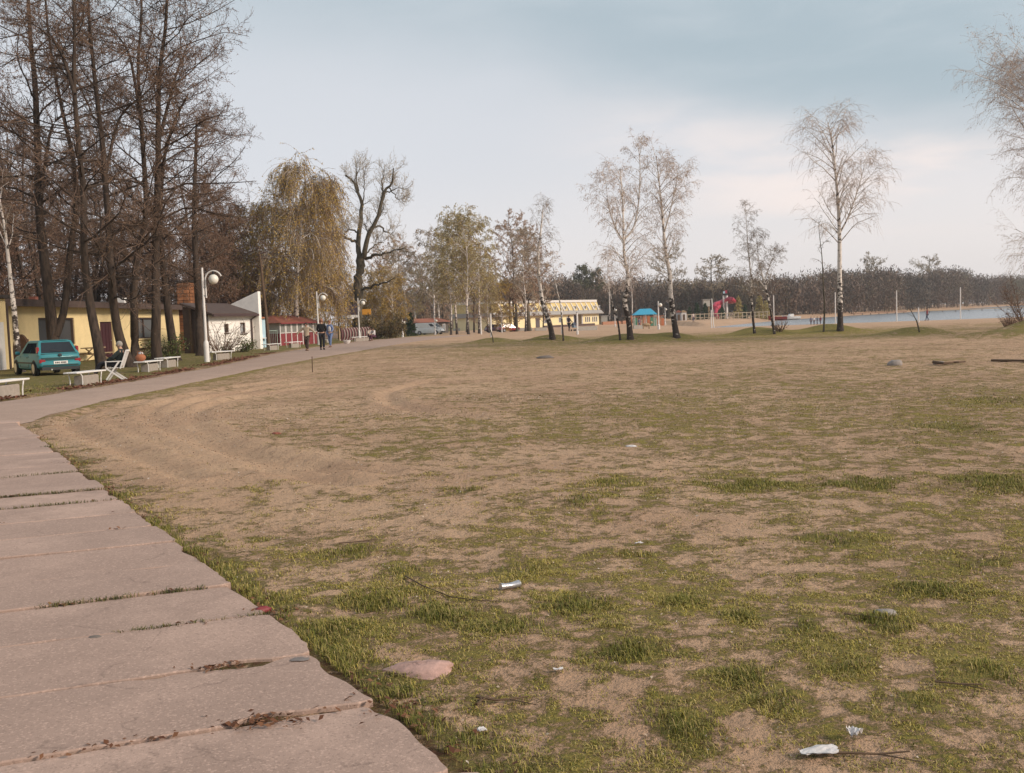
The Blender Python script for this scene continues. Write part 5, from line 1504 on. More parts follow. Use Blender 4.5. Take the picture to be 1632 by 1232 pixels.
def white_house():
    A, B = on_ground(334, 66.8), on_ground(403, 73.0)
    L, a = frame(A, B)
    root = thing('white_house', 'low white house with a dark lean-to roof and a raised end wall', 'house', A, a)
    dep, h = 1.8, 2.42
    ops = [(2.1, 2.75, 1.25, 1.85), (4.45, 5.25, 1.15, 1.9)]
    w = MB(); cur = 0; t = .28
    for x0, x1, z0, z1 in ops:
        w.box(((cur + x0) / 2, t / 2, h / 2 - .15), (x0 - cur, t, h + .3)); w.box(((x0 + x1) / 2, t / 2, z0 / 2 - .15), (x1 - x0, t, z0 + .3)); w.box(((x0 + x1) / 2, t / 2, (z1 + h) / 2), (x1 - x0, t, h - z1)); cur = x1
    w.box(((cur + L) / 2, t / 2, h / 2 - .15), (L - cur, t, h + .3))
    MB().box((L / 2, dep - .1, h / 2 + .3), (L, .2, h + .7)).build('rear_wall', M_WHITEWALL, root)
    w.build('wall', M_WHITEWALL, root)
    MB().prism([(t + .01, -.3), (dep, -.3), (dep, h + .66), (t + .01, h + .1)], -.02, .26, 'x').build('side_wall', M_BROWNROOF, root)
    for yy in (.1, 1.2): MB().box((-.12, yy, 1.5), (.14, .14, 3.2)).build('post', M_WOOD, root)
    for x0, x1, z0, z1 in ops:
        k = MB()
        for c, d in ((((x0 + x1) / 2, .1, z0 + .035), (x1 - x0, .1, .07)), (((x0 + x1) / 2, .1, z1 - .035), (x1 - x0, .1, .07)), ((x0 + .035, .1, (z0 + z1) / 2), (.07, .1, z1 - z0 - .144)), ((x1 - .035, .1, (z0 + z1) / 2), (.07, .1, z1 - z0 - .144))): k.box(c, d)
        f = k.build('window', M_BROWNROOF, root)
        MB().box(((x0 + x1) / 2, .16, (z0 + z1) / 2), (x1 - x0 - .02, .02, z1 - z0 - .02)).build('pane', W('curtained_glass', (.33, .34, .36), rough=.2) if x0 > 3 else M_GLASS, f)
        MB().box(((x0 + x1) / 2, -.05, z0 - .04), (x1 - x0 + .14, .14, .06)).build('sill', M_BROWNROOF, root)
    rf = MB(); rf.prism([(-.45, h - .02), (dep, h + .74), (dep, h + .88), (-.45, h + .12)], -.35, L - .02, 'x'); rf.build('roof', M_BROWNROOF, root)
    MB().box((L / 2 - .2, -.52, h - .01), (L + .35, .14, .15)).build('gutter', W('gutter_brown', (.06, .03, .028), rough=.5), root)
    MB().tube([(L - .28, -.52, h - .05), (L - .28, -.10, h - .3), (L - .28, -.10, .05)], .06, 8).build('downpipe', W('gutter_brown', (.06, .03, .028)), root)
    fw = MB(); fw.prism([(-.55, -.3), (dep, -.3), (dep, h + .72), (-.55, h + 1.65)], L, L + .42, 'x'); fw.build('fire_wall', M_WHITEWALL, root)
    MB().tube([(-.3, .4, -.1), (-.32, .42, 4.0)], .11, 8).build('pole', W('pale_bark', (.42, .33, .27), rough=.9, var=.3), root, True)
white_house()
def huts():
    A = on_ground(405, 76.5)
    root = thing('kiosk', 'small pale blue kiosk just past the white end wall', 'kiosk', A, R(78))
    MB().box((1.0, 1.0, 1.05), (2.0, 2.0, 2.3)).build('wall', M_BLUEPALE, root)
    k = MB(); k.box((.75, -.03, 1.25), (.8, .06, .95)); f = k.build('window', M_WHITE, root); MB().box((.75, -.07, 1.25), (.62, .02, .78)).build('pane', W('blue_glass', (.08, .17, .22), rough=.15), f)
    MB().box((1.0, -.2, .72), (1.5, .4, .06)).build('counter', M_WHITE, root)
    MB().box((1.0, 1.0, 2.26), (2.3, 2.4, .12)).build('roof', W('orange_roof', (.33, .13, .06), rough=.8), root)
    B = on_ground(424, 88)
    root = thing('wooden_hut', 'dark brown wooden hut with a big roof behind the pale blue kiosk', 'hut', B, R(20))
    MB().box((-1.6, 2, 1.2), (5.0, 4, 2.6)).build('wall', M_WOOD, root)
    MB().prism([(-.7, 1.9), (2.0, 4.0), (4.7, 1.9), (4.7, 2.05), (2.0, 4.2), (-.7, 2.05)], -4.6, 1.2, 'x').build('roof', W('rust_brown_roof', (.075, .040, .032), rough=.85, var=.3), root)
    MB().box((-.2, -.03, 1.25), (.9, .08, 1.0)).build('shutter', W('dark_green', (.02, .05, .035)), root)
    # red and white kiosk
    A, B = on_ground(446, 84.0), on_ground(508, 90.0)
    L, a = frame(A, B)
    root = thing('kiosk', 'red and white kiosk with a red roof behind the walking people', 'kiosk', A, a)
    MB().box((L / 2, 1.5, .45), (L, 3.0, 1.1)).build('lower_wall', M_RED, root)
    u = MB(); u.box((L / 2, 1.5, 1.42), (L - .06, 2.94, .84)); u.build('upper_wall', W('greyish_white', (.50, .46, .42), rough=.8), root)
    n = 7
    for i in range(n):
        x = L * (i + .5) / n
        p = MB(); w_ = L / n - .16
        for c, d in (((x, -.005, 1.03), (w_, .07, .05)), ((x, -.005, 1.80), (w_, .07, .05)), ((x - w_ / 2 + .025, -.005, 1.415), (.05, .07, .714)), ((x + w_ / 2 - .025, -.005, 1.415), (.05, .07, .714))): p.box(c, d)
        f = p.build('window', M_WHITE, root)
        MB().box((x, .022, 1.415), (w_ - .1, .02, .71)).build('pane', W('kiosk_pane', (.20, .19, .17), rough=.3), f)
    for i in range(n + 1):
        x = min(max(L * i / n, .05), L - .05); MB().box((x, -.02, .93), (.09, .06, 1.9)).build('post', M_WHITE, root)
    rf = MB()
    e = .35
    rf.add([(-e, -e, 1.86), (L + e, -e, 1.86), (L + e, 3 + e, 1.86), (-e, 3 + e, 1.86), (1.3, 1.5, 2.5), (L - 1.3, 1.5, 2.5)], [(3, 2, 1, 0), (0, 1, 5, 4), (1, 2, 5), (2, 3, 4, 5), (3, 0, 4)])
    rf.build('roof', M_REDROOF, root)
    MB().box((L / 2, -e, 1.82), (L + 2 * e, .05, .10)).build('fascia', M_RED, root)
    # green metal gate
    A = on_ground(419, 79.5)
    root = thing('garden_gate', 'pale green metal gate between the blue kiosk and the red kiosk', 'gate', A, R(60))
    g = MB(); g.tube([(0, 0, 0), (0, 0, 1.3)], .03); g.tube([(1.6, 0, 0), (1.6, 0, 1.3)], .03); g.tube([(0, 0, 1.25), (1.6, 0, 1.25)], .025); g.tube([(0, 0, .2), (1.6, 0, .2)], .025); g.build('gate_frame', W('pale_green', (.30, .38, .32)), root)
    for i in range(7): MB().tube([(.2 + i * .2, 0, .2), (.2 + i * .2, 0, 1.25)], .012, 6).build('rod', W('pale_green', (.30, .38, .32)), root)
    # leaning pole
    b, path = local_path([(428, 552), (424, 500), (419, 455), (414, 405)], 74, seed=2, wob=.02)
    root = thing('leaning_pole', 'brown wooden pole leaning left in front of the weeping birches', 'pole', b)
    MB().tube(path, [.12, .11, .10, .08], 8).build('shaft', M_WOOD, root, True)
    MB().tube([(path[-1][0] - .5, path[-1][1], path[-1][2] - .3), (path[-1][0] + .5, path[-1][1], path[-1][2] - .3)], .05, 6).build('crossarm', M_WOOD, root)
huts()
def barrier():
    A, B = on_ground(543, 106.0), on_ground(591, 109.5)
    L, a = frame(A, B)
    root = thing('barrier', 'low maroon barrier of upright panels with pale curved ribs by the third lamp', 'barrier', A, a)
    n = 11
    for i in range(n):
        x = L * (i + .5) / n
        pr = [(-.02, 0), (.10, .35), (.14, .7), (.10, 1.05), (-.02, 1.32), (-.10, 1.28), (.0, .7), (-.10, .02)]
        MB().prism([(-q, z) for q, z in pr], x - L / n / 2 + .05, x + L / n / 2 - .05, 'x').build('panel', W('maroon_panel', (.115, .040, .042), rough=.7, var=.2, objvar=.25), root)
        if i < n - 1:
            xx = L * (i + 1) / n
            MB().tube([(xx, -.04, .05), (xx + .05, -.16, .4), (xx + .06, -.18, .75), (xx, -.14, 1.1), (xx - .1, -.04, 1.32)], .035, 6).build('rib', W('pale_rib', (.55, .48, .43)), root)
    MB().box((-.18, 0, .6), (.14, .14, 1.35)).build('end_post', M_WOODPALE, root)
    MB().box((L / 2, .12, .08), (L, .14, .12)).build('rail', M_WHITE, root)
    # parasol
    b = on_ground(553, 113)
    root = thing('parasol', 'white parasol on a thin white pole behind the maroon barrier', 'parasol', b)
    MB().tube([(0, 0, 0), (-.05, 0, 2.5)], .05).build('pole', M_WHITE, root)
    MB().lathe((-.05, 0, 0), [(.9, 2.30), (.93, 2.42), (.86, 2.5), (.3, 2.72), (.02, 2.78)], 10).build('canopy', M_WHITE, root)
    MB().lathe((0, 0, 0), [(.3, 0), (.28, .1), (.06, .14)], 12).build('foot', M_CONCR, root)
    # boards
    b = on_ground(563, 112); zc = float(V(563, 495, 112)[2] - b[2])
    root = thing('sign', 'dark purple board with a white lower strip under the old tree', 'sign', b, R(12))
    MB().box((0, 0, zc + .1), (1.1, .06, 1.1)).build('board', W('dark_purple', (.055, .035, .05)), root)
    MB().box((0, -.05, zc - .62), (1.2, .05, .28)).build('strip', M_WHITE, root)
    for s in (-.48, .48): MB().box((s, .06, zc / 2 + .1), (.07, .05, zc + .2)).build('post', M_WOOD, root)
    b = on_ground(586, 116); zc = float(V(586, 497, 116)[2] - b[2])
    root = thing('sign', 'orange hanging board beside the old forked tree', 'sign', b, R(8))
    MB().box((0, 0, zc), (1.0, .06, .62), bev=.02).build('board', W('orange_paint', (.60, .27, .03), rough=.6), root)
    MB().box((0, -.01, zc - .9), (.9, .5, .07)).build('shelf', M_WHITE, root)
    for s in (-.5, .5): MB().box((s, .08, zc / 2 + .2), (.07, .07, zc + .4)).build('post', M_WOODPALE, root)
barrier()

# ------------------------------------------------------------------ distant buildings
def hotel():
    A, B = on_ground(786, 226), on_ground(955.5, 264)
    L, a = frame(A, B)
    root = thing('hotel', 'long yellow two-storey hotel with an ochre mansard roof and white dormers', 'building', A, a)
    # ground floor bays, from the right-hand end
    x1 = L
    e0, e1 = L - 12.6, L - 7.9          # recessed glazed entrance
    w = MB()
    w.box((e1 / 2 + L / 2, 5.5, 1.4), (L - e1, 11, 2.9)); w.box((e0 / 2, 5.5, 1.4), (e0, 11, 2.9)); w.box(((e0 + e1) / 2, 6.6, 1.4), (e1 - e0, 8.8, 2.9))
    w.build('wall', M_HOTEL, root)
    MB().box(((e0 + e1) / 2, 2.1, 1.25), (e1 - e0 - .2, .1, 2.4)).build('entrance_glazing', W('violet_glass', (.055, .05, .11), rough=.2), root)
    for i, x in enumerate((e0 + .2, (e0 + e1) / 2 - .2, e1 - .3)):
        MB().tube([(x, .15, 0), (x, .15, 2.8)], .22, 10).build('column', M_WHITE, root)
    def win(x, z0, z1, w_, y=0.0, mat=None):
        k = MB(); zz = (z0 + z1) / 2
        for c, d in (((x, y - .03, z0 + .05), (w_, .1, .1)), ((x, y - .03, z1 - .05), (w_, .1, .1)), ((x - w_ / 2 + .05, y - .03, zz), (.1, .1, z1 - z0 - .204)), ((x + w_ / 2 - .05, y - .03, zz), (.1, .1, z1 - z0 - .204))): k.box(c, d)
        f = k.build('window', M_WHITE, root)
        MB().box((x, y - .012, zz), (w_ - .1, .02, z1 - z0 - .1)).build('pane', mat or M_GLASS, f)
    for i in range(3): win(L - 6.7 + i * .95, .7, 2.1, .62); win(L - 3.2 + i * .95, .7, 2.1, .62)
    for x in (e0 - 2.5, e0 - 6.0, e0 - 12.5): win(x, .9, 2.2, 1.5, mat=W('hotel_pane', (.16, .17, .19), rough=.2))
    MB().box((e0 - 16, -.06, 1.15), (1.6, .12, 2.2)).build('door', W('hotel_door', (.10, .08, .09)), root)
    # flared eave, mansard, fascia
    for nm, prof, m in (('eave', [(-1.1, 2.75), (-1.2, 2.95), (-.35, 3.75), (12.0, 3.75), (12.0, 2.75)], M_GREYEAVE), ('mansard_roof', [(-.33, 3.76), (.55, 5.75), (11, 5.75), (11.9, 3.76)], M_HOTELROOF), ('fascia', [(.30, 5.78), (.30, 6.35), (11.2, 6.35), (11.2, 5.78)], M_WHITE)):
        q = {'eave': .5, 'mansard_roof': .1, 'fascia': -.3}[nm]
        MB().prism(prof, -q, L + q, 'x').build(nm, m, root)
    n = int(L / 2.35)
    for i in range(n):
        x = L - 1.1 - i * 2.35
        if x < 1: break
        MB().prism([(-.62, 3.78), (-.62, 4.05), (.50, 5.80), (.75, 5.80), (-.05, 3.78)], x - .17, x + .17, 'x').build('dormer_fin', M_WHITE, root)
        if i % 2 == 1 or i in (0,):
            k = MB(); k.box((x + 1.1, -.05, 4.45), (.62, .5, .85)); f = k.build('dormer_window', M_WHITE, root); MB().box((x + 1.1, -.32, 4.45), (.44, .04, .66)).build('pane', W('dormer_pane', (.07, .08, .12), rough=.2), f)
    MB().box((L + 1.9, 1.5, 1.0), (3.2, 4, 2.0)).build('annex', W('annex_grey', (.22, .21, .19)), root)
    MB().box((L + 1.9, 1.5, 2.08), (3.7, 4.5, .14)).build('annex_roof', M_GREYEAVE, root)
    # terrace wall in front
    MB().box((L - 2.5, -5, .25), (9, .4, .9)).build('terrace_wall', W('terrace_red', (.36, .17, .10)), root)
    MB().box((L + 4.5, -5, .25), (2.6, .4, .9)).build('terrace_wall', W('terrace_red', (.36, .17, .10)), root)
    MB().box((L * .42, -8, .22), (22, .3, .55)).build('terrace_wall', W('terrace_dark', (.10, .06, .05)), root)
hotel()
def snack_bar():
    A, B = on_ground(667, 192), on_ground(716, 200)
    L, a = frame(A, B)
    root = thing('snack_bar', 'low dark building with an orange red roof behind the white van', 'building', A, a)
    MB().box((L / 2, 2.4, .9), (L, 4.6, 2.6)).build('wall', W('bar_wall', (.10, .085, .075)), root)
    for i in range(4): 
        x = L * (i + .7) / 4.4
        f = MB().box((x, .06, 1.1), (.95, .08, 1.3)).build('window', M_WHITE, root); MB().box((x, .01, 1.1), (.75, .04, 1.1)).build('pane', W('bar_pane', (.24, .25, .27), rough=.2), f)
    rf = MB(); rf.add([(-.5, -.7, 2.1), (L + .5, -.7, 2.1), (L + .5, 5.2, 2.1), (-.5, 5.2, 2.1), (.3, 2.2, 2.9), (L - .3, 2.2, 2.9)], [(3, 2, 1, 0), (0, 1, 5, 4), (1, 2, 5), (2, 3, 4, 5), (3, 0, 4)]); rf.build('roof', W('orange_red_roof', (.30, .105, .06), rough=.8), root)
snack_bar()

# ------------------------------------------------------------------ lamps
def arch_lamp(b, label, lean):
    root = thing('street_lamp', label, 'lamp', b, 0, 'white arched lamps along the path')
    MB().lathe((0, 0, 0), [(.13, -.1), (.13, .85), (.115, .95), (.075, 1.02)], 12).build('sleeve', M_WHITE, root, True)
    MB().tube([(0, 0, .9), (0, 0, 4.48)], [.075, .052], 10).build('pole', M_WHITE, root, True)
    ar = [(.13, 0, 3.05), (.13, 0, 3.75)] + [(.52 - .39 * math.cos(w), 0, 3.92 + .40 * math.sin(w)) for w in np.linspace(.1, math.pi - .35, 12)]
    MB().tube(ar, .036, 8).build('arch', M_WHITE, root, True)
    for z in (3.15, 3.55): MB().box((.07, 0, z), (.16, .09, .06)).build('clamp', M_STEEL, root)
    g = MB().ball((.52, 0, 3.92), .235, 18).build('globe', W('globe_opal', (.78, .74, .66), rough=.25, var=.02), root, True)
    MB().lathe((.52, 0, 4.12), [(.05, .02), (.05, .18)], 8).build('socket', M_DARK, g)
    return root
def lamp_at(px, py, D, label):
    return arch_lamp(on_ground(px, D), label, 0)
L1 = lamp_at(328, 577, 49.0, 'nearest tall white lamp with an arched arm and globe, beside the white house')
for px, D, lab in ((508, 82.0, 'second white arched lamp, in front of the red kiosk'), (573, 103.0, 'third white arched lamp, in front of the maroon barrier')):
    dup(L1, on_ground(px, D), 0, lab, .95)
def globe_lamp(b, h, label):
    root = thing('globe_lamp', label, 'lamp', b, 0, 'straight white globe lamps')
    MB().tube([(0, 0, -.1), (0, 0, h)], [.09, .06], 8).build('pole', M_WHITE, root, True)
    MB().lathe((0, 0, 0), [(.14, -.1), (.14, .5), (.09, .55)], 10).build('sleeve', M_WHITE, root, True)
    MB().tube([(0, 0, h - .35), (.22, 0, h - .3)], .03, 6).build('arm', M_STEEL, root)
    MB().ball((.24, 0, h - .42), .2, 12).build('globe', W('globe_opal', (.78, .74, .66)), root, True)
_b = at(1050, 525, 85)
globe_lamp(_b, float(V(1048, 480, _b[1])[2] - _b[2]), 'white post with a globe lamp in front of the playground')
for px, D, top, lab in ((1061, 215, 490, 'smaller globe lamp farther off, right of the playground canopy'), (981, 205, 491, 'globe lamp behind the thin leaning birch'), (642, 128, 509, 'short globe lamp just right of the hedge bush'), (694, 160, 507, 'globe lamp behind the white van')):
    b = on_ground(px, D); globe_lamp(b, float(V(px, top, D)[2] - b[2]), lab)

# ------------------------------------------------------------------ white posts of the beach courts
def posts():
    spec = [(767, 503, 533, 'short white beach post, left one of the close pair by the grove'), (783, 500, 537, 'taller white beach post, right one of the close pair by the grove'), (895, 488, 532, 'white beach post just right of the dark leaning birch'), (920.5, 498, 533, 'white beach post in front of the hotel entrance'),
            (1134, 494, 523, 'short white beach post beside a taller one, by the wooden fence'), (1137, 476, 520, 'tall white beach post leaning beside a short one, by the red slide'), (1233, 471, 517, 'white beach post in front of the red boat'), (1331, 466, 513, 'white beach post left of the tallest birch'),
            (1428.5, 463, 508, 'white beach post in front of open water, between two birches'), (1464, 490, 514, 'short white beach post behind the small leaning sapling'), (1530, 458, 506, 'white beach post farthest right, before open water'), (800, 516, 530, 'short white marker post by the red car')]
    for px, top, bot, lab in spec:
        b = shore_at(px + (1 if bot - top > 40 else 0), bot); h = float(V(px, top, b[1])[2] - b[2])
        root = thing('beach_post', lab, 'post', b, 0, 'white posts on the beach courts')
        tl = -.05 if '1137' in str(px) else 0
        MB().tube([(0, 0, -.2), (tl * h, 0, h)], [.085, .075], 8).build('shaft', M_WHITE, root, True)
        MB().lathe((tl * h, 0, h), [(.085, -.02), (.09, .02), (.04, .06)], 8).build('cap', M_STEEL, root)
        MB().lathe((0, 0, 0), [(.10, -.1), (.095, .3), (.085, .33)], 8).build('socket', M_WHITE, root)
posts()

# ------------------------------------------------------------------ benches
def bench(b, rz, label, ln=1.6):
    root = thing('bench', label, 'bench', b, rz, 'white topped concrete benches by the path')
    for i in range(3):
        MB().box((0, -.16 + i * .16, .40), (ln, .15, .045), bev=.012).build('plank', M_WHITE, root)
    MB().box((0.05, 0, .10), (ln * .55, .32, .40), bev=.03).build('block', M_CONCR, root)
    for s in (-.36, .36):
        MB().tube([(s * ln, -.2, .375), (s * ln * .9, -.22, .30), (s * ln * .86, -.21, .15), (s * ln * .86, -.21, -.05)], .018, 6).build('bracket', M_WHITE, root)
        MB().tube([(s * ln, .2, .375), (s * ln * .9, .22, .30), (s * ln * .86, .21, .15), (s * ln * .86, .21, -.05)], .018, 6).build('bracket', M_WHITE, root)
    return root
B1 = bench(at(137, 613), R(80), 'white topped concrete bench before the teal car, at the seated person\'s feet')
def benches():
    for (px, py), rz, lab in (((4, 634), 84, 'white topped concrete bench cut off by the left edge'), ((238, 592), 84, 'white topped bench carrying the orange bag'), ((268, 585), 84, 'white topped bench end to end with the one carrying the bag'),
                              ((352, 573), 60, 'white bench between the nearest lamp and the white house'), ((433, 558), 70, 'low white bench before the green gate'), ((468, 554), 65, 'low white bench before the red kiosk'), ((571, 544), 40, 'white bench in front of the maroon barrier, left of two'), ((582, 543), 40, 'white bench in front of the maroon barrier, right of two')):
        b = at(px, py)
        if px == 238:
            b = np.array([b[0], b[1], b[2]])
        dup(B1, b, R(rz), lab, 1.0 if px > 5 else 1.1)
benches()
def bag():
    b = at(238, 592); y = b[1] - .55
    x = b[0] - .06
    root = thing('bag', 'round orange bag with a white top standing on a white bench', 'bag', (x - .05, y, b[2] + .422)); root.scale = (.66, .66, .66)
    MB().ball((0, 0, .22), .30, 16, (1, .85, .78), .03).build('body', W('orange_cloth', (.36, .13, .06), rough=.85, var=.18, scale=12), root, True)
    MB().ball((0.02, 0, .46), .15, 12, (1, .8, .7), .06).build('white_top', M_PAPER, root, True)
    MB().tube([(-.15, -.1, .4), (-.1, -.12, .58), (.1, -.12, .58), (.15, -.1, .4)], .014, 6).build('strap', W('orange_cloth', (.42, .135, .05)), root)
bag()
def wall_tables():
    for px, D, lab, m in ((131, 58.0, 'pale wooden bench and table by the yellow wall behind the car', M_WOODPALE), (231, 67.5, 'dark picnic table below the grey window of the yellow building', M_WOOD)):
        b = on_ground(px, D); b[0] = max(b[0], -23.6)
        root = thing('picnic_table', lab, 'table', b, R(90))
        MB().box((0, 0, .72), (1.8, .7, .06)).build('tabletop', m, root)
        for s in (-.62, .62): MB().box((0, s, .42), (1.8, .25, .05)).build('seat', m, root)
        for s in (-.6, .6):
            MB().bar((s, -.62, .02), (s, .2, .70), .08, .05).build('leg', m, root); MB().bar((s, .62, .02), (s, -.2, .70), .08, .05).build('leg', m, root); MB().bar((s + .05, -.7, .37), (s + .05, .7, .37), .05, .07).build('crossbar', m, root)
wall_tables()
def round_board():
    b = on_ground(33, 46.5)
    root = thing('round_topped_board', 'brown round-topped wooden board standing behind the leaning white birch', 'board', b, R(-35))
    pr = [(-.62, -.1), (.62, -.1)] + [(.62 * math.cos(w), .95 + .68 * math.sin(w)) for w in np.linspace(.0, math.pi, 14)]
    MB().prism(pr, -.05, .05, 'y').build('board', W('brown_board', (.105, .055, .032), rough=.9, var=.3, scale=7, bump=.3), root)
    for s in (-.4, 0, .4): MB().box((s, .09, .7), (.09, .06, 1.4)).build('batten', M_WOOD, root)
round_board()

# ------------------------------------------------------------------ vehicles
def quadpt(c, u, v):
    a = [Vector(p) for p in c]
    return (a[0] * (1 - u) + a[1] * u) * (1 - v) + (a[3] * (1 - u) + a[2] * u) * v
def panel(c, u0, u1, v0, v1, off, th=.012):
    """thin panel lying proud of a four-cornered face"""
    n = (Vector(c[1]) - Vector(c[0])).cross(Vector(c[3]) - Vector(c[0])).normalized()
    q = [quadpt(c, u, v) + n * off for u, v in ((u0, v0), (u1, v0), (u1, v1), (u0, v1))]
    r_ = [p - n * th for p in q]
    mb = MB(); mb.add([tuple(p) for p in q + r_], [(0, 1, 2, 3), (7, 6, 5, 4), (0, 4, 5, 1), (1, 5, 6, 2), (2, 6, 7, 3), (3, 7, 4, 0)])
    return mb
def car(b, rz, label, paint, name='parked_car', cat='car', group=None, S=None):
    """hatchback or van: forward is +y; S holds sizes"""
    d = dict(L=3.7, W=1.62, H=1.36, belt=.82, hood=.80, nose=.62, cab0=-1.78, cab1=.95, roof0=-1.32, roof1=.15, top=.60, wheel=.285, wb=1.22, glass_sides=True)
    d.update(S or {})
    root = thing(name, label, cat, b, rz, group)
    L, Wd, H, belt = d['L'], d['W'] / 2, d['H'], d['belt']
    st = [(-L / 2, .86, .36, belt - .06), (-L / 2 + .06, .95, .27, belt), (-L / 2 + .4, .99, .22, belt), (-L * .15, 1.0, .20, belt), (L * .18, 1.0, .20, belt - .01), (L * .27, .985, .20, d['hood']), (L * .42, .95, .22, (d['hood'] + d['nose']) / 2 + .03), (L / 2 - .08, .88, .27, d['nose']), (L / 2, .76, .34, d['nose'] - .12)]
    vs, fs = [], []
    for y, w, zb, zt in st:
        w *= Wd
        half = [(w * .80, zb), (w * .97, zb + .08), (w, (zb + zt) / 2 - .03), (w * .985, zt - .12), (w * .93, zt - .02), (w * .60, zt + .012)]
        ring = [(x, y, z) for x, z in half] + [(-x, y, z) for x, z in reversed(half)]
        vs += ring
    m = 12
    for i in range(len(st) - 1):
        for k in range(m):
            j = (k + 1) % m
            fs.append((i * m + k, i * m + j, (i + 1) * m + j, (i + 1) * m + k))
    fs.append(tuple(range(m))); fs.append(tuple(range((len(st) - 1) * m, len(st) * m)))
    MB().add(vs, fs).build('body', paint, root, True)
    # cabin
    c0, c1, r0, r1, tw = d['cab0'], d['cab1'], d['roof0'], d['roof1'], d['top'] * 1.0
    bw = Wd * .945
    lo = [(-bw, c0, belt - .03), (bw, c0, belt - .03), (bw * .97, c1, belt - .03), (-bw * .97, c1, belt - .03)]
    hi = [(-tw, r0, H - .03), (tw, r0, H - .03), (tw, r1, H - .04), (-tw, r1, H - .04)]
    ym = (r0 + r1) / 2
    cab = MB(); cab.add(lo + hi + [(-tw * .86, r0 + .12, H), (tw * .86, r0 + .12, H), (tw * .86, r1 - .12, H - .005), (-tw * .86, r1 - .12, H - .005)],
                        [(0, 1, 5, 4), (1, 2, 6, 5), (2, 3, 7, 6), (3, 0, 4, 7), (4, 5, 9, 8), (5, 6, 10, 9), (6, 7, 11, 10), (7, 4, 8, 11), (8, 9, 10, 11)])
    cab.build('cabin', paint, root)
    rear = [lo[0], lo[1], hi[1], hi[0]]; right = [lo[1], lo[2], hi[2], hi[1]]; front = [lo[2], lo[3], hi[3], hi[2]]; left = [lo[3], lo[0], hi[0], hi[3]]
    panel(rear, .07, .93, .16, .90, .012).build('rear_window', M_GLASS, root)
    panel(front, .06, .94, .12, .92, .012).build('windscreen', M_GLASS, root)
    if d['glass_sides']:
        panel(right, .14, .44, .14, .88, .010).build('side_window', M_GLASS, root); panel(right, .47, .86, .14, .88, .010).build('side_window', M_GLASS, root)
        panel(left, .14, .53, .14, .88, .010).build('side_window', M_SIDEGLASS, root); panel(left, .56, .86, .14, .88, .010).build('side_window', M_SIDEGLASS, root)
    else:
        panel(right, .74, .93, .30, .86, .010).build('side_window', M_GLASS, root); panel(left, .07, .26, .30, .86, .010).build('side_window', M_GLASS, root)
    # bumpers, sills
    MB().box((0, -L / 2 + .03, .44), (d['W'] * .93, .20, .22), bev=.06).build('rear_bumper', paint, root, True)
    MB().box((0, L / 2 - .05, .42), (d['W'] * .84, .20, .22), bev=.06).build('front_bumper', paint if not S or S.get('bump') is None else M_DARK, root, True)
    MB().box((0, -L / 2 + .05, .28), (d['W'] * .84, .22, .12)).build('valance', M_DARK, root)
    # wheels
    wr = d['wheel']
    for sx in (-1, 1):
        for sy in (-1, 1):
            x = sx * (Wd - .07); y = sy * d['wb'] - (.02 if sy < 0 else -.03)
            MB().prism([(y + (wr + .055) * math.cos(w), wr + .02 + (wr + .055) * math.sin(w)) for w in np.linspace(0, 2 * math.pi, 19)[:-1]], x - .10, x + sx * .075 if sx > 0 else x + .10, 'x').build('wheel_arch', M_DARK, root) if False else None
            t = MB().prism([(y + wr * math.cos(w), wr + wr * math.sin(w)) for w in np.linspace(0, 2 * math.pi, 21)[:-1]], x - .09, x + .09, 'x').build('wheel', M_TYRE, root)
            MB().prism([(y + wr * .66 * math.cos(w), wr + wr * .66 * math.sin(w)) for w in np.linspace(0, 2 * math.pi, 17)[:-1]], x + sx * .088, x + sx * .10, 'x').build('rim', M_RIM, t)
            a_ = MB().prism([(y + (wr + .05) * math.cos(w), wr + (wr + .05) * math.sin(w)) for w in np.linspace(-.25, math.pi + .25, 15)], x + sx * .02, x + sx * .062, 'x'); a_.build('wheel_arch', M_DARK, root)
    red = W('tail_lamp_red', (.28, .018, .025), rough=.2, coat=.5)
    for s in (-1, 1):
        MB().box((s * Wd * .80, -L / 2 + .012, belt - .26), (Wd * .28, .09, .17), bev=.03).build('tail_lamp', red, root)
        MB().box((s * Wd * .72, L / 2 - .07, d['nose'] - .06), (.30, .12, .15), bev=.03).build('headlight', W('lamp_lens', (.24, .245, .25), rough=.15), root)
        if d['glass_sides']:
            MB().box((s * Wd * .90, c0 + .19, belt + .17), (.10, .10, .24), bev=.02).build('pillar_lamp', red, root)
        mm = MB().box((s * (Wd + .09), d.get('mirror', .55), belt + .06), (.18, .09, .13), bev=.03); mm.build('mirror', paint if name != 'van' else M_DARK, root)
    # plate
    pl = MB().box((0, -L / 2 - .075, .50), (.52, .02, .115), bev=.004).build('number_plate', M_WHITE, root)
    k = MB()
    for i, x in enumerate((-.19, -.13, -.07, .03, .08, .13, .18)):
        k.box((x, -L / 2 - .0875, .50), (.032, .006, .062))
    k.box((0, -L / 2 - .0858, .50), (.42, .002, .01))
    k.build('plate_characters', M_DARK, pl)
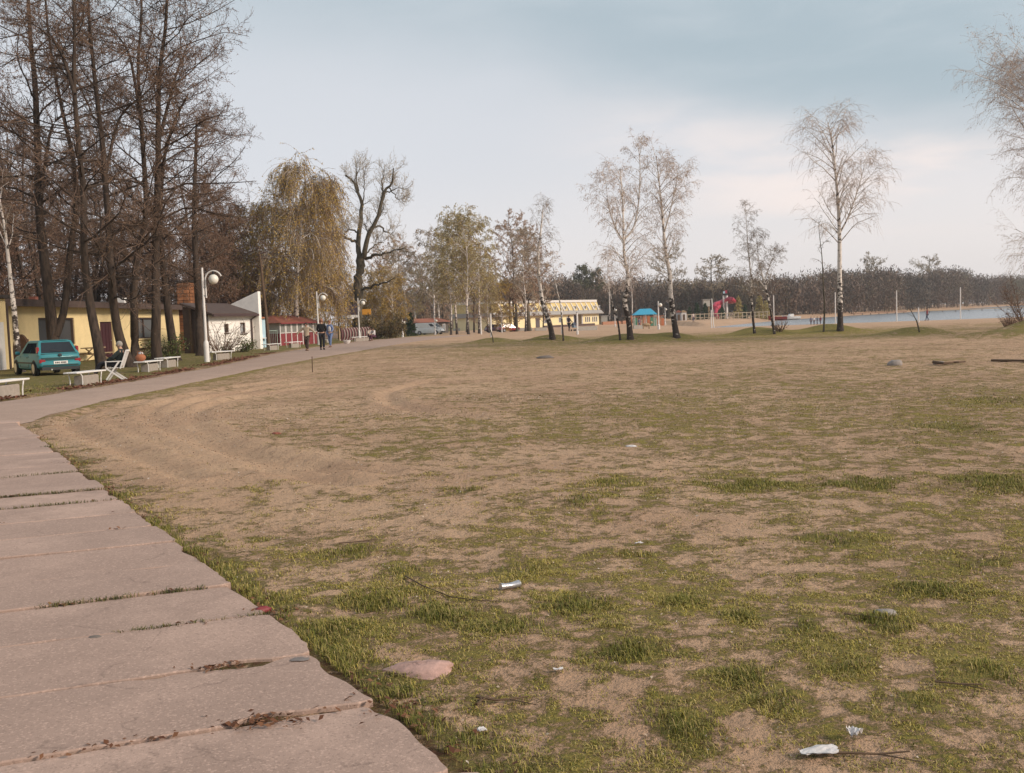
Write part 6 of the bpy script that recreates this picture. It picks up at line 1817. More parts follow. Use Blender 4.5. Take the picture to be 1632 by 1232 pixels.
    if d['glass_sides']:
        for s in (-1, 1):
            k = MB()
            for y in (-.55, .62): k.bar((s * (Wd * .995), y, .34), (s * (Wd * .975), y, belt - .06), .012, .012)
            k.bar((s * (Wd * .995), -.55, .34), (s * (Wd * .995), .62, .34), .012, .012)
            k.build('door_gap', M_DARK, root)
            MB().box((s * (Wd * 1.0), .05, .50), (.02, L * .60, .05), bev=.006).build('rub_strip', M_DARK, root)
            MB().box((s * (Wd * .985), -.38, belt - .12), (.03, .15, .03)).build('door_handle', M_DARK, root)
        MB().box((0, -L / 2 - .072, .40), (d['W'] * .80, .02, .03)).build('bumper_strip', M_DARK, root)
        MB().box((0, c0 + .02, belt + .02), (d['W'] * .82, .02, .02)).build('window_seal', M_DARK, root)
    return root, d
M_TEAL = W('teal_car_paint', (0.040, 0.205, 0.235), rough=.48, coat=.06, spec=.25, var=.07, metal=.0)
def teal_car():
    c = on_ground(71, 41.0)
    root, d = car(c, R(40.0), 'teal hatchback parked on the grass with its rear to the path', M_TEAL)
    L, belt = d['L'], d['belt']
    MB().box((0, -L / 2 + .0, belt - .17), (1.36, .05, .10)).build('handle_strip', W('dark_teal', (.012, .05, .055), rough=.4), root)
    e = MB().lathe((0, 0, 0), [(.075, 0), (.075, .02), (.05, .03)], 14)
    e.v = [(x, -L / 2 - .012 - z, belt - .035 + y * .75) for x, y, z in e.v]; e.build('emblem', W('dark_emblem', (.03, .035, .04), rough=.35), root)
    MB().bar((.1, -1.80, .93), (-.30, -1.745, 1.0), .02).build('wiper', M_DARK, root)
    MB().tube([(-.35, -L / 2 - .02, .24), (-.35, -L / 2 - .12, .24)], .03, 8).build('exhaust', M_STEEL, root)
    MB().box((0, -1.30, 1.355), (.9, .12, .03), bev=.01).build('spoiler', M_TEAL, root)
    MB().tube([(.25, .1, 1.33), (.25, -.35, 1.72)], .008, 6).build('aerial', M_DARK, root)
teal_car()
def other_cars():
    b = on_ground(686, 172)
    car(b, R(-112), 'white panel van parked in front of the red roofed snack bar', W('van_white', (.86, .84, .82), rough=.35, coat=.4), 'van', 'van', None,
        dict(L=4.7, W=1.9, H=1.95, belt=1.15, hood=1.08, nose=.78, cab0=-2.33, cab1=1.85, roof0=-2.28, roof1=.85, top=.86, wheel=.32, wb=1.5, glass_sides=False, bump=1, mirror=1.35))
    b = on_ground(811, 172)
    car(b, R(-60), 'red hatchback parked among the dark trunks by the hotel', W('red_car_paint', (.30, .02, .025), rough=.25, coat=.8), group='cars parked by the hotel')
    b = on_ground(791, 176)
    car(b, R(-75), 'dark purple car parked left of the red hatchback', W('plum_car_paint', (.06, .025, .05), rough=.25, coat=.8), group='cars parked by the hotel')
    b = on_ground(806, 186)
    car(b, R(-70), 'black car partly hidden behind the red hatchback', W('black_car_paint', (.012, .012, .014), rough=.25, coat=.8), group='cars parked by the hotel')
other_cars()

# ------------------------------------------------------------------ people
def skin_mesh(name, nodes, edges, mat, parent, sub=2, root_i=0):
    me = bpy.data.meshes.new(name)
    me.from_pydata([n[0] for n in nodes], edges, [])
    o = link_mesh(name, me, mat, parent)
    md = o.modifiers.new('Skin', 'SKIN'); md.use_smooth_shade = True
    if not me.skin_vertices: 
        return o
    for i, n in enumerate(nodes):
        sv = me.skin_vertices[0].data[i]; r = n[1]; sv.radius = r if isinstance(r, tuple) else (r, r); sv.use_root = (i == root_i)
    s = o.modifiers.new('Subsurf', 'SUBSURF'); s.levels = s.render_levels = sub
    return o
def chain(nodes, pts, rad, start=None, edges=None):
    prev = start
    for p, r in zip(pts, rad):
        nodes.append((tuple(p), r)); i = len(nodes) - 1
        if prev is not None: edges.append((prev, i))
        prev = i
    return prev
def person(b, rz, label, J, top, legs, hair, shoes=None, hat=None, scale=1.0, name='person', long_coat=False):
    """J: joints in metres, forward +y. One continuous body, clothes as children."""
    root = thing(name, label, 'person', b, rz); root.scale = (scale,) * 3
    v = {k: Vector(p) for k, p in J.items()}
    n, e = [], []
    n.append((tuple(v['pelvis']), (.13, .10)))
    c = chain(n, [v['pelvis'].lerp(v['chest'], .5), v['chest'], v['neck'], v['neck'].lerp(v['head'], .5)], [(.125, .095), (.15, .10), .062, .055], 0, e)
    # head: chin, skull, crown
    h = v['head']; f = (v['face'] - h).normalized()
    chain(n, [h, h + Vector((0, 0, .075))], [(.078, .095), (.06, .07)], c, e)
    n.append((tuple(h + f * .098 + Vector((0, 0, -.01))), .014)); e.append((len(n) - 3, len(n) - 1))       # nose
    ci = 2
    for s in ('l', 'r'):
        a = chain(n, [v['sh_' + s], v['el_' + s], v['wr_' + s]], [.058, .045, .032], ci, e)
        # hand: palm, four fingers, thumb
        w = v['wr_' + s]; dr = (w - v['el_' + s]).normalized()
        sd = dr.cross(Vector((0, 0, 1))); sd = sd.normalized() if sd.length > .1 else Vector((1, 0, 0))
        pm = w + dr * .075; n.append((tuple(pm), (.036, .018))); e.append((a, len(n) - 1)); pi = len(n) - 1
        for q, (off, ln) in enumerate(((-.030, .062), (-.010, .074), (.010, .070), (.029, .055))):
            chain(n, [pm + sd * off + dr * .03, pm + sd * off + dr * (.03 + ln * .6) - Vector((0, 0, .012)), pm + sd * off + dr * (.03 + ln) - Vector((0, 0, .03))], [.0095, .0085, .0075], pi, e)
        chain(n, [w + dr * .045 + sd * .035, w + dr * .08 + sd * .055], [.011, .009], pi, e)
        k = chain(n, [v['hip_' + s], v['kn_' + s], v['an_' + s]], [.085, .055, .04], 0, e)
        chain(n, [v['toe_' + s]], [.035], k, e)
    skin_mesh('body', n, e, M_SKIN, root, 1)
    # jacket or coat
    n, e = [], []
    pel = v['pelvis'] + Vector((0, 0, .02))
    n.append((tuple(v['chest']), (.185, .135)))
    lo = chain(n, [v['chest'].lerp(pel, .5), pel] + ([pel + (v['kn_l'] + v['kn_r'] - pel * 2) * .28] if long_coat else []), [(.17, .128), (.178, .138)] + ([(.185, .145)] if long_coat else []), 0, e)
    chain(n, [v['chest'].lerp(v['neck'], .75)], [.085], 0, e)
    for s in ('l', 'r'):
        chain(n, [v['sh_' + s], v['el_' + s], v['wr_' + s].lerp(v['el_' + s], .06)], [.082, .064, .052], 0, e)
    skin_mesh('jacket', n, e, top, root, 2)
    n, e = [], []
    n.append((tuple(v['pelvis'] - Vector((0, 0, .02))), (.158, .122)))
    for s in ('l', 'r'):
        chain(n, [v['hip_' + s], v['kn_' + s], v['an_' + s] + Vector((0, 0, .03))], [.105, .074, .062], 0, e)
    skin_mesh('trousers', n, e, legs, root, 2)
    for s in ('l', 'r'):
        a, t = v['an_' + s], v['toe_' + s]
        mb = MB(); d_ = (t - a); d_.z = min(d_.z, 0)
        mb.tube([a - d_ * .25 - Vector((0, 0, .03)), a.lerp(t, .3) - Vector((0, 0, .02)), a.lerp(t, .8) - Vector((0, 0, .006)), t + d_ * .12], [.048, .054, .048, .026], 8); mb.build('shoe', shoes or M_SHOE, root, True)
    mb = MB(); mb.ball(tuple(h - f * .022 + Vector((0, 0, .030))), .104, 14, (.92, 1.0, 1.02), .04)
    mb.build('hair', hair, root, True)
    for s in (-1, 1):
        side = f.cross(Vector((0, 0, 1))).normalized()
        MB().ball(tuple(h + f * .085 + side * .032 * s + Vector((0, 0, .012))), .011, 8).build('eye', M_DARK, root)
        MB().ball(tuple(h + side * .083 * s - Vector((0, 0, .005))), .022, 8, (.5, .8, 1.3)).build('ear', M_SKIN, root)
    MB().ball(tuple(h + f * .086 - Vector((0, 0, .05))), .018, 8, (1.2, .5, .4)).build('mouth', W('lips', (.32, .12, .10)), root)
    return root
def standing(step=0.0, **kw):
    J = dict(pelvis=(0, 0, .93), chest=(0, .01, 1.27), neck=(0, .01, 1.47), head=(0, .03, 1.60), face=(0, .2, 1.58),
             sh_l=(-.17, 0, 1.40), sh_r=(.17, 0, 1.40), el_l=(-.23, -.03, 1.12), el_r=(.23, -.03, 1.12), wr_l=(-.22, .06, .88), wr_r=(.22, .06, .88),
             hip_l=(-.09, 0, .86), hip_r=(.09, 0, .86), kn_l=(-.09, .03 + step * .5, .48), kn_r=(.09, .03 - step * .2, .48), an_l=(-.09, step, .08), an_r=(.09, -step, .09 + abs(step) * .15), toe_l=(-.10, .16 + step, .035), toe_r=(.10, .15 - step, .04))
    J.update(kw); return J
def cloth(name, c): return W(name, c, rough=.9, var=.15, scale=9)
def people():
    # seated with feet up on the bench end
    b = at(184, 606.5)
    ch = thing('garden_chair', 'white folding garden chair on the grass beside the path', 'chair', b, R(100))
    for i in range(5): MB().box((-.0, -.20 + i * .10, .43), (.46, .085, .025), bev=.006).build('slat', M_WHITE, ch)
    for i in range(6): MB().bar((-.19 + i * .076, -.24, .48), (-.19 + i * .076, -.42, .98), .05, .018).build('slat', M_WHITE, ch)
    for s in (-.25, .25):
        MB().bar((s, .26, .0), (s, -.20, .64), .035, .05).build('leg', M_WHITE, ch); MB().bar((s * .92, -.34, .0), (s * .92, .22, .42), .035, .05).build('leg', M_WHITE, ch)
        MB().bar((s, -.30, .64), (s, .24, .64), .05, .028).build('armrest', M_WHITE, ch); MB().bar((s * .98, -.22, .40), (s * .98, -.44, 1.0), .035, .04).build('back_post', M_WHITE, ch); MB().bar((s, .22, .43), (s, .22, .64), .03, .03).build('arm_post', M_WHITE, ch)
    MB().bar((-.25, -.44, .98), (.25, -.44, .98), .03, .06).build('top_rail', M_WHITE, ch)
    J = dict(pelvis=(0, -.12, .53), chest=(0, -.24, .86), neck=(0, -.22, 1.05), head=(0, -.17, 1.17), face=(0, .1, 1.15), sh_l=(-.18, -.22, .98), sh_r=(.18, -.22, .98), el_l=(-.25, .0, .76), el_r=(.25, .0, .76), wr_l=(-.10, .22, .67), wr_r=(.10, .22, .67),
             hip_l=(-.1, -.06, .53), hip_r=(.1, -.06, .53), kn_l=(-.11, .40, .60), kn_r=(.11, .40, .57), an_l=(-.09, .62, .22), an_r=(.10, .66, .20), toe_l=(-.10, .80, .20), toe_r=(.11, .84, .18))
    person(b, R(100), 'grey-haired person in a dark coat sitting on the white garden chair, legs stretched out', J, cloth('dark_green_coat', (.018, .026, .024)), cloth('black_trousers', (.016, .016, .022)), cloth('grey_hair', (.30, .27, .24)), long_coat=True)
    # three walkers
    b = at(490, 559.5)
    J = standing(.16, el_l=(-.42, .0, 1.22), el_r=(.42, .0, 1.22), wr_l=(-.62, .06, 1.02), wr_r=(.62, .06, 1.02), sh_l=(-.18, 0, 1.41), sh_r=(.18, 0, 1.41))
    person(b, R(170), 'walking person in a beige coat with both arms spread, left of the three', J, cloth('beige_coat', (.46, .36, .26)), cloth('brown_trousers', (.085, .055, .045)), cloth('dark_hair', (.06, .035, .025)), long_coat=True, scale=1.0)
    b = at(514, 558)
    person(b, R(5), 'walking person dressed all in black, in the middle of the three', standing(.10, el_l=(-.24, .02, 1.14), el_r=(.24, .02, 1.14), wr_l=(-.16, .18, 1.0), wr_r=(.16, .18, 1.0)), cloth('black_jacket', (.014, .012, .013)), cloth('black_trousers', (.016, .016, .022)), cloth('reddish_hair', (.30, .14, .09)), W('black_shoe', (.012, .012, .012)), scale=1.12)
    b = at(527, 554)
    p = person(b, R(150), 'walking person in a blue denim jacket over a white top, right of the three', standing(.12, el_l=(-.24, -.03, 1.14), wr_l=(-.16, .14, .98)), cloth('denim_jacket', (.17, .22, .38)), cloth('denim_jeans', (.14, .20, .36)), cloth('auburn_hair', (.26, .11, .055)), scale=1.06)
    MB().ball((-.06, .11, 1.18), .13, 12, (.85, .5, 1.5)).build('white_top', M_PAPER, p, True)
    # sitting at the bench end by the hedge
    for px, py, rz, lab, c in ((590, 543, 200, 'person in a pale top sitting at the end of the barrier bench', (.55, .45, .38)), (596, 543.5, 140, 'second person in white crouching beside the hedge bush', (.60, .56, .55))):
        b = at(px, py)
        J2 = dict(J); J = dict(pelvis=(0, -.05, .46), chest=(0, .02, .80), neck=(0, .06, .98), head=(0, .12, 1.09), face=(0, .35, 1.05), sh_l=(-.17, .04, .92), sh_r=(.17, .04, .92), el_l=(-.22, .2, .70), el_r=(.22, .2, .70), wr_l=(-.1, .38, .62), wr_r=(.1, .38, .62),
                             hip_l=(-.09, 0, .45), hip_r=(.09, 0, .45), kn_l=(-.1, .40, .48), kn_r=(.1, .40, .48), an_l=(-.1, .40, .08), an_r=(.1, .42, .08), toe_l=(-.1, .55, .035), toe_r=(.1, .57, .035))
        person(b, R(rz), lab, J, cloth('pale_top_%d' % px, c), cloth('maroon_trousers', (.10, .04, .06)), cloth('dark_hair', (.06, .035, .025)), scale=1.0)
    # stroller pusher before the hotel
    b = at(907, 528, 85)
    person(b, R(-50), 'person in dark clothes pushing a stroller before the hotel', standing(.12, el_l=(-.22, .12, 1.14), el_r=(.22, .12, 1.14), wr_l=(-.15, .38, 1.02), wr_r=(.15, .38, 1.02)), cloth('navy_jacket', (.035, .03, .055)), cloth('black_trousers', (.016, .016, .022)), cloth('dark_hair', (.06, .035, .025)), scale=1.15)
    q = b + np.array([.75, .35, 0]); q[2] = float(ground_z(q[0], q[1]))
    st = thing('stroller', 'blue grey stroller pushed by the person in dark clothes', 'stroller', q, R(-50))
    MB().prism([(-.3, .45), (.35, .42), (.38, .6), (-.05, .62), (-.28, 1.0), (-.36, .95)], -.22, .22, 'x').build('seat', cloth('stroller_blue', (.20, .28, .36)), st)
    MB().lathe((0, -.12, .78), [(.30, 0), (.28, .16), (.16, .28), (.02, .32)], 12).build('hood', cloth('stroller_navy', (.05, .06, .10)), st)
    for s in (-.24, .24):
        MB().tube([(s, .3, .15), (s, -.1, .6), (s, -.5, 1.05)], .016, 6).build('frame', M_STEEL, st)
        for y in (-.35, .35): MB().prism([(y + .12 * math.cos(w), .12 + .12 * math.sin(w)) for w in np.linspace(0, 6.28, 13)[:-1]], s - .02, s + .02, 'x').build('wheel', M_TYRE, st)
    MB().tube([(-.24, -.5, 1.05), (.24, -.5, 1.05)], .018, 6).build('handlebar', M_DARK, st)
    # far walkers by the water
    b = shore_at(1478, 508.5)
    person(b, R(80), 'person in a red jacket walking along the water edge', standing(.20), cloth('red_jacket', (.26, .03, .04)), cloth('navy_trousers', (.03, .045, .09)), cloth('dark_hair', (.06, .035, .025)), scale=1.12)
    for i, (px, c, lab) in enumerate(((1293, (.16, .15, .22), 'small figure in grey at the water edge, leftmost of the four'), (1298, (.55, .52, .55), 'small figure in white at the water edge'), (1303, (.08, .07, .12), 'small dark figure at the water edge'), (1308, (.25, .04, .07), 'small figure in dark red at the water edge, rightmost of the four'))):
        b = shore_at(px, 514.6 - .1 * i)
        person(b, R(40 * i), lab, standing(.08), cloth('far_top_%d' % i, c), cloth('far_trousers', (.12, .11, .15)), cloth('dark_hair', (.06, .035, .025)), scale=.72)
    for i, (px, py, c, lab) in enumerate(((1019, 522, (.12, .12, .18), 'dark figure standing under the blue canopy'), (1105, 516, (.55, .45, .40), 'pale figure by the playground next to the leaning birch'))):
        b = at(px, py, 95)
        person(b, R(200), lab, standing(.05), cloth('play_top_%d' % i, c), cloth('far_trousers', (.12, .11, .15)), cloth('dark_hair', (.06, .035, .025)), scale=1.0)
people()

# ------------------------------------------------------------------ playground, slides, fence, boats
def playground():
    D = 205.0
    def box_between(px0, px1, D, z0, z1, th, mat, name, root, b):
        p0, p1 = V(px0, 510, D), V(px1, 510, D)
        MB().box(((p0[0] + p1[0]) / 2 - b[0], D - b[1], (z0 + z1) / 2), (abs(p1[0] - p0[0]), th, z1 - z0)).build(name, mat, root)
    b = on_ground(1028, D)
    root = thing('playground_canopy', 'blue hipped canopy on white poles over the playground', 'canopy', b)
    hz = float(V(1028, 501, D)[2] - b[2]); ht = float(V(1028, 492, D)[2] - b[2])
    w = 2.35
    MB().add([(-w, -1.5, hz), (w, -1.5, hz), (w, 1.5, hz), (-w, 1.5, hz), (-.9, 0, ht), (1.3, 0, ht), (-w, -1.5, hz - .08), (w, -1.5, hz - .08), (w, 1.5, hz - .08), (-w, 1.5, hz - .08)], [(0, 1, 5, 4), (1, 2, 5), (2, 3, 4, 5), (3, 0, 4), (9, 8, 7, 6), (0, 6, 7, 1), (1, 7, 8, 2), (2, 8, 9, 3), (3, 9, 6, 0)]).build('roof', W('canopy_blue', (.05, .33, .50), rough=.6), root)
    for x in (-2.1, .1, 2.1):
        for y in (-1.3, 1.3): MB().tube([(x, y, -.1), (x, y, hz - .05)], .06, 6).build('pole', M_WHITE, root)
    org, grn = W('play_orange', (.52, .17, .07), rough=.6), W('play_green', (.07, .25, .16), rough=.6)
    b = on_ground(1032, D + 3)
    root = thing('climbing_frame', 'orange and green wooden climbing frame beneath the blue canopy', 'play frame', b)
    for px, z1, m in ((1005, 2.2, org), (1013, 1.7, grn), (1019, 1.5, org), (1027, 1.8, org), (1034, 1.9, org), (1039, 1.7, grn), (1044, 1.5, grn), (1050, 1.9, org), (1056, 1.5, org)):
        x = V(px, 510, D + 3)[0] - b[0]
        MB().box((x, 0, z1 / 2), (.62, .08, z1), bev=.02).build('panel', m, root); MB().box((x - .36, 0, z1 / 2 + .1), (.09, .1, z1 + .2)).build('post', M_WOODPALE, root)
    MB().box((0, 0, 1.95), (6.8, .1, .1)).build('beam', org, root); MB().box((.5, .6, 1.0), (4.2, 1.1, .08)).build('platform', M_WOODPALE, root)
    b = at(1030, 524, 95)
    root = thing('wooden_animal', 'low carved wooden play animals on the sand before the playground', 'play figure', b)
    MB().ball((0, 0, .55), .32, 10, (1.8, .8, .8)).build('body', M_WOODPALE, root, True); MB().ball((.7, 0, .85), .2, 10).build('head', M_WOODPALE, root, True)
    for x in (-.4, .4):
        for y in (-.15, .15): MB().tube([(x, y, .5), (x, y, -.05)], .07, 6).build('leg', M_WOODPALE, root)
    # beach huts by the fence
    for px, m, lab, rm in ((1082, W('hut_grey', (.22, .23, .25)), 'small grey beach hut left of the wooden fence', M_REDROOF), (1090, M_WHITE, 'small white beach hut at the left end of the wooden fence', M_WOODPALE)):
        b = on_ground(px, 225); root = thing('beach_hut', lab, 'hut', b)
        MB().box((0, 0, .85), (1.15, 1.4, 1.9)).build('wall', m, root); MB().prism([(-.75, 1.8), (.75, 1.8), (0, 2.3)], -.85, .85, 'y').build('roof', rm, root); MB().box((0, -.72, .7), (.5, .05, 1.3)).build('door', M_WOOD, root)
    # fence
    A, B = on_ground(1096, 218), on_ground(1230, 224)
    L, a = frame(A, B); n = 21
    root = thing('wooden_fence', 'weathered wooden post and rail fence in front of the firs', 'fence', A, a)
    m = W('weathered_wood', (.33, .27, .20), rough=.9, var=.2)
    for i in range(n):
        MB().box((L * i / (n - 1), 0, .68), (.16, .14, 1.5)).build('post', m, root)
    for z in (1.28,):
        for i in range(n - 1): MB().box((L * (i + .5) / (n - 1), -.085, z), (L / (n - 1), .03, .15)).build('rail', m, root)
    MB().box((L / 2, -.085, .55), (L, .03, .1)).build('lower_rail', m, root)
    # slides
    b = on_ground(1155, 236)
    root = thing('water_slide', 'red water slide with two white columns behind the fence', 'slide', b)
    def q(px, py, dy=0): return tuple(V(px, py, 236 + dy) - b)
    for px, py in ((1153, 471), (1158, 471)):
        p = q(px, py); MB().tube([(p[0], 0, -.1), p], [.28 if px > 1155 else .2] * 2, 10).build('column', M_WHITE, root, True)
    rd = W('slide_red', (.38, .03, .06), rough=.4)
    MB().tube([q(1158, 478), q(1162, 476, -1), q(1167, 477, -2), q(1170, 480, -1), q(1166, 481, 1), q(1158, 480, 2)], .48, 10).build('tube', rd, root, True)
    MB().tube([q(1153, 480, 1), q(1147, 483, 0), q(1140, 485, -1.5), q(1138, 489, -2.5), q(1142, 492, -3), q(1146, 488, -2)], .55, 10).build('tube', rd, root, True)
    MB().tube([q(1142, 492, -3), q(1140, 500, -4), q(1144, 506, -5)], .45, 10).build('tube', rd, root, True)
    MB().box((q(1156, 469)[0], 0, q(1156, 469)[2]), (1.3, 1.2, .2)).build('platform', M_DARK, root)
    MB().box((q(1154, 466)[0], 0, q(1154, 466)[2]), (.4, .3, .5)).build('finial', M_BLUEPALE, root); MB().box((q(1157, 466)[0], 0, q(1157, 465)[2]), (.5, .3, .7)).build('finial', rd, root)
    b = on_ground(1127, 250); root = thing('lifeguard_box', 'pale wooden lookout box above the firs left of the red slide', 'lookout', b)
    zz = float(V(1127, 483, 250)[2] - b[2])
    MB().box((0, 0, zz), (1.5, 1.5, 1.6)).build('cabin', M_PLANTER, root)
    for x in (-.6, .6):
        for y in (-.6, .6): MB().box((x, y, zz / 2 - .4), (.14, .14, zz - .8)).build('leg', M_WOODPALE, root)
    MB().box((0, 0, zz + .88), (1.9, 1.9, .14)).build('roof', M_GREYEAVE, root)
    # boats
    def boat(px, D, L, wid, h, m, lab, rz, cabin=None, group='boats drawn up by the lake'):
        b = on_ground(px, D); b[2] = max(b[2], LAKE_Z) + .05
        root = thing('boat', lab, 'boat', b, R(rz), group)
        vs, fs = [], []; ns = 7
        for i in range(ns):
            t = i / (ns - 1); y = (t - .5) * L; w = wid / 2 * (1 - max(0, (t - .45) / .55) ** 2 * .95) * (.85 + .15 * min(1, t * 3)); z = h * (1 + .35 * max(0, t - .5) * 2)
            vs += [(-w, y, z), (-w * .8, y, h * .35), (0, y, 0 if t < .9 else h * .2), (w * .8, y, h * .35), (w, y, z), (w * .85, y, z - .06), (0, y, z - .10), (-w * .85, y, z - .06)]
        for i in range(ns - 1):
            for k in range(8): fs.append((i * 8 + k, i * 8 + (k + 1) % 8, (i + 1) * 8 + (k + 1) % 8, (i + 1) * 8 + k))
        fs += [tuple(range(8)), tuple(range((ns - 1) * 8, ns * 8))]
        MB().add(vs, fs).build('hull', m, root, True)
        for t in (-.2, .15): MB().box((0, t * L, h - .02), (wid * .8, .25, .05)).build('thwart', M_WOODPALE, root)
        if cabin: MB().prism([(-.5, h - .05), (-.5, h + .55), (.25, h + .55), (.7, h - .05)], -wid * .32, wid * .32, 'x').build('cabin', cabin, root)
    boat(1261, 228, 4.2, 1.6, .75, M_WHITE, 'white motor boat with a small cabin at the far end of the sand', 100, M_WHITE)
    boat(1240, 226, 4.0, 1.5, .8, W('boat_red', (.28, .04, .03), rough=.5), 'red boat drawn up left of the white motor boat', 80, None)
    boat(1249, 232, 2.4, 1.1, .6, W('boat_rust', (.22, .07, .04), rough=.6), 'small rust coloured boat between the red one and the white one', 95, None)
    b = on_ground(1377, 292); 
    root = thing('jetty', 'low rusty jetty along the far shore of the lake', 'jetty', (b[0], b[1] - 12, LAKE_Z + .1), R(12))
    MB().box((0, 0, .42), (16, 1.6, .16)).build('deck', W('rusty', (.26, .12, .08)), root)
    for i in range(7): MB().box((-7.5 + i * 2.5, 0, .0), (.14, .14, .8)).build('pile', M_WOOD, root)
    root = thing('jetty', 'pale wooden jetty reaching toward the pedal boats on the far shore', 'jetty', (b[0] + 30, b[1] - 8, LAKE_Z + .1), R(10))
    MB().box((0, 0, .42), (34, 1.6, .16)).build('deck', M_WOODPALE, root)
    for i in range(9): MB().box((-16 + i * 4, 0, .0), (.14, .14, .8)).build('pile', M_WOOD, root)
    # concrete blocks and planters on the sand
    for px, py, w_, lab in ((838, 527, 2.4, 'long pale concrete planter left of the dark leaning birch'), (862, 527, 2.0, 'pale concrete planter just behind the dark leaning birch'), (936, 526.5, 2.6, 'pale concrete planter right of the hotel posts'), (985, 516, 3.0, 'low orange red planter box by the globe lamp'), (1017, 524, 1.4, 'low grey concrete block before the playground'), (734, 527, 3.2, 'long low concrete kerb block under the grove birches')):
        b = at(px, py, 85); root = thing('planter', lab, 'planter', b, R(3), 'concrete planters on the sand')
        MB().box((0, 0, .2), (w_, .7, .6), bev=.04).build('box', M_PLANTER if px != 985 else W('terrace_red', (.36, .17, .10)), root)
        MB().box((0, 0, .47), (w_ - .2, .5, .1)).build('soil', W('soil', (.09, .06, .04)), root)
playground()

# ------------------------------------------------------------------ small things on the lawn
def small_things():
    def lump(px, py, r, sq, mat, name, lab, cat, sink=.35, seed=0, jit=.10, rz=0):
        b = at(px, py); b[2] += float(relief(np.array([b[0]]), np.array([b[1]]))[0])
        mb = MB().ball((0, 0, r * sq[2] * (1 - 2 * sink) * .5), r, 16, sq, jit, seed)
        o = mb.build(name, mat, None, True); o.location = tuple(b); o.rotation_euler = (0, 0, rz); tag(o, lab, cat)
        for v in o.data.vertices:
            k = 1 + 1.1 * (float(fbm(np.array([v.co.x / r * 1.7 + seed * 3.1]), np.array([v.co.y / r * 1.7 + v.co.z / r]), seed, 3)[0]) - .5)
            v.co.x *= k; v.co.y *= k; v.co.z *= (.7 + .3 * k)
        return o
    lump(664, 1072, .18, (1, .62, .24), M_PINKSTONE, 'stone', 'flat pink stone sunk in the sand beside the slabs', 'stone', .74, 1, .16)
    lump(1427, 582, .24, (1, .7, .5), M_STONE, 'stone', 'grey stone lying on the sandy lawn at the right', 'stone', .25, 2)
    lump(1497, 581, .11, (1.2, .8, .6), M_STONE, 'stone', 'small pale stone left of the lying log', 'stone', .25, 3)
    lump(870, 571, .24, (1.3, .8, .35), W('dark_slab', (.16, .13, .11)), 'stone', 'low dark slab stone in the middle of the lawn', 'stone', .3, 4)
    lump(1008, 712, .06, (1.1, .5, .3), M_PAPER, 'paper_scrap', 'crumpled white paper on the grass in the middle of the lawn', 'litter', .2, 5, .3)
    lump(440, 692, .065, (1, .7, .4), M_REDROOF, 'brick_piece', 'broken red brick piece by the tyre tracks', 'brick', .3, 6, .25)
    lump(418, 980, .048, (1, .7, .6), M_RED, 'brick_piece', 'small red brick chip at the edge of the slabs', 'brick', .25, 7, .25)
    lump(1412, 983, .05, (1.3, .7, .5), M_STONE, 'stone', 'pale pebble in the sandy patch at the lower right', 'stone', .3, 8)
    lump(480, 1062, .036, (1.3, .8, .10), W('tar_patch', (.20, .165, .15)), 'pebble', 'dark pebble lying on a slab near its grassy edge', 'pebble', .1, 9).location.z = .034
    lump(153, 1027, .026, (1.2, .8, .3), W('dark_slab', (.16, .13, .11)), 'pebble', 'small dark pebble on a slab at the left', 'pebble', .1, 10).location.z = .036
    # crumpled sheets
    def sheet(px, py, w, h, name, lab, mat, seed, amp, rz):
        r = np.random.default_rng(seed); n = 9; b = at(px, py); b[2] += float(relief(np.array([b[0]]), np.array([b[1]]))[0])
        vs, fs = [], []
        for i in range(n):
            for j in range(n):
                u, v_ = i / (n - 1) - .5, j / (n - 1) - .5
                k = 1 - .35 * abs(r.normal(0, .3)) * (max(abs(u), abs(v_)) > .45)
                vs.append((u * w * k, v_ * h * k, .012 + amp * float(fbm(np.array([u * 3.1 + seed]), np.array([v_ * 3.1]), seed, 3)[0])))
        fs = [(i * n + j, (i + 1) * n + j, (i + 1) * n + j + 1, i * n + j + 1) for i in range(n - 1) for j in range(n - 1)]
        m_ = len(vs); vs += [(x, y, z - .003) for x, y, z in vs]; fs += [tuple(reversed([k + m_ for k in f])) for f in fs]
        o = MB().add(vs, fs).build(name, mat, None); o.location = tuple(b); o.rotation_euler = (0, 0, rz); tag(o, lab, 'litter')
    sheet(1306, 1206, .15, .06, 'paper_scrap', 'torn white paper sheet on the grass at the lower right', M_PAPER, 3, .03, .1)
    sheet(1362, 1184, .06, .05, 'paper_scrap', 'crumpled pale paper ball edge near the torn sheet', M_PAPER, 4, .07, .8)
    sheet(768, 1168, .035, .03, 'paper_scrap', 'tiny white paper scrap near the bottom middle', M_PAPER, 5, .02, .4)
    sheet(1018, 867, .06, .03, 'paper_scrap', 'tiny white paper scrap on the mossy ground at mid right', M_PAPER, 6, .02, .4)
    sheet(890, 1075, .05, .02, 'paper_scrap', 'narrow white paper strip on bare sand', M_PAPER, 7, .015, .2)
    # crushed can
    b = at(813, 939); root = thing('crushed_can', 'crushed silver can lying on the grass in the middle foreground', 'can', b, R(28)); root.scale = (.85, .85, .85)
    MB().tube([(-.075, 0, .03), (-.03, 0, .027), (.02, .005, .024), (.075, 0, .03)], [.026, .019, .022, .027], 12).build('body', W('can_silver', (.55, .53, .55), rough=.3, metal=.7, var=.2, scale=30), root, True)
    MB().tube([(.075, 0, .03), (.082, 0, .03)], [.022, .020], 12).build('lid', M_STEEL, root)
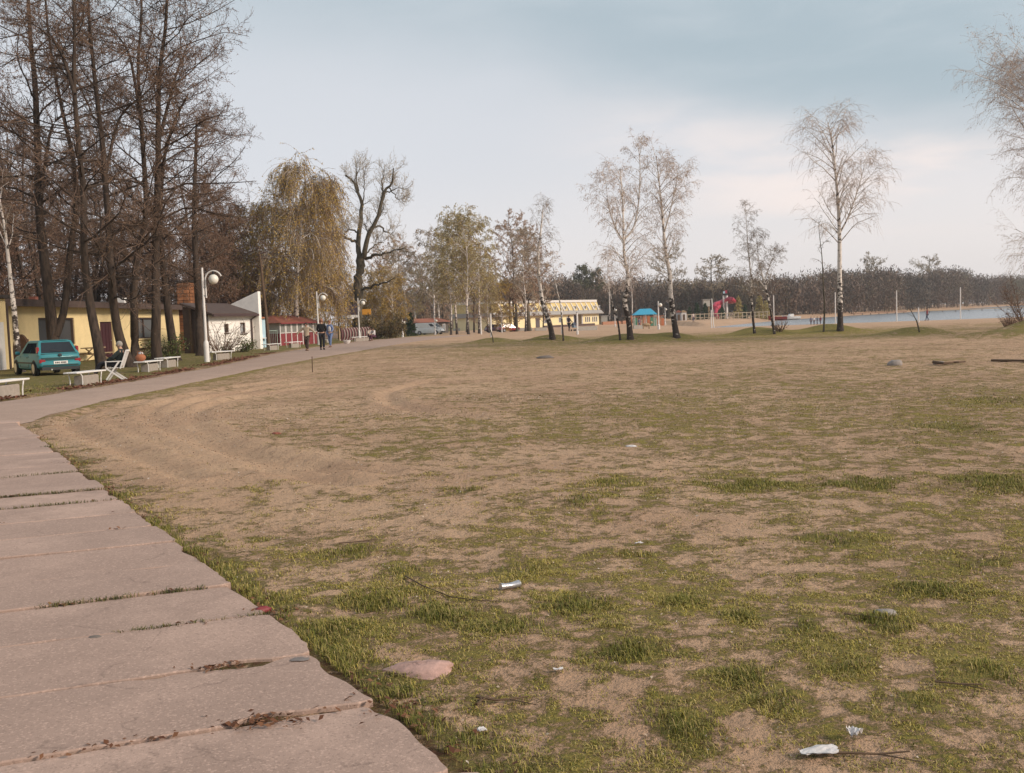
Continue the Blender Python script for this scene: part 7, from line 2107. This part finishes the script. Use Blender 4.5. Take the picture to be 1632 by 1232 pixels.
    # twigs
    def twig(pts, r, lab, seed):
        P = [at(*p) for p in pts]; b = P[0]
        root = thing('twig', lab, 'twig', b)
        L_ = [tuple(p - b + np.array([0, 0, r + .012 + float(relief(np.array([p[0]]), np.array([p[1]]))[0])])) for p in P]
        MB().tube(L_, [r * (1 - .6 * i / len(L_)) for i in range(len(L_))], 6).build('stem', M_WOOD, root, True)
        a = Vector(L_[len(L_) // 2]); d = (Vector(L_[-1]) - Vector(L_[0])).normalized()
        MB().tube([tuple(a), tuple(a + Vector((d.y, -d.x, .1)) * .09 + d * .12)], [r * .55, r * .3], 5).build('side_shoot', M_WOOD, root)
    twig([(646, 922), (675, 940), (720, 955), (765, 963), (800, 967)], .0045, 'long thin curved twig on the sand left of the crushed can', 1)
    twig([(1300, 1208), (1350, 1206), (1400, 1209), (1450, 1208)], .006, 'dark twig lying across the torn paper sheet', 2)
    twig([(760, 1117), (790, 1121), (812, 1119), (842, 1114)], .006, 'short dark twig on the bare sand at the bottom middle', 3)
    twig([(1345, 990), (1365, 992), (1384, 989)], .006, 'short straight twig in the dry grass at the right', 4)
    twig([(760, 1130), (768, 1122), (764, 1113)], .005, 'small hooked twig beside the flat pink stone', 5)
    twig([(1490, 1096), (1530, 1099), (1566, 1099)], .005, 'thin twig at the far right of the foreground', 6)
    twig([(540, 868), (570, 865), (600, 861)], .006, 'thin dark twig on the sand past the path corner', 7)
    # log, plank, stake
    twig([(1488, 581), (1505, 583), (1520, 582), (1538, 580)], .045, 'dark fallen log lying on the lawn at the right', 8)
    a, c = at(1584, 577), at(1640, 578)
    root = thing('plank', 'long dark plank lying on the lawn at the right edge', 'plank', a, math.atan2(c[1] - a[1], c[0] - a[0]))
    MB().box((1.0, 0, .05), (2.1, .14, .05), bev=.01).build('board', M_WOOD, root); MB().box((.3, 0, .0), (.12, .2, .08)).build('batten', M_WOOD, root)
    b = at(498, 593); root = thing('stake', 'thin dark stake standing in the lawn below the walking people', 'stake', b)
    MB().tube([(0, 0, -.1), (.01, 0, .48)], [.018, .014], 6).build('shaft', M_WOOD, root); MB().lathe((.01, 0, .48), [(.02, 0), (.012, .05)], 6).build('tip', M_WOOD, root)
    for px, py, lab in ((521, 546, 'small white bowl planter between the walkers and the barrier'), (553, 548, 'small white bowl planter in front of the maroon barrier')):
        b = at(px, py); root = thing('bowl_planter', lab, 'planter', b)
        MB().lathe((0, 0, 0), [(.14, -.02), (.26, .14), (.32, .28), (.28, .29), (.2, .2)], 14).build('bowl', M_WHITE, root, True); MB().ball((0, 0, .2), .2, 10, (1, 1, .5)).build('soil', W('soil', (.09, .06, .04)), root)
small_things()

# ------------------------------------------------------------------ air
def haze():
    m = bpy.data.materials.new('haze_air'); m.use_nodes = True
    nt = m.node_tree
    for n in list(nt.nodes): nt.nodes.remove(n)
    v = nt.nodes.new('ShaderNodeVolumePrincipled'); v.inputs['Color'].default_value = (0.86, 0.88, 0.92, 1); v.inputs['Density'].default_value = 0.00032; v.inputs['Anisotropy'].default_value = 0.2
    o = nt.nodes.new('ShaderNodeOutputMaterial'); nt.links.new(v.outputs[0], o.inputs['Volume'])
    ob = MB().box((0, 0, 11), (1800, 1800, 40)).build('haze', m)
    tag(ob, 'thin pale air over the whole beach', kind='stuff')
haze()
